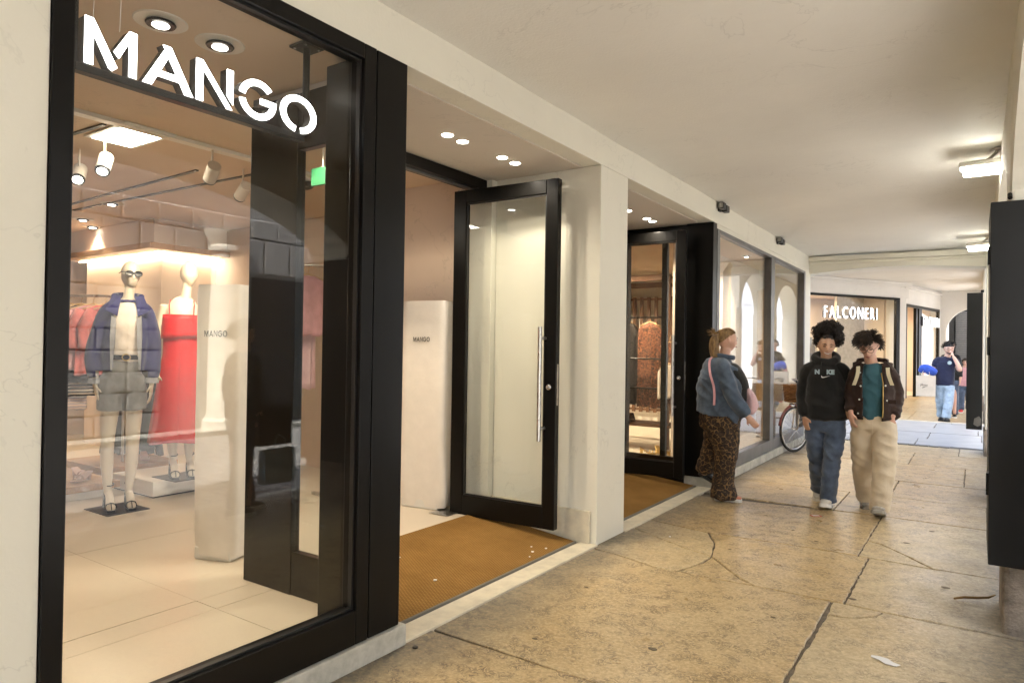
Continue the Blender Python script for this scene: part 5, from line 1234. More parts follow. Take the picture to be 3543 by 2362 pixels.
# ---- curly haired walker in a black hoodie
c = person('smiling person in black hoodie and blue jeans with curly hair piled up', (-1.234, 7.301, 0), .1674)
Hm = hmat((.018, -.02, 1.585), yaw=8, pitch=7, roll=4)
b = MB(); add_head(b, Hm, fem=1)
slimb(b, [(.015, .02, 1.40, .058, .055), (.016, .0, 1.45, .052, .052), (.018, -.005, 1.52, .050, .055)])
slimb(b, [(.015, .0, .86, .15, .10), (.015, 0, 1.05, .13, .09), (.015, 0, 1.25, .14, .09), (.015, .01, 1.35, .12, .07), (.015, .015, 1.42, .05, .05)], n=20)
slimb(b, [(-.13, 0, 1.36, .045, .045), (-.185, .02, 1.11, .040, .040), (-.172, -.04, .92, .030, .027), (-.170, -.05, .89, .026, .022)])
slimb(b, [(.15, 0, 1.36, .045, .045), (.198, .02, 1.10, .042, .042), (.205, -.08, .985, .030, .027)])
hand(b, (-.170, -.052, .885), (.16, -.10, -1), (.5, .5, .1), .165, .40, 1)
hand(b, (.207, -.09, .975), (.25, -.45, -.75), (.8, .6, .1), .155, .75, -1)
slimb(b, [(-.07, .01, .84, .075, .08), (-.06, .08, .47, .05, .05), (-.045, .36, .13, .033, .036)]); slimb(b, [(.09, -.01, .84, .075, .08), (.075, -.04, .48, .05, .05), (.045, -.02, .11, .033, .036)])
link('body', remesh(b, .0072, 2), 'skin_olive', c, smooth=True)
face_parts(c, Hm, smile=1.0, brow='hair_black')
# hoodie
h = MB()
slimb(h, [(.018, .0, .865, .185, .135), (.018, .0, .90, .205, .15), (.016, -.005, 1.0, .195, .15), (.015, -.01, 1.15, .178, .14), (.012, -.01, 1.28, .165, .130), (.012, .0, 1.355, .140, .105), (.015, .01, 1.425, .085, .08)], n=26, cap=(.12, .3))
slimb(h, [(-.09, .01, 1.385, .05, .06), (-.145, .01, 1.340, .062, .068), (-.178, .02, 1.22, .062, .066), (-.190, .02, 1.08, .060, .062), (-.180, -.02, .97, .056, .056), (-.172, -.045, .925, .052, .052), (-.170, -.05, .905, .038, .038)], n=18)
slimb(h, [(.11, .01, 1.385, .05, .06), (.165, .01, 1.340, .062, .068), (.195, .02, 1.22, .060, .064), (.200, .02, 1.10, .056, .058), (.205, -.05, 1.02, .050, .050), (.207, -.08, .99, .038, .038)], n=18)
hd = [(.017 + .098 * math.sin(a), .012 - .088 * math.cos(a), 1.452 - .035 * math.cos(a) + .012) for a in np.linspace(0, 2 * math.pi, 22)]
h.tube(hd, [.030 + .012 * (1 - math.cos(a)) / 2 for a in np.linspace(0, 2 * math.pi, 22)], 12)
slimb(h, [(.017, .10, 1.50, .10, .05), (.017, .14, 1.42, .10, .05), (.017, .135, 1.33, .05, .03)])
hm = remesh(h, .0095, 3, wrinkle(.0085, 5, 11, 3.1, .004))
hoodie = link('hoodie', hm, 'black_cotton', c, smooth=True)
# chest print: N K E letters and a swoosh
def on_chest(me, off, surf_y):
    for v in me.vertices: v.co = (v.co.x + off[0], surf_y + v.co.z, v.co.y + off[1])
    return me
for ch, x in (('N', -.083), ('K', .022), ('E', .060)):
    me = text_mesh(ch, .056, .003, .0042); on_chest(me, (x, 1.316), -.162); o = link('printed_letter', me, 'blue_grey_print', hoodie)
sw = [(-.030, .010), (-.034, -.002), (-.028, -.012), (-.014, -.012), (.010, -.004), (.046, .010), (.012, .002), (-.010, -.003), (-.022, -.002), (-.027, .003)]
MB().prism([(x + .008, z + 1.290) for x, z in sw], -.166, -.160, 'y').build('printed_mark', 'white_print', hoodie, ws=False)
MB().tube([(-.02, -.128, 1.435), (-.026, -.150, 1.40), (-.024, -.158, 1.36)], .0035, 6).build('drawstring', 'black_cotton', hoodie, ws=False)
# jeans
j = MB()
slimb(j, [(.015, .0, .80, .165, .115), (.015, .0, .93, .155, .11)], n=22, cap=(.5, .2))
slimb(j, [(-.075, .01, .86, .092, .105), (-.078, .03, .70, .088, .10), (-.066, .08, .50, .076, .085), (-.055, .20, .32, .070, .078), (-.046, .33, .17, .068, .072), (-.045, .37, .10, .070, .074)], n=18, cap=(.5, .12))
slimb(j, [(.10, -.005, .86, .094, .105), (.098, -.02, .70, .090, .10), (.080, -.045, .50, .079, .085), (.062, -.04, .32, .074, .078), (.050, -.02, .16, .072, .074), (.047, -.01, .075, .075, .08)], n=18, cap=(.5, .12))
link('jeans', remesh(j, .0095, 3, wrinkle(.0085, 6, 15, 8.0, .004)), 'denim_jeans', c, smooth=True)
shoe(c, 'shoe', (.040, .03, 0), -6, 'white_leather', 'white_plastic', .28, -10, .050, .09, .035, 'white_print'); shoe(c, 'shoe', (-.05, .47, .035), 4, 'white_leather', 'white_plastic', .27, 12, .048, .09, .033, 'white_print')
# hair: tall curly pile
hair = link('hair', skull_cap(Hm, lambda x, y, z: z > .42 - .30 * y and not (y < -.35 and z < .62), 1.05, .006, 2).mesh('hair'), 'hair_black', c, smooth=True)
rr = random.Random(5); cu = MB()
for i in range(1500):
    # volume: wide crown leaning to the right of the picture
    while True:
        u = Vector((rr.uniform(-1, 1), rr.uniform(-1, 1), rr.uniform(-1, 1)))
        if u.length <= 1: break
    u = u * (1.0 if rr.random() < .75 else 1.12)
    cpos = Vector((.026 + u.x * .128 + .02 * u.z, .035 + u.y * .115, 1.745 + u.z * .088))
    if i < 260: cpos = Vector((.118 + u.x * .055, .03 + u.y * .09, 1.665 + u.z * .085))
    elif i < 420: cpos = Vector((-.058 + u.x * .035, .04 + u.y * .08, 1.64 + u.z * .06))
    r0 = rr.uniform(.007, .014); a = rr.uniform(0, 6.28); ax = Vector((rr.uniform(-1, 1), rr.uniform(-1, 1), rr.uniform(-.6, 1))).normalized(); s1 = ax.orthogonal().normalized(); s2 = ax.cross(s1); pitch = rr.uniform(.004, .008)
    cu.tube([cpos + (s1 * math.cos(a + k * 1.15) + s2 * math.sin(a + k * 1.15)) * r0 + ax * (k - 3) * pitch for k in range(7)], [.0035, .0042, .0042, .0042, .004, .0035, .002], 4)
cu.build('curls', 'hair_black', hair, ws=False)
# ---- walker looking down, brown jacket
p = person('person in brown jacket and cream trousers wearing glasses and looking down', (-.78, 7.276, 0), .1067)
Hm = hmat((-.060, -.065, 1.585), yaw=-8, pitch=24, roll=-5, s=1.03)
b = MB(); add_head(b, Hm)
slimb(b, [(-.03, .03, 1.38, .06, .058), (-.04, .0, 1.44, .056, .056), (-.05, -.03, 1.50, .054, .056)])
slimb(b, [(-.02, .0, .88, .14, .10), (-.02, 0, 1.05, .13, .09), (-.02, 0, 1.25, .14, .09), (-.02, .01, 1.34, .12, .07), (-.025, .015, 1.40, .05, .05)], n=20)
slimb(b, [(.115, 0, 1.34, .042, .042), (.168, .05, 1.13, .042, .042), (.140, -.08, .945, .030, .027)]); slimb(b, [(-.15, 0, 1.34, .042, .042), (-.202, .01, 1.13, .042, .042), (-.204, -.075, .965, .029, .026)])
hand(b, (.136, -.085, .935), (-.35, .1, -.9), (-.2, .9, .2), .16, .2, 1); hand(b, (-.204, -.08, .955), (.12, -.15, -1), (.7, .5, .1), .17, .55, 1)
slimb(b, [(-.10, .01, .84, .075, .08), (-.10, .10, .47, .05, .05), (-.075, .33, .12, .033, .036)]); slimb(b, [(.07, -.01, .84, .075, .08), (.072, -.06, .49, .05, .05), (.045, -.12, .12, .033, .036)])
link('body', remesh(b, .0072, 2), 'skin_fair', p, smooth=True)
face_parts(p, Hm, 0, 'hair_brown', lids=1); spectacles(p, Hm)
tee = MB(); slimb(tee, [(-.022, .0, .90, .150, .120), (-.022, .0, .95, .150, .125), (-.022, -.005, 1.10, .148, .122), (-.022, -.005, 1.25, .158, .122), (-.022, .005, 1.35, .15, .095), (-.028, .01, 1.41, .078, .072)], n=24, cap=(.1, .2))
link('t_shirt', remesh(tee, .0095, 3, wrinkle(.007, 5, 9, 1.0, .003)), 'teal_cotton', p, smooth=True)
jk = MB()
slimb(jk, [(-.02, .0, .905, .190, .150), (-.02, .0, .96, .192, .156), (-.02, .0, 1.10, .184, .152), (-.02, .0, 1.25, .170, .144), (-.02, .005, 1.345, .152, .115), (-.024, .015, 1.415, .092, .088)], n=28, cap=(.05, .05))
slimb(jk, [(.07, .005, 1.385, .05, .065), (.120, .005, 1.335, .060, .068), (.152, .03, 1.24, .062, .068), (.170, .05, 1.12, .062, .066), (.158, -.01, 1.01, .060, .062), (.140, -.06, .95, .058, .060)], n=18, cap=(.5, .1))
slimb(jk, [(-.11, .005, 1.385, .05, .065), (-.160, .005, 1.335, .060, .068), (-.188, .02, 1.24, .060, .066), (-.202, .01, 1.12, .060, .064), (-.202, -.05, 1.02, .056, .058), (-.200, -.075, .985, .053, .054)], n=18, cap=(.5, .1))
jm = remesh(jk, .0095, 3, wrinkle(.009, 5, 13, 5.0, .004))
def jkeep(q):
    if q.z > 1.43: return False
    xl, xr = -.112 - .03 * (q.z - 1.15), .062 - .02 * (1.25 - q.z) - .10 * max(0, q.z - 1.34)
    if q.y < -.02 and q.z < 1.45 and xl < q.x < xr: return False
    if q.z < .885: return False
    return True
jacket = shell('jacket', cut(jm, jkeep), 'brown_cord', p, .012)
col = MB()
for s, x0 in ((1, .055), (-1, -.108)):
    cx = x0; out = 1 if s > 0 else -1
    col.add([(cx, -.128, 1.335), (cx + out * .085, -.118, 1.372), (cx + out * .088, .0, 1.432), (cx + out * .02, -.055, 1.452), (cx - out * .004, -.098, 1.405)], [(0, 1, 2, 3, 4) if s > 0 else (4, 3, 2, 1, 0)])
col.tube([(.077, -.045, 1.45), (.09, .03, 1.452), (.045, .10, 1.458), (-.03, .118, 1.462), (-.11, .095, 1.458), (-.145, .03, 1.450), (-.125, -.045, 1.45)], .022, 8)
o = col.build('collar', 'brown_cord', jacket, ws=False); s_ = o.modifiers.new('s', 'SOLIDIFY'); s_.thickness = .008
for x, z, y in ((-.128, 1.34, -.150), (-.122, 1.215, -.164), (-.132, 1.09, -.168), (-.142, .96, -.168), (.082, 1.225, -.158), (.095, 1.09, -.162)): MB().lathe([(.0085, -.004), (.0085, 0), (.005, .003)], (x, y, z), 12, 'y').build('snap_button', 'steel', jacket, ws=False)
MB().tube([(.046, -.128, 1.34), (.060, -.150, 1.25), (.062, -.160, 1.10), (.062, -.164, .99), (.058, -.164, .93)], .0045, 6).build('zip', 'brass', jacket, ws=False)
MB().box(.10, .17, -.170, -.160, 1.06, 1.10).build('pocket_flap', 'brown_cord', jacket, bevel=.004, ws=False)
for pts in ([(-.150, -.045, 1.420), (-.145, -.115, 1.375), (-.152, -.145, 1.31), (-.180, -.135, 1.22)], [(.100, -.030, 1.425), (.098, -.105, 1.385), (.106, -.140, 1.32), (.135, -.140, 1.23)]):
    q = spline(pts, 5); st_ = MB(); n = len(q)
    for w, dy in ((.016, 0.0),):
        vs = [];
        for r_ in q: vs += [(r_[0] - w, r_[1] - .008, r_[2]), (r_[0] + w, r_[1] - .008, r_[2]), (r_[0] + w, r_[1] + .012, r_[2]), (r_[0] - w, r_[1] + .012, r_[2])]
        fs = [(0, 1, 2, 3), tuple(4 * (n - 1) + k for k in range(4))[::-1]]
        for i in range(n - 1):
            for k in range(4): fs.append((4 * i + k, 4 * i + 4 + k, 4 * i + 4 + (k + 1) % 4, 4 * i + (k + 1) % 4))
        st_.add(vs, fs)
    st_.build('backpack_strap', 'strap_canvas', p, ws=False)
bp = MB().box(-.14, .11, .165, .27, 1.0, 1.36); bp.build('backpack', 'strap_canvas', p, bevel=.04, ws=False)
tr = MB()
slimb(tr, [(-.018, .0, .82, .185, .120), (-.018, .0, .94, .168, .12)], n=24, cap=(.4, .1))
slimb(tr, [(-.105, .01, .87, .100, .115), (-.108, .03, .70, .102, .108), (-.106, .09, .50, .096, .098), (-.098, .19, .32, .088, .092), (-.082, .29, .17, .082, .088), (-.078, .32, .075, .082, .09)], n=18, cap=(.5, .1))
slimb(tr, [(.072, -.005, .87, .102, .115), (.080, -.03, .70, .104, .108), (.080, -.06, .50, .098, .098), (.068, -.09, .32, .090, .092), (.050, -.105, .16, .084, .09), (.044, -.105, .065, .084, .095)], n=18, cap=(.5, .1))
tm = link('trousers', remesh(tr, .0095, 3, wrinkle(.0085, 5, 12, 12.0, .006)), 'cream_cotton', p, smooth=True)
MB().tube([(-.02, -.128, .90), (-.022, -.132, .82), (-.024, -.115, .755)], .003, 5).build('fly_seam', 'cream_cotton', tm, ws=False)
shoe(p, 'shoe', (.042, -.065, .012), -4, 'grey_suede', 'grey_suede', .285, -16, .052, .09, .03); shoe(p, 'shoe', (-.078, .40, .01), 5, 'grey_suede', 'grey_suede', .28, 6, .05, .09, .03)
hair = link('hair', skull_cap(Hm, lambda x, y, z: z > (.60 if y < -.25 else .34 - .85 * max(0, y)) and z > -.45, 1.05, .008, 4, 26).mesh('hair'), 'hair_brown', p, smooth=True)
def flow_b(x, y, z):
    dx, dy = x - .12, y - .30; q = math.hypot(dx, dy) + 1e-3
    return (dx / q * .9 - .35, dy / q * .9 - .15, .30 - .95 * (1 - z))
hair_locks(Hm, 1000, 9, .0055, .062, 6, lambda x, y, z: z > (.52 if y < -.25 else .30 - .9 * max(0, y)) and z > -.40, flow_b, .001, .10, 1.045).build('hair_locks', 'hair_brown', hair, ws=False)
hair_locks(Hm, 130, 21, .0055, .075, 6, lambda x, y, z: y < -.3 and .62 < z < .9, lambda x, y, z: (-.6 + x * .4, -.5, -.55), .001, .14, 1.06).build('fringe', 'hair_brown', hair, ws=False)
hair_locks(Hm, 120, 19, .004, .035, 4, lambda x, y, z: z > .7, lambda x, y, z: (x - .6, y - .1, .25), .001, .25, 1.06).build('hair_locks', 'hair_brown', hair, ws=False)
# ---- pony-tailed woman stepping out of the farther entrance
w = person('pony-tailed person in denim jacket and leopard print trousers leaving the farther entrance', (-2.098, 6.997, 0), .2913)
Hm = hmat((.000, .0, 1.632), yaw=112, pitch=4, s=1.0)
b = MB(); add_head(b, Hm, fem=1)
slimb(b, [(-.05, .0, 1.40, .06, .06), (-.03, 0, 1.47, .056, .056), (-.012, 0, 1.55, .052, .052)])
slimb(b, [(-.06, .0, .84, .16, .17), (-.03, 0, 1.02, .18, .16), (-.04, 0, 1.2, .17, .16), (-.06, 0, 1.33, .11, .13), (-.06, 0, 1.42, .055, .06)], n=20)
slimb(b, [(-.045, -.12, 1.34, .045, .045), (.055, -.215, 1.07, .047, .047), (.20, -.185, .885, .031, .029)]); hand(b, (.205, -.184, .878), (.65, .0, -.75), (.2, .95, .0), .165, .5, -1)
slimb(b, [(-.045, .12, 1.34, .045, .045), (.07, .20, 1.10, .047, .047), (.20, .12, .99, .031, .029)]); hand(b, (.205, .118, .985), (.8, -.4, -.3), (.0, -.6, .5), .16, .6, 1)
slimb(b, [(-.06, -.06, .82, .09, .09), (.0, -.05, .5, .06, .06), (-.035, -.01, .11, .036, .036)]); slimb(b, [(-.08, .08, .82, .09, .09), (-.12, .19, .52, .06, .06), (-.22, .26, .22, .036, .036)])
link('body', remesh(b, .0075, 2), 'skin_fair', w, smooth=True)
face_parts(w, Hm, 0, 'hair_brown')
sh = MB(); slimb(sh, [(-.045, .0, .86, .21, .19), (-.03, .0, 1.0, .225, .19), (-.005, .0, 1.15, .228, .19), (-.02, 0, 1.28, .185, .18), (-.05, 0, 1.38, .12, .16), (-.05, 0, 1.44, .06, .07)], n=24, cap=(.1, .2))
link('top', remesh(sh, .011, 3), 'black_cotton', w, smooth=True)
jk = MB()
slimb(jk, [(-.06, .0, .80, .215, .215), (-.06, .0, .90, .232, .225), (-.052, .0, 1.02, .238, .225), (-.048, .0, 1.16, .240, .222), (-.062, .0, 1.29, .205, .212), (-.07, .0, 1.38, .15, .18), (-.055, .0, 1.455, .085, .09)], n=28, cap=(.05, .05))
slimb(jk, [(-.05, -.07, 1.40, .065, .06), (-.040, -.14, 1.355, .078, .072), (.0, -.19, 1.23, .080, .074), (.058, -.222, 1.08, .080, .074), (.125, -.21, .98, .072, .066), (.185, -.19, .905, .060, .056)], side=(0, 1, 0), n=18, cap=(.5, .1))
slimb(jk, [(-.05, .07, 1.40, .065, .06), (-.040, .14, 1.355, .078, .072), (.01, .19, 1.23, .080, .074), (.068, .205, 1.10, .076, .074), (.13, .17, 1.04, .068, .064), (.185, .13, 1.0, .058, .056)], side=(0, 1, 0), n=18, cap=(.5, .1))
jm = remesh(jk, .010, 3, wrinkle(.012, 4.5, 11, 21.0, .005, tilt=1.0))
def wkeep(q):
    if q.z > 1.475: return False
    if q.x > .105 and -.15 < q.y < .15 and q.z < 1.44: return False
    hem = .875 + .05 * (1 - abs(q.y) / .22) - .13 * float(sstep(.0, .14, q.x)) if True else 0
    if q.z < hem and not (q.x > .09 and (abs(q.y) > .165) and q.z > .84): return False
    return True
dj = shell('denim_jacket', cut(jm, wkeep), 'denim_jacket', w, .012)
MB().tube([(.02 + .10 * math.cos(a), .10 * math.sin(a) - .0, 1.468 - .015 * math.cos(a)) for a in np.linspace(R(30), R(330), 20)], .026, 8).xf(Matrix.Translation((-.045, 0, 0))).build('collar', 'denim_jacket', dj, smooth=True, ws=False)
MB().tube([(-.26, -.10, 1.25), (-.19, -.20, 1.235), (-.10, -.236, 1.225), (.0, -.246, 1.215)], .0045, 6).build('yoke_seam', 'denim_jacket', dj, ws=False)
MB().tube([(.158, -.24, .97), (.13, -.265, .94), (.12, -.21, .905)], .006, 6).build('cuff_seam', 'denim_jacket', dj, ws=False)
bg_ = thing('crossbody_bag', 'pale pink crossbody bag in front of the pony-tailed person', 'bag', tuple(wm(w) @ Vector((.235, -.03, .9))), .2913)
m = MB(); slimb(m, [(0, 0, .02, .045, .09), (.01, 0, .08, .06, .10), (.0, 0, .16, .05, .095), (-.03, 0, .23, .03, .07)], n=16); link('pouch', remesh(m, .009, 3), 'pink_pale', bg_, smooth=True)
q = [Vector(x) for x in ((-.10, -.06, 1.485), (-.165, -.115, 1.43), (-.16, -.21, 1.30), (-.125, -.243, 1.18), (-.115, -.246, 1.08), (-.118, -.246, .985))]
stp = MB(); sp_ = spline([tuple(x) for x in q], 4); vs = []; n = len(sp_)
for r_ in sp_: vs += [(r_[0] - .011, r_[1] - .012, r_[2]), (r_[0] + .011, r_[1] - .012, r_[2]), (r_[0] + .011, r_[1] + .012, r_[2]), (r_[0] - .011, r_[1] + .012, r_[2])]
fs = [(0, 1, 2, 3), tuple(4 * (n - 1) + k for k in range(4))[::-1]]
for i in range(n - 1):
    for k in range(4): fs.append((4 * i + k, 4 * i + 4 + k, 4 * i + 4 + (k + 1) % 4, 4 * i + (k + 1) % 4))
stp.add([tuple(Matrix.Translation((-.235, .03, -.9)) @ Vector(v)) for v in vs], fs); stp.build('strap', 'pink_cloth', bg_, ws=False)
tr = MB()
slimb(tr, [(-.06, .0, .76, .20, .19), (-.06, .0, .90, .205, .20)], n=24, cap=(.4, .2))
slimb(tr, [(-.06, -.05, .84, .165, .13), (-.025, -.05, .70, .150, .12), (.005, -.05, .54, .118, .11), (-.015, -.03, .34, .098, .10), (-.025, -.01, .18, .105, .105), (-.018, .0, .05, .132, .12), (-.018, 0, .018, .135, .125)], n=20, cap=(.5, .05))
slimb(tr, [(-.09, .08, .84, .15, .13), (-.10, .13, .68, .125, .12), (-.13, .20, .52, .10, .10), (-.19, .25, .34, .09, .09), (-.225, .27, .24, .095, .09)], n=18, cap=(.5, .1))
link('trousers', remesh(tr, .0105, 3, wrinkle(.010, 5, 11, 31.0, .006)), 'leopard_trousers', w, smooth=True)
shoe(w, 'shoe', (-.05, .0, 0), 90, 'peach_suede', 'white_plastic', .27, 0, .05, .07, .03); shoe(w, 'shoe', (-.235, .30, .17), 95, 'black_leather', 'dark_rubber', .26, 30, .048, .07, .025)
hair = link('hair', skull_cap(Hm, lambda x, y, z: z > .34 - .80 * y * (1 if y > 0 else .45) and z > -.50, 1.03, .002, 6, 30).mesh('hair'), 'hair_blond', w, smooth=True)
hair_locks(Hm, 520, 29, .0042, .11, 7, lambda x, y, z: z > .34 - .80 * y * (1 if y > 0 else .45) and z > -.48, lambda x, y, z: (-x * .077, .115 - y * .1, .055 - z * .119), .0006, .05, 1.035).build('hair_locks', 'hair_blond', hair, ws=False)
pt = MB(); rr = random.Random(11)
for i in range(240):
    a = rr.uniform(0, 6.28); q_ = math.sqrt(rr.random()) * 1.15; ox, oy = math.cos(a) * q_, math.sin(a) * q_
    pts = [(-.090 + ox * .016, -.045 + oy * .018, 1.690 + ox * .012), (-.118 + ox * .028, -.055 + oy * .030, 1.680 + .01 * ox), (-.128 + ox * .040, -.062 + oy * .040, 1.60), (-.122 + ox * .040, -.066 + oy * .040, 1.50), (-.108 + ox * .024 + rr.uniform(-.01, .01), -.07 + oy * .028, 1.42 + rr.uniform(-.03, .035))]
    pt.tube([tuple(r_) for r_ in spline(pts, 3)], [.0055] * 10 + [.004, .003, .0015], 4)
pt.build('ponytail', 'hair_blond', hair, ws=False)
MB().tube([(-.094 + .004 * math.sin(a), -.045 + .022 * math.cos(a), 1.690 + .022 * math.sin(a)) for a in np.linspace(0, 6.28, 14, endpoint=False)], .006, 6, True).build('hair_tie', 'black_cotton', hair, ws=False)
# ---- far pedestrians
def jeans(root, mat, hips, legs, name='jeans', vox=.014, amp=.006, seed=0.0):
    j = MB(); slimb(j, hips, n=20, cap=(.4, .2))
    for l in legs: slimb(j, l, n=16, cap=(.5, .1))
    return link(name, remesh(j, vox, 3, wrinkle(amp, 6, 16, seed)), mat, root, smooth=True)
f = person('bespectacled person in navy t-shirt and pale jeans with a hand at the mouth', (-.586, 18.421, 0), .0318)
Hm = hmat((.085, -.01, 1.64), yaw=14, pitch=4, s=1.22)
b = MB(); add_head(b, Hm)
slimb(b, [(.045, .02, 1.42, .075, .07), (.06, .0, 1.48, .066, .064), (.075, 0, 1.55, .06, .06)])
slimb(b, [(.01, 0, .82, .15, .11), (.01, 0, 1.1, .16, .11), (.02, 0, 1.3, .17, .11), (.03, .01, 1.43, .09, .07)], n=20)
slimb(b, [(.20, 0, 1.40, .06, .06), (.27, -.10, 1.22, .055, .055), (.29, -.17, 1.20, .052, .05), (.23, -.18, 1.36, .042, .04), (.17, -.17, 1.47, .032, .03)]); hand(b, (.168, -.17, 1.475), (-.25, .05, 1), (-.8, .3, 0), .17, .9, 1)
slimb(b, [(-.14, 0, 1.40, .06, .06), (-.19, .0, 1.20, .050, .050), (-.34, -.12, 1.15, .034, .032)]); hand(b, (-.345, -.12, 1.15), (-.6, -.2, -.5), (0, .2, -1), .17, 1.0, 1)
slimb(b, [(-.06, 0, .8, .08, .08), (-.05, .15, .1, .04, .04)]); slimb(b, [(.08, 0, .8, .08, .08), (.05, -.1, .1, .04, .04)])
link('body', remesh(b, .010, 2), 'skin_ruddy', f, smooth=True); face_parts(f, Hm, 0, 'hair_dark'); spectacles(f, Hm)
tm = MB(); slimb(tm, [(.012, .0, .82, .185, .14), (.012, .0, .95, .185, .145), (.015, .0, 1.15, .188, .14), (.022, 0, 1.30, .185, .13), (.03, .005, 1.40, .15, .10), (.042, .01, 1.46, .08, .075)], n=24, cap=(.05, .2))
slimb(tm, [(.13, 0, 1.40, .075, .07), (.21, -.03, 1.36, .078, .075), (.255, -.07, 1.27, .072, .07)], n=16, cap=(.5, .1)); slimb(tm, [(-.07, 0, 1.40, .075, .07), (-.15, 0, 1.36, .078, .075), (-.182, 0, 1.24, .072, .07)], n=16, cap=(.5, .1))
ts = link('t_shirt', remesh(tm, .012, 3, wrinkle(.006, 6, 14, 41.0)), 'navy_cotton', f, smooth=True)
MB().cyl((.10, -.150, 1.335), (.10, -.142, 1.335), .042, n=20).build('printed_badge', 'blue_grey_print', ts, ws=False)
jeans(f, 'denim_pale', [(.012, 0, .76, .185, .13), (.012, 0, .86, .172, .13)], [[(-.075, .01, .80, .11, .12), (-.075, .06, .50, .095, .10), (-.062, .14, .25, .085, .09), (-.055, .16, .09, .085, .09)], [(.095, 0, .80, .11, .12), (.085, -.05, .50, .10, .10), (.060, -.08, .25, .09, .095), (.045, -.08, .09, .09, .095)]], seed=44.)
shoe(f, 'shoe', (.045, -.06, 0), 5, 'black_leather', 'dark_rubber', .29, -8, .052, .09, .03); shoe(f, 'shoe', (-.055, .20, .01), 0, 'black_leather', 'dark_rubber', .29, 4, .052, .09, .03)
h_ = link('hair', skull_cap(Hm, lambda x, y, z: z > .36 - .7 * y * (1 if y > 0 else .1) and z > -.4, 1.05, .008, 14).mesh('hair'), 'hair_dark', f, smooth=True)
hair_locks(Hm, 160, 44, .007, .05, 4, lambda x, y, z: z > .4 - .5 * y, lambda x, y, z: (x, y - .4, .2), .002, .3, 1.04).build('hair_locks', 'hair_dark', h_, ws=False)
MB().tube([Hm @ Vector((.05 * math.sin(a), -.098 + .03 * abs(math.sin(a)) ** 2, -.085 + .028 * abs(math.sin(a)))) for a in np.linspace(-1.4, 1.4, 9)], .010, 6).build('beard', 'hair_dark', f, smooth=True, ws=False)
def bag(label, loc, rotz, w, h, d, mat, handles=True, group=None):
    bb = thing('shopping_bag', label, 'bag', loc, rotz, group)
    vs = []; nu, nv = 8, 6
    m = MB().add([(-w / 2, -d / 2, 0), (w / 2, -d / 2, 0), (w / 2, d / 2, 0), (-w / 2, d / 2, 0), (-w / 2 * 1.02, -d / 2 * .8, h), (w / 2 * 1.02, -d / 2 * .8, h), (w / 2 * 1.02, d / 2 * .8, h), (-w / 2 * 1.02, d / 2 * .8, h)], [(0, 3, 2, 1), (0, 1, 5, 4), (1, 2, 6, 5), (2, 3, 7, 6), (3, 0, 4, 7)])
    o = m.build('bag_body', mat, bb, ws=False); s = o.modifiers.new('s', 'SOLIDIFY'); s.thickness = .004
    if handles:
        for y in (-d * .38, d * .38): MB().tube([(-w * .2, y, h - .03), (-w * .17, y, h + .09), (0, y * .4, h + .13), (w * .17, y, h + .09), (w * .2, y, h - .03)], .005, 6).build('handle', mat, bb, smooth=True, ws=False)
    return bb
T3 = wm(f)
bb = bag('large kraft paper bag with a black script mark carried past the boutique', tuple(T3 @ Vector((-.355, -.14, .56))), .03, .38, .47, .14, 'kraft_paper')
mk = MB(); z0 = .25
mk.tube([(-.10, -.066, z0 - .02), (-.09, -.066, z0 + .03), (-.08, -.066, z0 - .005), (-.065, -.066, z0 + .035), (-.055, -.066, z0 - .01)], .006, 5); mk.tube([(-.05, -.066, z0), (-.03, -.066, z0 + .012), (-.01, -.066, z0), (.01, -.066, z0 + .014), (.04, -.066, z0 + .004)], .004, 5); mk.tube([(-.075, -.066, z0 - .05), (-.06, -.066, z0 - .055), (-.02, -.066, z0 - .03), (.04, -.066, z0 - .012)], [.003, .007, .005, .002], 5)
mk.build('printed_mark', 'black_print', bb, ws=False)
jt = thing('folded_jacket', 'bright blue jacket draped over the arm above the paper bag', 'clothing', tuple(T3 @ Vector((-.30, -.10, 1.15))), .03)
m = MB(); slimb(m, [(-.16, -.02, .05, .06, .05), (-.08, -.03, .045, .10, .07), (.02, -.02, .0, .10, .075), (.12, 0, -.05, .08, .06)], side=(0, 0, 1), n=16); slimb(m, [(-.13, -.05, .06, .04, .04), (-.17, -.03, .0, .045, .04), (-.10, -.02, -.03, .04, .05)], n=12)
link('cloth', remesh(m, .012, 2, wrinkle(.007, 6, 9, 3.0)), 'blue_cotton', jt, smooth=True)
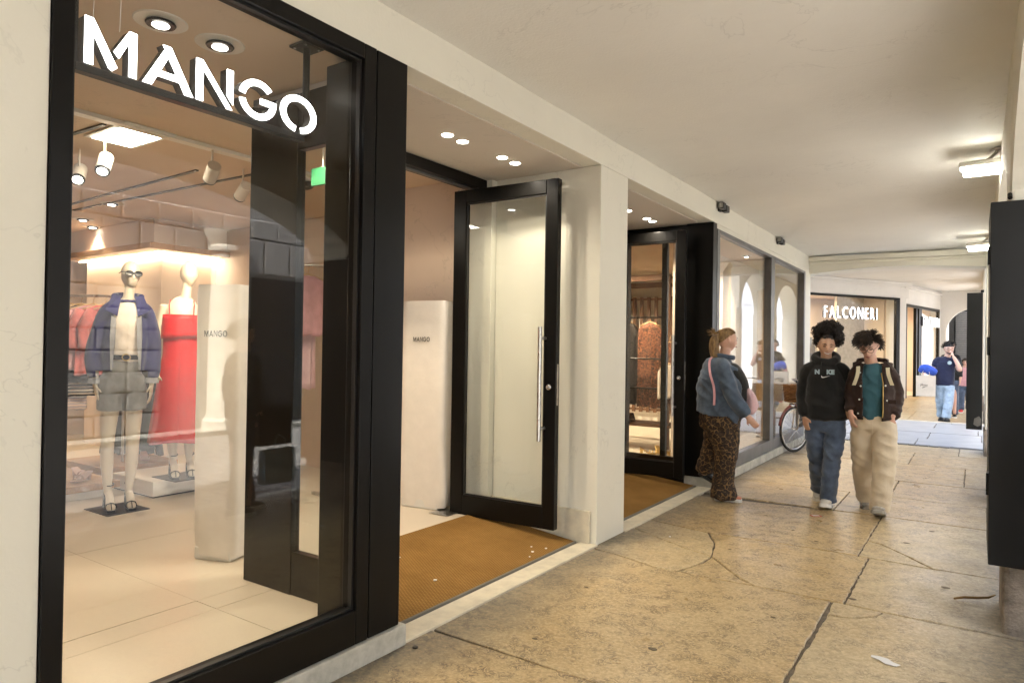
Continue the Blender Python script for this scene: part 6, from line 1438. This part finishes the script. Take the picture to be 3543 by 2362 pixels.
def simple_person(label, loc, rotz, Hh, top_mat, leg_mat, hair, shoe_mat, skin_='skin_fair', k=1.0, long_hair=False, face=True, bulk=1.0):
    q = person(label, loc, rotz); s = Hh / 1.72
    Hm = hmat((0, 0, 1.60 * s), s=s)
    b = MB(); add_head(b, Hm); slimb(b, [(0, .01, 1.40 * s, .06, .06), (0, 0, 1.5 * s, .055, .055)]); slimb(b, [(0, 0, .85 * s, .13, .09), (0, 0, 1.35 * s, .14, .09)])
    for sd in (-1, 1):
        slimb(b, [(sd * .15, 0, 1.35 * s, .045, .045), (sd * .20, .02, 1.08 * s, .04, .04), (sd * .20, -.04, .86 * s, .03, .028)]); hand(b, (sd * .20, -.045, .85 * s), (0, -.1, -1), (-sd, 0, 0), .16, .4, sd); slimb(b, [(sd * .08, 0, .82 * s, .07, .07), (sd * .09, 0, .1, .035, .035)])
    link('body', remesh(b, .011, 2), skin_, q, smooth=True)
    if face: face_parts(q, Hm, 0, hair)
    t_ = MB(); slimb(t_, [(0, 0, .84 * s, .165 * bulk, .12), (0, 0, 1.1 * s, .165 * bulk, .125), (0, 0, 1.3 * s, .17 * bulk, .115), (0, .005, 1.37 * s, .13, .09), (0, .01, 1.43 * s, .07, .065)], n=20, cap=(.05, .2))
    for sd in (-1, 1): slimb(t_, [(sd * .08, 0, 1.37 * s, .055, .06), (sd * .15, 0, 1.33 * s, .062, .066), (sd * .19, .02, 1.1 * s, .058, .06), (sd * .20, -.03, .92 * s, .05, .05)], n=14, cap=(.5, .1))
    link('top', remesh(t_, .013, 3, wrinkle(.006, 6, 14, k * 7)), top_mat, q, smooth=True)
    jeans(q, leg_mat, [(0, 0, .78 * s, .165, .115), (0, 0, .88 * s, .15, .11)], [[(sd * .085, 0, .82 * s, .095, .10), (sd * .09, sd * .06, .48 * s, .085, .085), (sd * .09, sd * .12, .08, .08, .08)] for sd in (-1, 1)], 'trousers', seed=k)
    for sd in (-1, 1): shoe(q, 'shoe', (sd * .09, sd * .12 + .03, 0), 0, shoe_mat, 'white_plastic', .27)
    hp = link('hair', skull_cap(Hm, lambda x, y, z: z > .30 - .9 * y * (1 if y > 0 else .1) and z > -.6, 1.06, .01, k).mesh('hair'), hair, q, smooth=True)
    hair_locks(Hm, 200, int(k * 10), .008, .16 if long_hair else .05, 5, lambda x, y, z: z > .35 - .9 * y, lambda x, y, z: (x, y * .6 + .3, -.6), .003, .25, 1.05).build('hair_locks', hair, hp, ws=False)
    return q
simple_person('person in black with dark hair half hidden behind the one in navy', (-.50, 19.6, 0), .03, 1.86, 'black_cotton', 'denim_jeans', 'hair_black', 'black_leather', k=2.0, bulk=1.15)
simple_person('person in pink top and jeans partly hidden by the far black panel', (-.22, 21.6, 0), .012, 1.42, 'pink_cloth', 'denim_jeans', 'hair_brown', 'red_print', k=3.0, long_hair=True)
# passer-by in the arcade opening, outside the frame, mirrored in the display window
rw = simple_person('passer-by in dark jacket and jeans mirrored in the display window', (.52, 3.72, 0), R(180), 1.74, 'dark_wool', 'denim_jeans', 'hair_dark', 'black_leather', k=4.0, bulk=1.2)
bag('dark carrier bag held by the passer-by mirrored in the display window', (.34, 3.90, .62), R(90), .34, .34, .12, 'black_leather', group='bags of the passer-by'); bag('light blue carrier bag held by the passer-by mirrored in the display window', (.30, 3.93, .28), R(90), .32, .30, .10, 'blue_grey_print', group='bags of the passer-by')
# ================================================================= MANNEQUINS
def mannequin(label, loc, rotz, H, lean=0.0, yaw=0.0, arms=None, feet=None, headyaw=0):
    q = thing('mannequin', label, 'mannequin', loc, rotz, 'shop mannequins'); return q
# figure in navy jacket and denim shorts; local frame: x right in view, y away, z up
# view direction at the first figure: bearing atan2(5.998, 2.979)
m1 = thing('mannequin', 'mannequin in sunglasses, navy jacket and grey denim shorts', 'mannequin', (-5.975, 2.93, FZ), math.atan2(5.975, 2.93), 'shop mannequins')
S = 1.10
def sc_(rows): return [tuple(v * S for v in r) for r in rows]
Hm = hmat((.045, 0, 1.97), yaw=14, s=1.02)
b = MB(); add_head(b, Hm, ears=False, egg=True, w=.070, h=.122)
slimb(b, [(.03, .01, 1.74, .06, .05), (.035, .0, 1.80, .042, .042), (.042, 0, 1.90, .045, .048)])
slimb(b, [(.0, 0, 1.06, .125, .09), (.01, 0, 1.22, .100, .075), (.02, 0, 1.45, .13, .095), (.025, 0, 1.62, .15, .085), (.028, .01, 1.735, .09, .06)], n=20)
slimb(b, [(-.11, .01, 1.68, .042, .042), (-.195, .03, 1.36, .036, .036), (-.195, -.02, 1.06, .024, .022)]); hand(b, (-.195, -.022, 1.05), (.15, -.12, -1), (.9, .2, 0), .19, .25, 1, .05)
slimb(b, [(.16, .01, 1.68, .042, .042), (.222, .03, 1.36, .036, .036), (.218, -.02, 1.06, .024, .022)]); hand(b, (.218, -.022, 1.05), (-.05, -.12, -1), (-.9, .2, 0), .19, .2, -1, .05)
slimb(b, [(-.075, 0, 1.04, .085, .09), (-.09, .0, .80, .070, .072), (-.10, -.01, .56, .052, .055), (-.10, .02, .36, .048, .052), (-.09, .01, .13, .028, .032)])
slimb(b, [(.075, 0, 1.04, .085, .09), (.085, .0, .80, .070, .072), (.085, -.01, .56, .052, .055), (.08, .02, .36, .048, .052), (.062, .01, .15, .028, .032)])
for x, y in ((-.085, .0), (.062, .02)): slimb(b, [(x, y + .01, .14, .030, .032), (x + .01, y - .04, .105, .032, .03), (x + .02, y - .12, .045, .038, .024), (x + .025, y - .17, .03, .03, .016)])
link('body', remesh(b, .0078, 3), 'mannequin_shell', m1, smooth=True)
g = MB()
for s in (-1, 1):
    ring = [Hm @ Vector((s * .033 + .030 * math.cos(a), -.108 + .010 * abs(math.cos(a)), .008 + .021 * math.sin(a))) for a in np.linspace(0, 2 * math.pi, 16, endpoint=False)]; g.add(ring, [tuple(range(16)) if s < 0 else tuple(range(16))]); g.tube(ring, .0035, 6, True); g.tube([Hm @ Vector((s * .062, -.10, .018)), Hm @ Vector((s * .079, -.03, .022)), Hm @ Vector((s * .078, .03, .014))], .004, 6)
g.tube([Hm @ Vector((-.006, -.111, .014)), Hm @ Vector((.006, -.111, .014))], .003, 6); g.build('sunglasses', 'black_plastic', m1, ws=False)
sh = MB(); slimb(sh, [(.0, .0, 1.20, .118, .095), (.01, .0, 1.32, .125, .10), (.02, .0, 1.48, .148, .112), (.025, .0, 1.62, .16, .10), (.028, .01, 1.73, .085, .07)], n=22, cap=(.05, .1)); link('shirt', remesh(sh, .011, 3, wrinkle(.004, 6, 9, 50.)), 'cream_shirt', m1, smooth=True)
sr = MB(); slimb(sr, [(0, 0, .98, .150, .12), (0, 0, 1.06, .158, .125), (.0, 0, 1.24, .125, .10)], n=20, cap=(.3, .1))
for x in (-.082, .082): slimb(sr, [(x * .9, 0, 1.10, .095, .105), (x, 0, .98, .100, .105), (x * 1.1, 0, .83, .098, .10)], n=16, cap=(.4, .03))
link('shorts', remesh(sr, .0105, 2, wrinkle(.004, 6, 9, 53.)), 'grey_denim', m1, smooth=True)
bl = MB(); bl.lathe([(.130, 1.255), (.132, 1.295)], (0, 0, 0), 28).xf(Matrix.Diagonal((1.0, .82, 1, 1))); bl.build('belt', 'black_leather', m1, ws=False)
MB().tube([(.025 + .030 * math.cos(a), -.112, 1.275 + .026 * math.sin(a)) for a in np.linspace(0, 6.28, 14, endpoint=False)], .005, 6, True).build('buckle', 'brass', m1, ws=False)
jk = MB(); slimb(jk, [(.005, .01, 1.14, .165, .125), (.01, .01, 1.30, .172, .135), (.02, .01, 1.48, .178, .138), (.025, .01, 1.62, .160, .12), (.03, .015, 1.72, .12, .085), (.032, .015, 1.78, .075, .07)], n=26, cap=(.03, .03))
slimb(jk, [(-.06, .01, 1.72, .045, .06), (-.125, .01, 1.64, .062, .068), (-.180, .02, 1.45, .066, .07), (-.210, .03, 1.30, .066, .068), (-.205, .0, 1.17, .060, .062), (-.200, -.01, 1.11, .048, .048)], n=16, cap=(.5, .1)); slimb(jk, [(.11, .01, 1.72, .045, .06), (.175, .01, 1.64, .062, .068), (.218, .02, 1.45, .064, .068), (.232, .03, 1.30, .062, .066), (.228, .0, 1.17, .058, .06), (.222, -.01, 1.10, .046, .046)], n=16, cap=(.5, .1))
jm = remesh(jk, .0105, 3, wrinkle(.004, 5, 5, 61.0, .005))
dj = shell('jacket', cut(jm, lambda q: not (q.y < -.03 and -.075 < q.x - .0 < .135 - .25 * max(0, q.z - 1.62) and q.z < 1.80 and not (q.z > 1.74)) and q.z < 1.80 and not (q.z > 1.76 and q.y < .0) and (q.z > 1.16 or abs(q.x) > .19)), 'navy_drill', m1, .010)
co_ = MB()
for s in (-1, 1): co_.add([(.03 + s * .075, -.115, 1.62), (.03 + s * .165, -.115, 1.665), (.03 + s * .115, -.01, 1.80), (.03 + s * .05, -.05, 1.79)], [(0, 1, 2, 3) if s > 0 else (3, 2, 1, 0)])
co_.tube([(-.07, -.01, 1.79), (-.05, .08, 1.80), (.03, .105, 1.81), (.11, .08, 1.80), (.13, -.01, 1.79)], .024, 8); o = co_.build('collar', 'navy_drill', dj, ws=False); o.modifiers.new('s', 'SOLIDIFY').thickness = .008
ck = MB()
for s, x in ((-1, -.075), (1, .118)): ck.add([(x, -.128, 1.17), (x + s * .012, -.138, 1.17), (x + s * .02, -.145, 1.45), (x + s * .012, -.13, 1.62), (x - s * .022, -.125, 1.60), (x - s * .018, -.135, 1.40)], [(0, 1, 2, 3, 4, 5) if s > 0 else (5, 4, 3, 2, 1, 0)])
o = ck.build('lining', 'check_shirt', dj, ws=False); o.modifiers.new('s', 'SOLIDIFY').thickness = .006
for x in (-.198, .220): MB().lathe([(.055, 1.055), (.050, 1.075), (.046, 1.10)], (x, -.012, 0), 16).build('frill_cuff', 'check_shirt', dj, ws=False)
def heels(root, feet):
    for x, y in feet:
        h = MB(); n = 7; vs = []
        for i in range(n):
            u = i / (n - 1); yy = y + .035 - .225 * u; zz = .100 * max(0, 1 - u * 1.75) ** 1.1 + .008; wd = .030 + .012 * math.sin(math.pi * u); xx = x + .025 * u
            vs += [(xx - wd, yy, zz), (xx + wd, yy, zz), (xx + wd, yy, zz + .014), (xx - wd, yy, zz + .014)]
        fs = [(0, 1, 2, 3), tuple(4 * (n - 1) + k for k in range(4))[::-1]]
        for i in range(n - 1):
            for k in range(4): fs.append((4 * i + k, 4 * i + 4 + k, 4 * i + 4 + (k + 1) % 4, 4 * i + (k + 1) % 4))
        sd = h.add(vs, fs).build('sandal', 'black_leather', root, ws=False)
        MB().prism([(x - .032, y + .045), (x + .032, y + .045), (x + .026, y - .03), (x - .026, y - .03)], 0.004, .104, 'z').build('heel', 'black_leather', sd, bevel=.004, ws=False)
        st_ = MB(); st_.tube([(x + .005 + .034 * math.cos(a), y + .012 + .036 * math.sin(a), .205 + .008 * math.sin(a)) for a in np.linspace(0, 6.28, 16, endpoint=False)], .0045, 6, True); st_.tube([(x, y + .045, .205), (x + .0, y + .055, .15), (x, y + .048, .10)], .004, 6)
        st_.tube([(x - .020, y - .125, .03), (x - .01, y - .13, .066), (x + .02, y - .132, .076), (x + .05, y - .128, .066), (x + .062, y - .12, .03)], .005, 6); st_.tube([(x + .022, y - .132, .074), (x + .026, y - .175, .055), (x + .028, y - .19, .03)], .004, 6); st_.build('strap', 'black_leather', sd, ws=False)
def base_plate(root, cx, cy, rot):
    m = MB().box(-.20, .20, -.17, .17, -.0, .006); m.xf(Matrix.Translation((cx, cy, .001)) @ Matrix.Rotation(rot, 4, 'Z')); m.build('base_plate', 'black_metal', root, ws=False)
    MB().cyl((cx - .10, cy + .10, .006), (cx - .085, cy + .03, .50), .010, n=10).build('support_rod', 'steel', root, smooth=True, ws=False)
heels(m1, ((-.085, .0), (.062, .02))); base_plate(m1, -.02, -.04, -math.atan2(5.975, 2.93))
# figure in the red dress
PZ = FZ + .15
m2 = thing('mannequin', 'bald cream mannequin in a long red strappy dress on the podium', 'mannequin', (-6.18, 3.56, PZ), math.atan2(6.18, 3.56), 'shop mannequins')
Hm = hmat((.055, 0, 1.90), yaw=18, s=1.04)
b = MB(); add_head(b, Hm, ears=False, egg=True, w=.072, h=.122)
slimb(b, [(.02, .01, 1.63, .07, .055), (.03, .0, 1.69, .046, .044), (.045, 0, 1.82, .044, .048)])
slimb(b, [(-.01, 0, .95, .14, .10), (.0, 0, 1.20, .11, .08), (.005, 0, 1.40, .125, .10), (.01, 0, 1.55, .15, .085), (.018, .01, 1.645, .10, .06)], n=20)
slimb(b, [(-.145, .01, 1.59, .045, .045), (-.195, .02, 1.28, .035, .035), (-.185, -.03, .97, .023, .021)]); hand(b, (-.185, -.03, .96), (.1, -.1, -1), (.9, .2, 0), .19, .2, 1, .05); slimb(b, [(.165, .01, 1.59, .045, .045), (.215, .03, 1.28, .035, .035), (.205, -.02, .97, .023, .021)]); hand(b, (.205, -.02, .96), (-.05, -.1, -1), (-.9, .2, 0), .19, .2, -1, .05)
slimb(b, [(-.07, 0, .95, .085, .09), (-.065, -.01, .52, .052, .055), (-.06, .02, .34, .048, .05), (-.05, .01, .13, .028, .032)]); slimb(b, [(.07, 0, .95, .085, .09), (.075, -.01, .52, .052, .055), (.08, .02, .34, .048, .05), (.085, .01, .15, .028, .032)])
for x, y in ((-.05, .0), (.09, .02)): slimb(b, [(x, y + .01, .14, .030, .032), (x + .01, y - .04, .105, .032, .03), (x + .02, y - .12, .045, .038, .024), (x + .025, y - .17, .03, .03, .016)])
link('body', remesh(b, .0078, 3), 'mannequin_shell', m2, smooth=True)
dr_ = MB(); nu, nv = 56, 26; vs = []
for j in range(nv):
    v = j / (nv - 1); z = 1.50 - 1.17 * v
    hw = np.interp(z, [.30, .55, .80, .95, 1.15, 1.30, 1.42, 1.52], [.262, .235, .205, .185, .150, .152, .158, .160]); hd = np.interp(z, [.30, .8, .95, 1.15, 1.42, 1.52], [.205, .16, .14, .112, .122, .115])
    for i in range(nu):
        a = 2 * math.pi * i / nu; k = 1 + .05 * sstep(.95, .35, z) * math.sin(5 * a + 1.0) + .02 * sstep(.95, .35, z) * math.sin(9 * a)
        vs.append((.0 - .012 * v + hw * math.cos(a) * k, hd * math.sin(a) * k, z + (.012 * math.sin(3 * a + .4) if j == nv - 1 else 0)))
dr_.add(vs, [(j * nu + i, (j + 1) * nu + i, (j + 1) * nu + (i + 1) % nu, j * nu + (i + 1) % nu) for j in range(nv - 1) for i in range(nu)])
dress = dr_.build('dress', 'red_satin', m2, smooth=True, ws=False); dress.modifiers.new('s', 'SOLIDIFY').thickness = .005
fl_ = MB(); vs = []
for j in range(6):
    v = j / 5; z = 1.515 - .215 * v; hw = .163 + .012 * v; hd = .122 + .022 * v
    for i in range(nu): a = 2 * math.pi * i / nu; vs.append((hw * math.cos(a) * (1 + .012 * v * math.sin(7 * a)), hd * math.sin(a) * (1 + .02 * v * math.sin(6 * a)), z - .012 * v * math.sin(2 * a + .5)))
fl_.add(vs, [(j * nu + i, (j + 1) * nu + i, (j + 1) * nu + (i + 1) % nu, j * nu + (i + 1) % nu) for j in range(5) for i in range(nu)])
fo = fl_.build('bodice_flap', 'red_satin', dress, smooth=True, ws=False); fo.modifiers.new('s', 'SOLIDIFY').thickness = .005
for s in (-1, 1): MB().tube([(s * .10, -.118, 1.505), (s * .105, -.085, 1.60), (s * .10, .0, 1.655), (s * .10, .08, 1.59), (s * .10, .11, 1.51)], .0045, 6).build('shoulder_strap', 'red_satin', dress, ws=False)
MB().tube([(.0, -.145, 1.29), (-.01, -.125, 1.1), (-.012, -.158, .9), (-.012, -.19, .5), (-.012, -.212, .34)], .003, 5).build('seam', 'red_satin', dress, ws=False)
heels(m2, ((-.05, .0), (.09, .02))); base_plate(m2, .02, -.04, -math.atan2(6.18, 3.56))
# ================================================================= BICYCLE AND SMALL THINGS
bk_ = thing('bicycle', 'old town bicycle with wicker basket leaning by the long display window', 'bicycle', (-2.24, 11.03, 0), R(-8))
ST = Matrix.Translation((0, .12, 0)) @ Matrix.Rotation(R(-16), 4, 'Z') @ Matrix.Translation((0, -.12, 0)); ID4 = Matrix.Identity(4)
# local: y from front wheel backward, x sideways
def wheel(cy):
    Rw = .335; Q = ST if cy == 0 else ID4
    t_ = MB().tube([(0, cy + Rw * math.cos(a), Rw + .018 + Rw * math.sin(a)) for a in np.linspace(0, 2 * math.pi, 44, endpoint=False)], .019, 8, True).xf(Q).build('wheel', 'dark_rubber', bk_, smooth=True, ws=False)
    MB().tube([(0, cy + (Rw - .026) * math.cos(a), Rw + .018 + (Rw - .026) * math.sin(a)) for a in np.linspace(0, 2 * math.pi, 44, endpoint=False)], .011, 6, True).xf(Q).build('rim', 'chrome', t_, smooth=True, ws=False)
    sp = MB()
    for k in range(24):
        a = 2 * math.pi * k / 24; s = 1 if k % 2 else -1; b_ = a + .5 * (1 if (k // 2) % 2 else -1)
        sp.tube([(s * .025, cy + .022 * math.cos(b_), Rw + .018 + .022 * math.sin(b_)), (0, cy + (Rw - .03) * math.cos(a), Rw + .018 + (Rw - .03) * math.sin(a))], .0016, 4)
    sp.xf(Q).build('spokes', 'chrome', t_, ws=False); MB().cyl((-.04, cy, Rw + .018), (.04, cy, Rw + .018), .018, n=12).xf(Q).build('hub', 'chrome', t_, ws=False)
    return Rw + .018
hz = wheel(0.0); wheel(1.08)
fk = MB()
for s in (-1, 1): fk.tube([(s * .045, 0, hz), (s * .045, .06, hz + .28), (s * .03, .10, hz + .38)], .011, 8)
fk.xf(ST).build('fork', 'chrome', bk_, smooth=True, ws=False)
fr_ = MB()
fr_.tube([(0, .10, hz + .36), (0, .20, hz + .64)], .017, 10); fr_.tube([(0, .15, hz + .48), (0, .30, .40), (0, .58, .30)], .016, 10); fr_.tube([(0, .17, hz + .55), (0, .34, .52), (0, .62, .46)], .014, 10); fr_.tube([(0, .58, .28), (0, .72, .82)], .016, 10)
for s in (-1, 1): fr_.tube([(s * .02, .58, .29), (s * .05, 1.08, hz)], .009, 8); fr_.tube([(s * .02, .70, .74), (s * .05, 1.08, hz)], .009, 8)
fr_.build('frame', 'bike_paint', bk_, smooth=True, ws=False)
for cy_ in (0.0, 1.08):
    a0, a1 = (R(40), R(170)) if cy_ == 0 else (R(10), R(160)); m = MB(); n = 18
    for i in range(n):
        a = a0 + (a1 - a0) * i / (n - 1)
    m.tube([(0, cy_ - .365 * math.cos(a) * -1, hz + .365 * math.sin(a)) for a in np.linspace(a0, a1, n)], .022, 6); m.xf(ST if cy_ == 0 else ID4); m.build('mudguard', 'bike_paint', bk_, smooth=True, ws=False)
hb = MB().tube([(0, .20, hz + .64), (0, .20, hz + .72)], .012, 8); hb.tube([(-.28, .42, hz + .70), (-.27, .30, hz + .74), (-.16, .19, hz + .75), (0, .18, hz + .72), (.16, .19, hz + .75), (.27, .30, hz + .74), (.28, .42, hz + .70)], .011, 8); hb.xf(ST).build('handlebar', 'chrome', bk_, smooth=True, ws=False)
for s in (-1, 1): MB().cyl((s * .28, .42, hz + .70), (s * .282, .54, hz + .69), .016, n=10).xf(ST).build('grip', 'black_plastic', bk_, ws=False)
sd = MB(); slimb(sd, [(0, .62, .90, .03, .03), (0, .72, .90, .06, .035), (0, .86, .905, .11, .04)], n=14); sd.build('saddle', 'walnut', bk_, smooth=True, ws=False)
# wicker basket: woven hoops and stakes
bs = MB()
for k in range(11): 
    f_ = k / 10; bs.tube([((.17 + .025 * f_) * math.cos(a) * (1 if True else 1), .02 + (.125 + .02 * f_) * math.sin(a), hz + .42 + .24 * f_ + .006 * math.sin(9 * a + (3.14 if k % 2 else 0))) for a in np.linspace(0, 2 * math.pi, 28, endpoint=False)], .012, 5, True)
for a in np.linspace(0, 2 * math.pi, 18, endpoint=False): bs.tube([(.165 * math.cos(a), .02 + .12 * math.sin(a), hz + .41), (.197 * math.cos(a), .02 + .147 * math.sin(a), hz + .68)], .007, 5)
tag(bs.xf(ST).build('basket', 'wicker', bk_, smooth=True, ws=False), kind='stuff')
MB().prism([(.16 * math.cos(a), .02 + .115 * math.sin(a)) for a in np.linspace(0, 2 * math.pi, 20, endpoint=False)], hz + .405, hz + .42, 'z').xf(ST).build('basket_floor', 'wicker', bk_, ws=False)
MB().lathe([(.0, -.05), (.03, -.045), (.038, 0)], (0, -.0, 0), 14, 'y').xf(ST @ Matrix.Translation((0, -.06, hz + .36))).build('headlamp', 'chrome', bk_, smooth=True, ws=False)
cr = MB().lathe([(.085, -.004), (.085, .004)], (.045, 0, 0), 24, 'x'); cr.xf(Matrix.Translation((0, .58, .29))); cr.build('chainring', 'chrome', bk_, ws=False)
for s in (-1, 1):
    MB().tube([(s * .06, .58, .29), (s * .075, .58 + s * .03, .29 - s * .165)], .010, 6).build('crank', 'chrome', bk_, ws=False); MB().cbox((s * .12, .58 + s * .03, .29 - s * .165), .09, .07, .025).build('pedal', 'black_plastic', bk_, ws=False)
# price tag on the floor
tg = thing('price_tag', 'small red and white price tag lying on the marble floor by the walking couple', 'tag', (-1.22, 6.87, 0), R(35))
MB().box(-.045, .045, -.032, .032, .0025, .0045).build('card', 'red_print', tg, ws=False); MB().box(-.034, .034, -.022, .022, .0047, .0055).build('label', 'white_print', tg, ws=False)
# twig by the pedestal
tw = thing('twig', 'dry bent twig lying by the pedestal of the nearest pillar', 'twig', (.04, 5.2, 0))
MB().tube([(-.10, 5.06, .012), (-.05, 5.09, .022), (.02, 5.10, .03), (.075, 5.13, .035), (.11, 5.16, .05)], [.006, .008, .008, .007, .004], 7).build('stem', 'twig_bark', tw, smooth=True)
# worn paper smear, gum spots
sm = thing('paper_scrap', 'flattened white paper scrap on the marble slab near the pillar', 'paper', (-.47, 3.9, 0))
pts = [(-.075, -.004), (-.06, -.016), (-.02, -.012), (.03, -.02), (.075, -.008), (.07, .012), (.03, .01), (-.01, .018), (-.05, .010)]
MB().prism([(-.36 + x * .8 + y, 3.86 + y * 1.4 - x * .45) for x, y in pts], .0022, .003, 'z').build('sheet', 'white_print', sm)
gum = [(-.62, 4.70, .030), (-1.05, 5.95, .022), (-.45, 6.35, .03), (-1.55, 5.3, .018), (-.15, 5.3, .035), (-1.35, 3.3, .03), (-1.9, 3.05, .02), (-.1, 3.75, .045), (-1.75, 2.55, .035), (-.95, 4.1, .02), (-1.6, 6.6, .02), (-.3, 6.9, .03), (-1.28, 6.2, .018), (-2.05, 3.9, .02)]
gl_ = MB()
for k, (x, y, r) in enumerate(gum):
    rr = random.Random(k); ring = [(x + r * .85 * math.cos(a) * rr.uniform(.75, 1.1), y + r * .55 * math.sin(a) * rr.uniform(.75, 1.1)) for a in np.linspace(0, 6.28, 11, endpoint=False)]
    gl_.prism(ring, .0012, .0024, 'z')
tag(gl_.build('gum_spots', 'gum', bed), kind='stuff')
cr_ = MB()
for k, (x, y) in enumerate(((-2.72, 4.30), (-2.63, 4.36), (-2.66, 4.22), (-2.62, 4.12), (-2.95, 3.05), (-3.2, 3.4), (-2.8, 3.3), (-2.05, 5.35))):
    r = random.uniform(.006, .012); z = .03 + (FZ - .018) * max(0, (WX - .155 - x)) / (-(-3.50 - WX + .155)) if x < -2.5 else .003
    cr_.prism([(x + r * math.cos(a) * random.uniform(.6, 1.2), y + r * math.sin(a) * random.uniform(.6, 1.2)) for a in np.linspace(0, 6.28, 6, endpoint=False)], z, z + .005, 'z')
tag(tag(cr_.build('paper_crumbs', 'white_print', None), 'white paper crumbs scattered on the entrance mat', 'litter'), kind='stuff')
# metal floor pipe cap by the kerb
bt = thing('bottle_cap', 'tiny black bottle cap on the floor at the corner of the window kerb', 'cap', (-2.30, 2.6, 0))
MB().lathe([(.014, .001), (.015, .006), (.012, .009)], (-2.33, 2.60, 0), 14).build('cap', 'black_plastic', bt)
